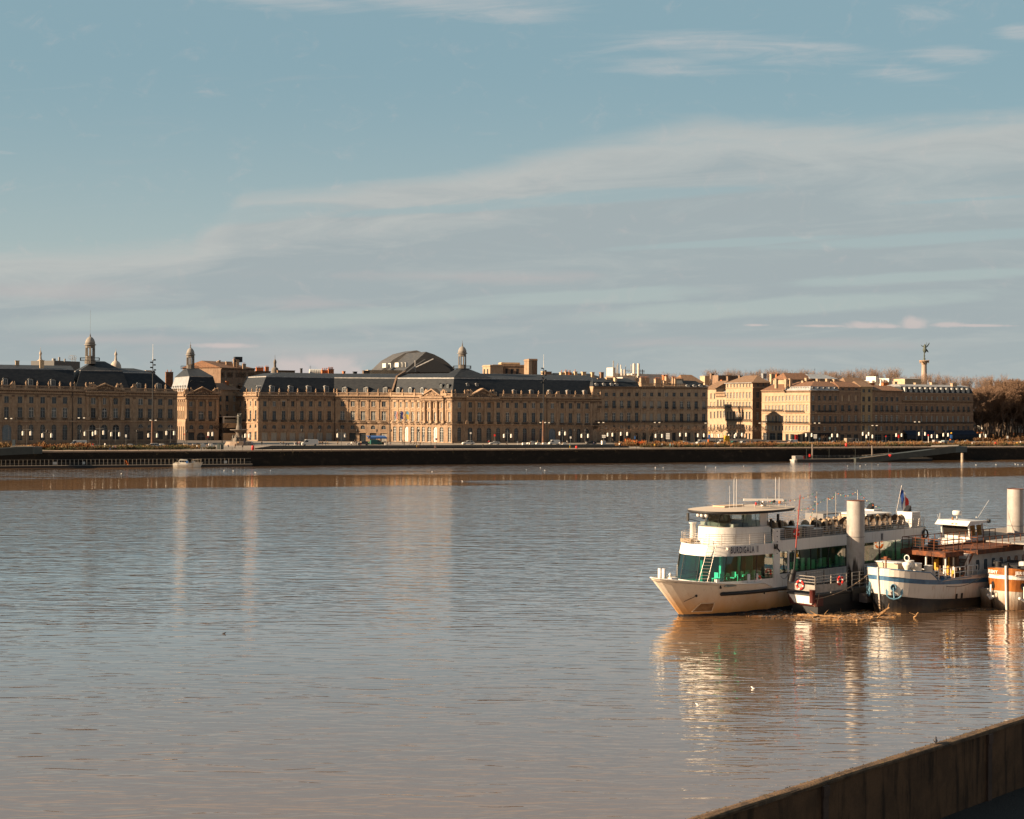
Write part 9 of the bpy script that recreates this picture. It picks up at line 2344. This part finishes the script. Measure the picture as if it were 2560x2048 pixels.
# bands: lower white, orange, white rub rail, orange
half2 = barge_hull(T,30,2.75,zt2,s02,s12,bk2,[OWH,OWD,FWH,OWD,BDK],rake=.3,E0=3.8,pw=.42)
def jh(u,z,s_=-1,off=.03): k = max(0,min(1,z/4)); uu = u-.3*k*max(0,1-u/3.0); return Vector((uu,s_*(half2(u-.3*k if u > .001 else -.3*k,z)+off),z))
mb = MB(); mb.path([(-.1-.3*min(1,z/4),0,z) for z in (.0,1.2,2.4,3.6,4.7)],.13,6); mb.build('stem_post',FWH,T,local=True)
for s_ in (-1,1):
 mb = MB(); mb.path([jh(u,zt2(u),s_,0)+Vector((0,0,.03)) for u in (.0,.3,.8,1.5,2.5,3.5,4.5,6,9,12)],.06,5); mb.build('gunwale',RUBBER,T,local=True)
 # name on each bow
 pts = [jh(.05+.1*i,3.82-.13*min(1,(.05+.1*i)/3.4),s_,.03) for i in range(50)]
 seq = pts if s_ < 0 else pts
 ar_ = [0]
 for a,b in zip(pts,pts[1:]): ar_.append(ar_[-1]+(b-a).length)
 Lt = sum(a for *_,a in letters('JEREMY',.46,1.0,.02))
 def fn(s,s_=s_,pts=pts,ar_=ar_,Lt=Lt):
  q = .2+s if s_ < 0 else .2+Lt*1.0-s
  j = min(max(k for k in range(len(ar_)) if ar_[k] <= q),len(ar_)-2); p = pts[j].lerp(pts[j+1],(q-ar_[j])/(ar_[j+1]-ar_[j])); tg = (pts[j+1]-pts[j]); tg.z = 0; tg.normalize()
  if s_ > 0: tg = -tg; nm = Vector((tg.y,-tg.x,0))
  else: nm = Vector((tg.y,-tg.x,0))
  return p+nm*.02,tg,Vector((0,0,1)),nm
 mb = MB(); text_along(mb,'JEREMY',.46,fn,1.0,.02); mb.build('lettering',FWH,T,local=True)
 p = jh(.62,2.55,s_,.02); q = jh(.9,2.55,s_,.02); tg = (q-p).normalized(); nm = Vector((tg.y,-tg.x,0)) if s_ < 0 else Vector((-tg.y,tg.x,0))
 mb = MB(); n_ = 12; mb.add([p+tg*(.34*math.cos(2*math.pi*i/n_))+Vector((0,0,.42*math.sin(2*math.pi*i/n_)))+nm*.03 for i in range(n_)],[tuple(range(n_))]); mb.build('hawse_hole',DARK,T,local=True)
 mb = MB(); b0 = p+nm*.2; b1 = p+nm*.25-Vector((0,0,1.5)); mb.tube(b0,b1,.11,.14,8)
 for a in (-1,1): mb.tube(b1,b1+tg*(a*.55)+Vector((0,0,.22)),.14,.09,6); mb.ball(b1+tg*(a*.6)+Vector((0,0,.3)),.17,6)
 mb.build('anchor',FWH,T,local=True)
# deck gear
mb = MB(); mb.lathe([(.12,4.2),(.1,4.9),(.2,4.95)],(.5,.0,0),8); mb.ball((2.2,1.8,4.7),.28,8); mb.box(1.5,3.5,-1.6,-.2,4.0,4.5); mb.lathe([(.35,4.1),(.35,4.9)],(1.8,1.4,0),10); mb.box(3.5,9,-2.0,2.0,3.6,4.4); mb.build('deck_gear',RUBBER,T,local=True)
mb = MB(); mb.cbox((2.6,-.9,4.75),.9,.5,.4); mb.build('white_box',FWH,T,local=True)
# small white tender nudged under the bow
c = on_z(2476,1519,0); T = empty('small_tender',c,'little white steel tender tucked under the orange barge bow','boat',None,R(75))
mb = MB(); rings = []
for i in range(8):
 u = i/7; bw = 1.0*(1-max(0,(.45-u)/.45)**2); rings.append([(u*5,-bw,1.95-.3*u),(u*5,-bw*.8,-.2),(u*5,bw*.8,-.2),(u*5,bw,1.95-.3*u)])
mb.loft(rings,sm=False,caps=False); mb.add([r[0] for r in rings]+[r[3] for r in rings[::-1]],[tuple(range(16))]); mb.build('hull',OWH,T,local=True); mb = MB(); mb.path([r[0] for r in rings],.07,5); mb.path([r[3] for r in rings],.07,5); mb.build('fender',LEAD,T,local=True)
# mooring ropes
ROPE = pbr('old_rope',(.30,.21,.14),.9); DROPE = pbr('dark_rope',(.03,.025,.02),.9)
def rope(a,b,sag,r,mat,label,n=14):
 mb = MB(); P_ = [Vector(a).lerp(Vector(b),i/n)-Vector((0,0,sag*math.sin(math.pi*i/n))) for i in range(n+1)]; mb.path(P_,r,5); return tag(mb.build('mooring_rope',mat),label,'rope')
LM = Matrix.Translation(LO) @ Matrix.Rotation(FA_,4,'Z'); JM = Matrix.Translation(JO) @ Matrix.Rotation(JA,4,'Z')
rope(LM @ Vector((-.6,-3.35,1.7)),BM @ Vector((1.2,2.1,3.9)),.55,.045,ROPE,'pale rope sagging from the landing stage bollard to the white barge bow')
rope(LM @ Vector((-.6,-3.35,1.75)),LM @ Vector((.2,-3.6,2.3)),1.1,.04,ROPE,'loop of pale rope hanging at the landing stage corner')
rope(BM @ Vector((6.5,-2.6,2.6)),JM @ Vector((1.5,2.2,3.7)),.7,.03,DROPE,'dark rope drooping between the two barges')
for k in range(3): rope(JM @ Vector((1.9-.0*k,2.4,2.9-.22*k)),JM @ Vector((-.6,1.0,.3)),-.1,.022,DROPE,'dark mooring line slanting down the orange bow, %s from the top' % nth(k+1))
rope(Tm @ Vector((10.8,-4.3,3.6)),LM @ Vector((-.2,0,3.9)),.35,.02,DROPE,'thin dark line from the ship side to the landing stage')
# ------------------------------------------------------------------ driftwood caught between the hulls
LOGM = pbr('sunlit_driftwood',(.40,.23,.10),.85,col2=(.20,.11,.05),nscale=3); LOGD = pbr('wet_dark_wood',(.045,.030,.02),.6)
rn = random.Random(77)
def log_(a,b,r0,r1,mat,label,br=0,name='driftwood_log'):
 mb = MB(); a,b = Vector(a),Vector(b); n_ = 7; P_ = [a.lerp(b,i/n_)+Vector((rn.uniform(-.06,.06),rn.uniform(-.06,.06),rn.uniform(-.03,.05))) for i in range(n_+1)]
 for i in range(n_): mb.tube(P_[i],P_[i+1],r0+(r1-r0)*i/n_,r0+(r1-r0)*(i+1)/n_,7)
 for k in range(br):
  q = P_[rn.randint(2,n_-1)]; mb.tube(q,q+Vector((rn.uniform(-.8,.8),rn.uniform(-.4,.4),rn.uniform(.1,.6))),r1*.8,.02,5)
 return tag(mb.build(name,mat),label,'log')
logs = [((1993,1538),(2110,1543),.16,.10,'long pale floating log lying furthest left in the driftwood'),((2050,1550),(2150,1549),.13,.07,'lit log lowest in the driftwood raft'),((2178,1544),(2213,1537),.17,.08,'thick pale stub of driftwood right of the barge stem'),
  ((2085,1534),(2140,1536),.10,.06,'thin pale branch in the middle of the driftwood'),((2140,1552),(2200,1546),.12,.08,'curved lit log at the right end of the driftwood'),((2030,1545),(2075,1533),.09,.05,'slanting branch in the left part of the driftwood'),((1905,1528),(1950,1540),.08,.05,'dark wet stick near the ship waterline')]
for (a,b,r0_,r1_,lb) in logs: log_(on_z(*a,.06),on_z(*b,.10),r0_,r1_,LOGM if 'dark' not in lb else LOGD,lb,2)
log_(on_z(2196,1541,.0),at(2223,1519,on_z(2205,1541,0).y),.24,.07,LOGM,'big sunlit driftwood branch rearing up beside the barge stem',3)
a = on_z(2285,1545,0); log_(a,a+Vector((.5,.2,.5)),.10,.04,LOGM,'lone short stick poking from the water right of the driftwood',1,'floating_stick')
mb = MB(); cols = [LOGM,LOGD,pbr('wet_litter',(.22,.20,.18),.7),pbr('dead_leaves',(.12,.055,.02),.9)]
for i in range(2600):
 px_ = rn.uniform(1840,2235); lo_ = 1553-max(0,(2020-px_))*.09-max(0,px_-2170)*.12; py_ = lo_-abs(rn.gauss(0,11))
 if py_ < 1505 or (px_ < 1990 and rn.random() < .35): continue
 p = on_z(px_,py_,.02); a = rn.uniform(-.6,.6)+FA_*.3; l = rn.uniform(.2,1.1)*(1.7 if rn.random() < .1 else .8); r_ = rn.uniform(.02,.075)
 d_ = Vector((math.cos(a)*l,math.sin(a)*l,rn.uniform(-.05,.16)*l)); mi = 0 if px_ > 1985 and rn.random() < .55 else rn.choice((1,1,3,3,2 if rn.random() < .25 else 1))
 mb.tube(p-d_*.5,p+d_*.5,r_,r_*.6,4,mi)
 if rn.random() < .25: s_ = rn.uniform(.05,.15); mb.add([p+Vector((-s_,0,.03)),p+Vector((s_,0,.05)),p+Vector((0,s_,.06+s_*.3))],[(0,1,2)],2 if rn.random() < .3 else 3)
for i in range(500):
 px_ = rn.uniform(2235,2560); p = on_z(px_,1527-abs(rn.gauss(0,4)),.02); l = rn.uniform(.1,.5); a = rn.uniform(-.4,.4); d_ = Vector((math.cos(a)*l,math.sin(a)*l,.02)); mb.tube(p-d_*.5,p+d_*.5,.02,.012,4,rn.choice((1,1,3,0)))
tag(mb.build('floating_debris',cols),'mat of twigs, leaves and litter floating between the moored hulls','debris',kind='stuff')
mb = MB(); p = on_z(1985,1525,.02); mb.M = Matrix.Translation(p) @ Matrix.Rotation(.3,4,'Z'); mb.tube((-.22,0,.08),(.22,0,.08),.09,n=8); tag(mb.build('plastic_bottle',FWH),'white plastic bottle floating below the landing stage','bottle')
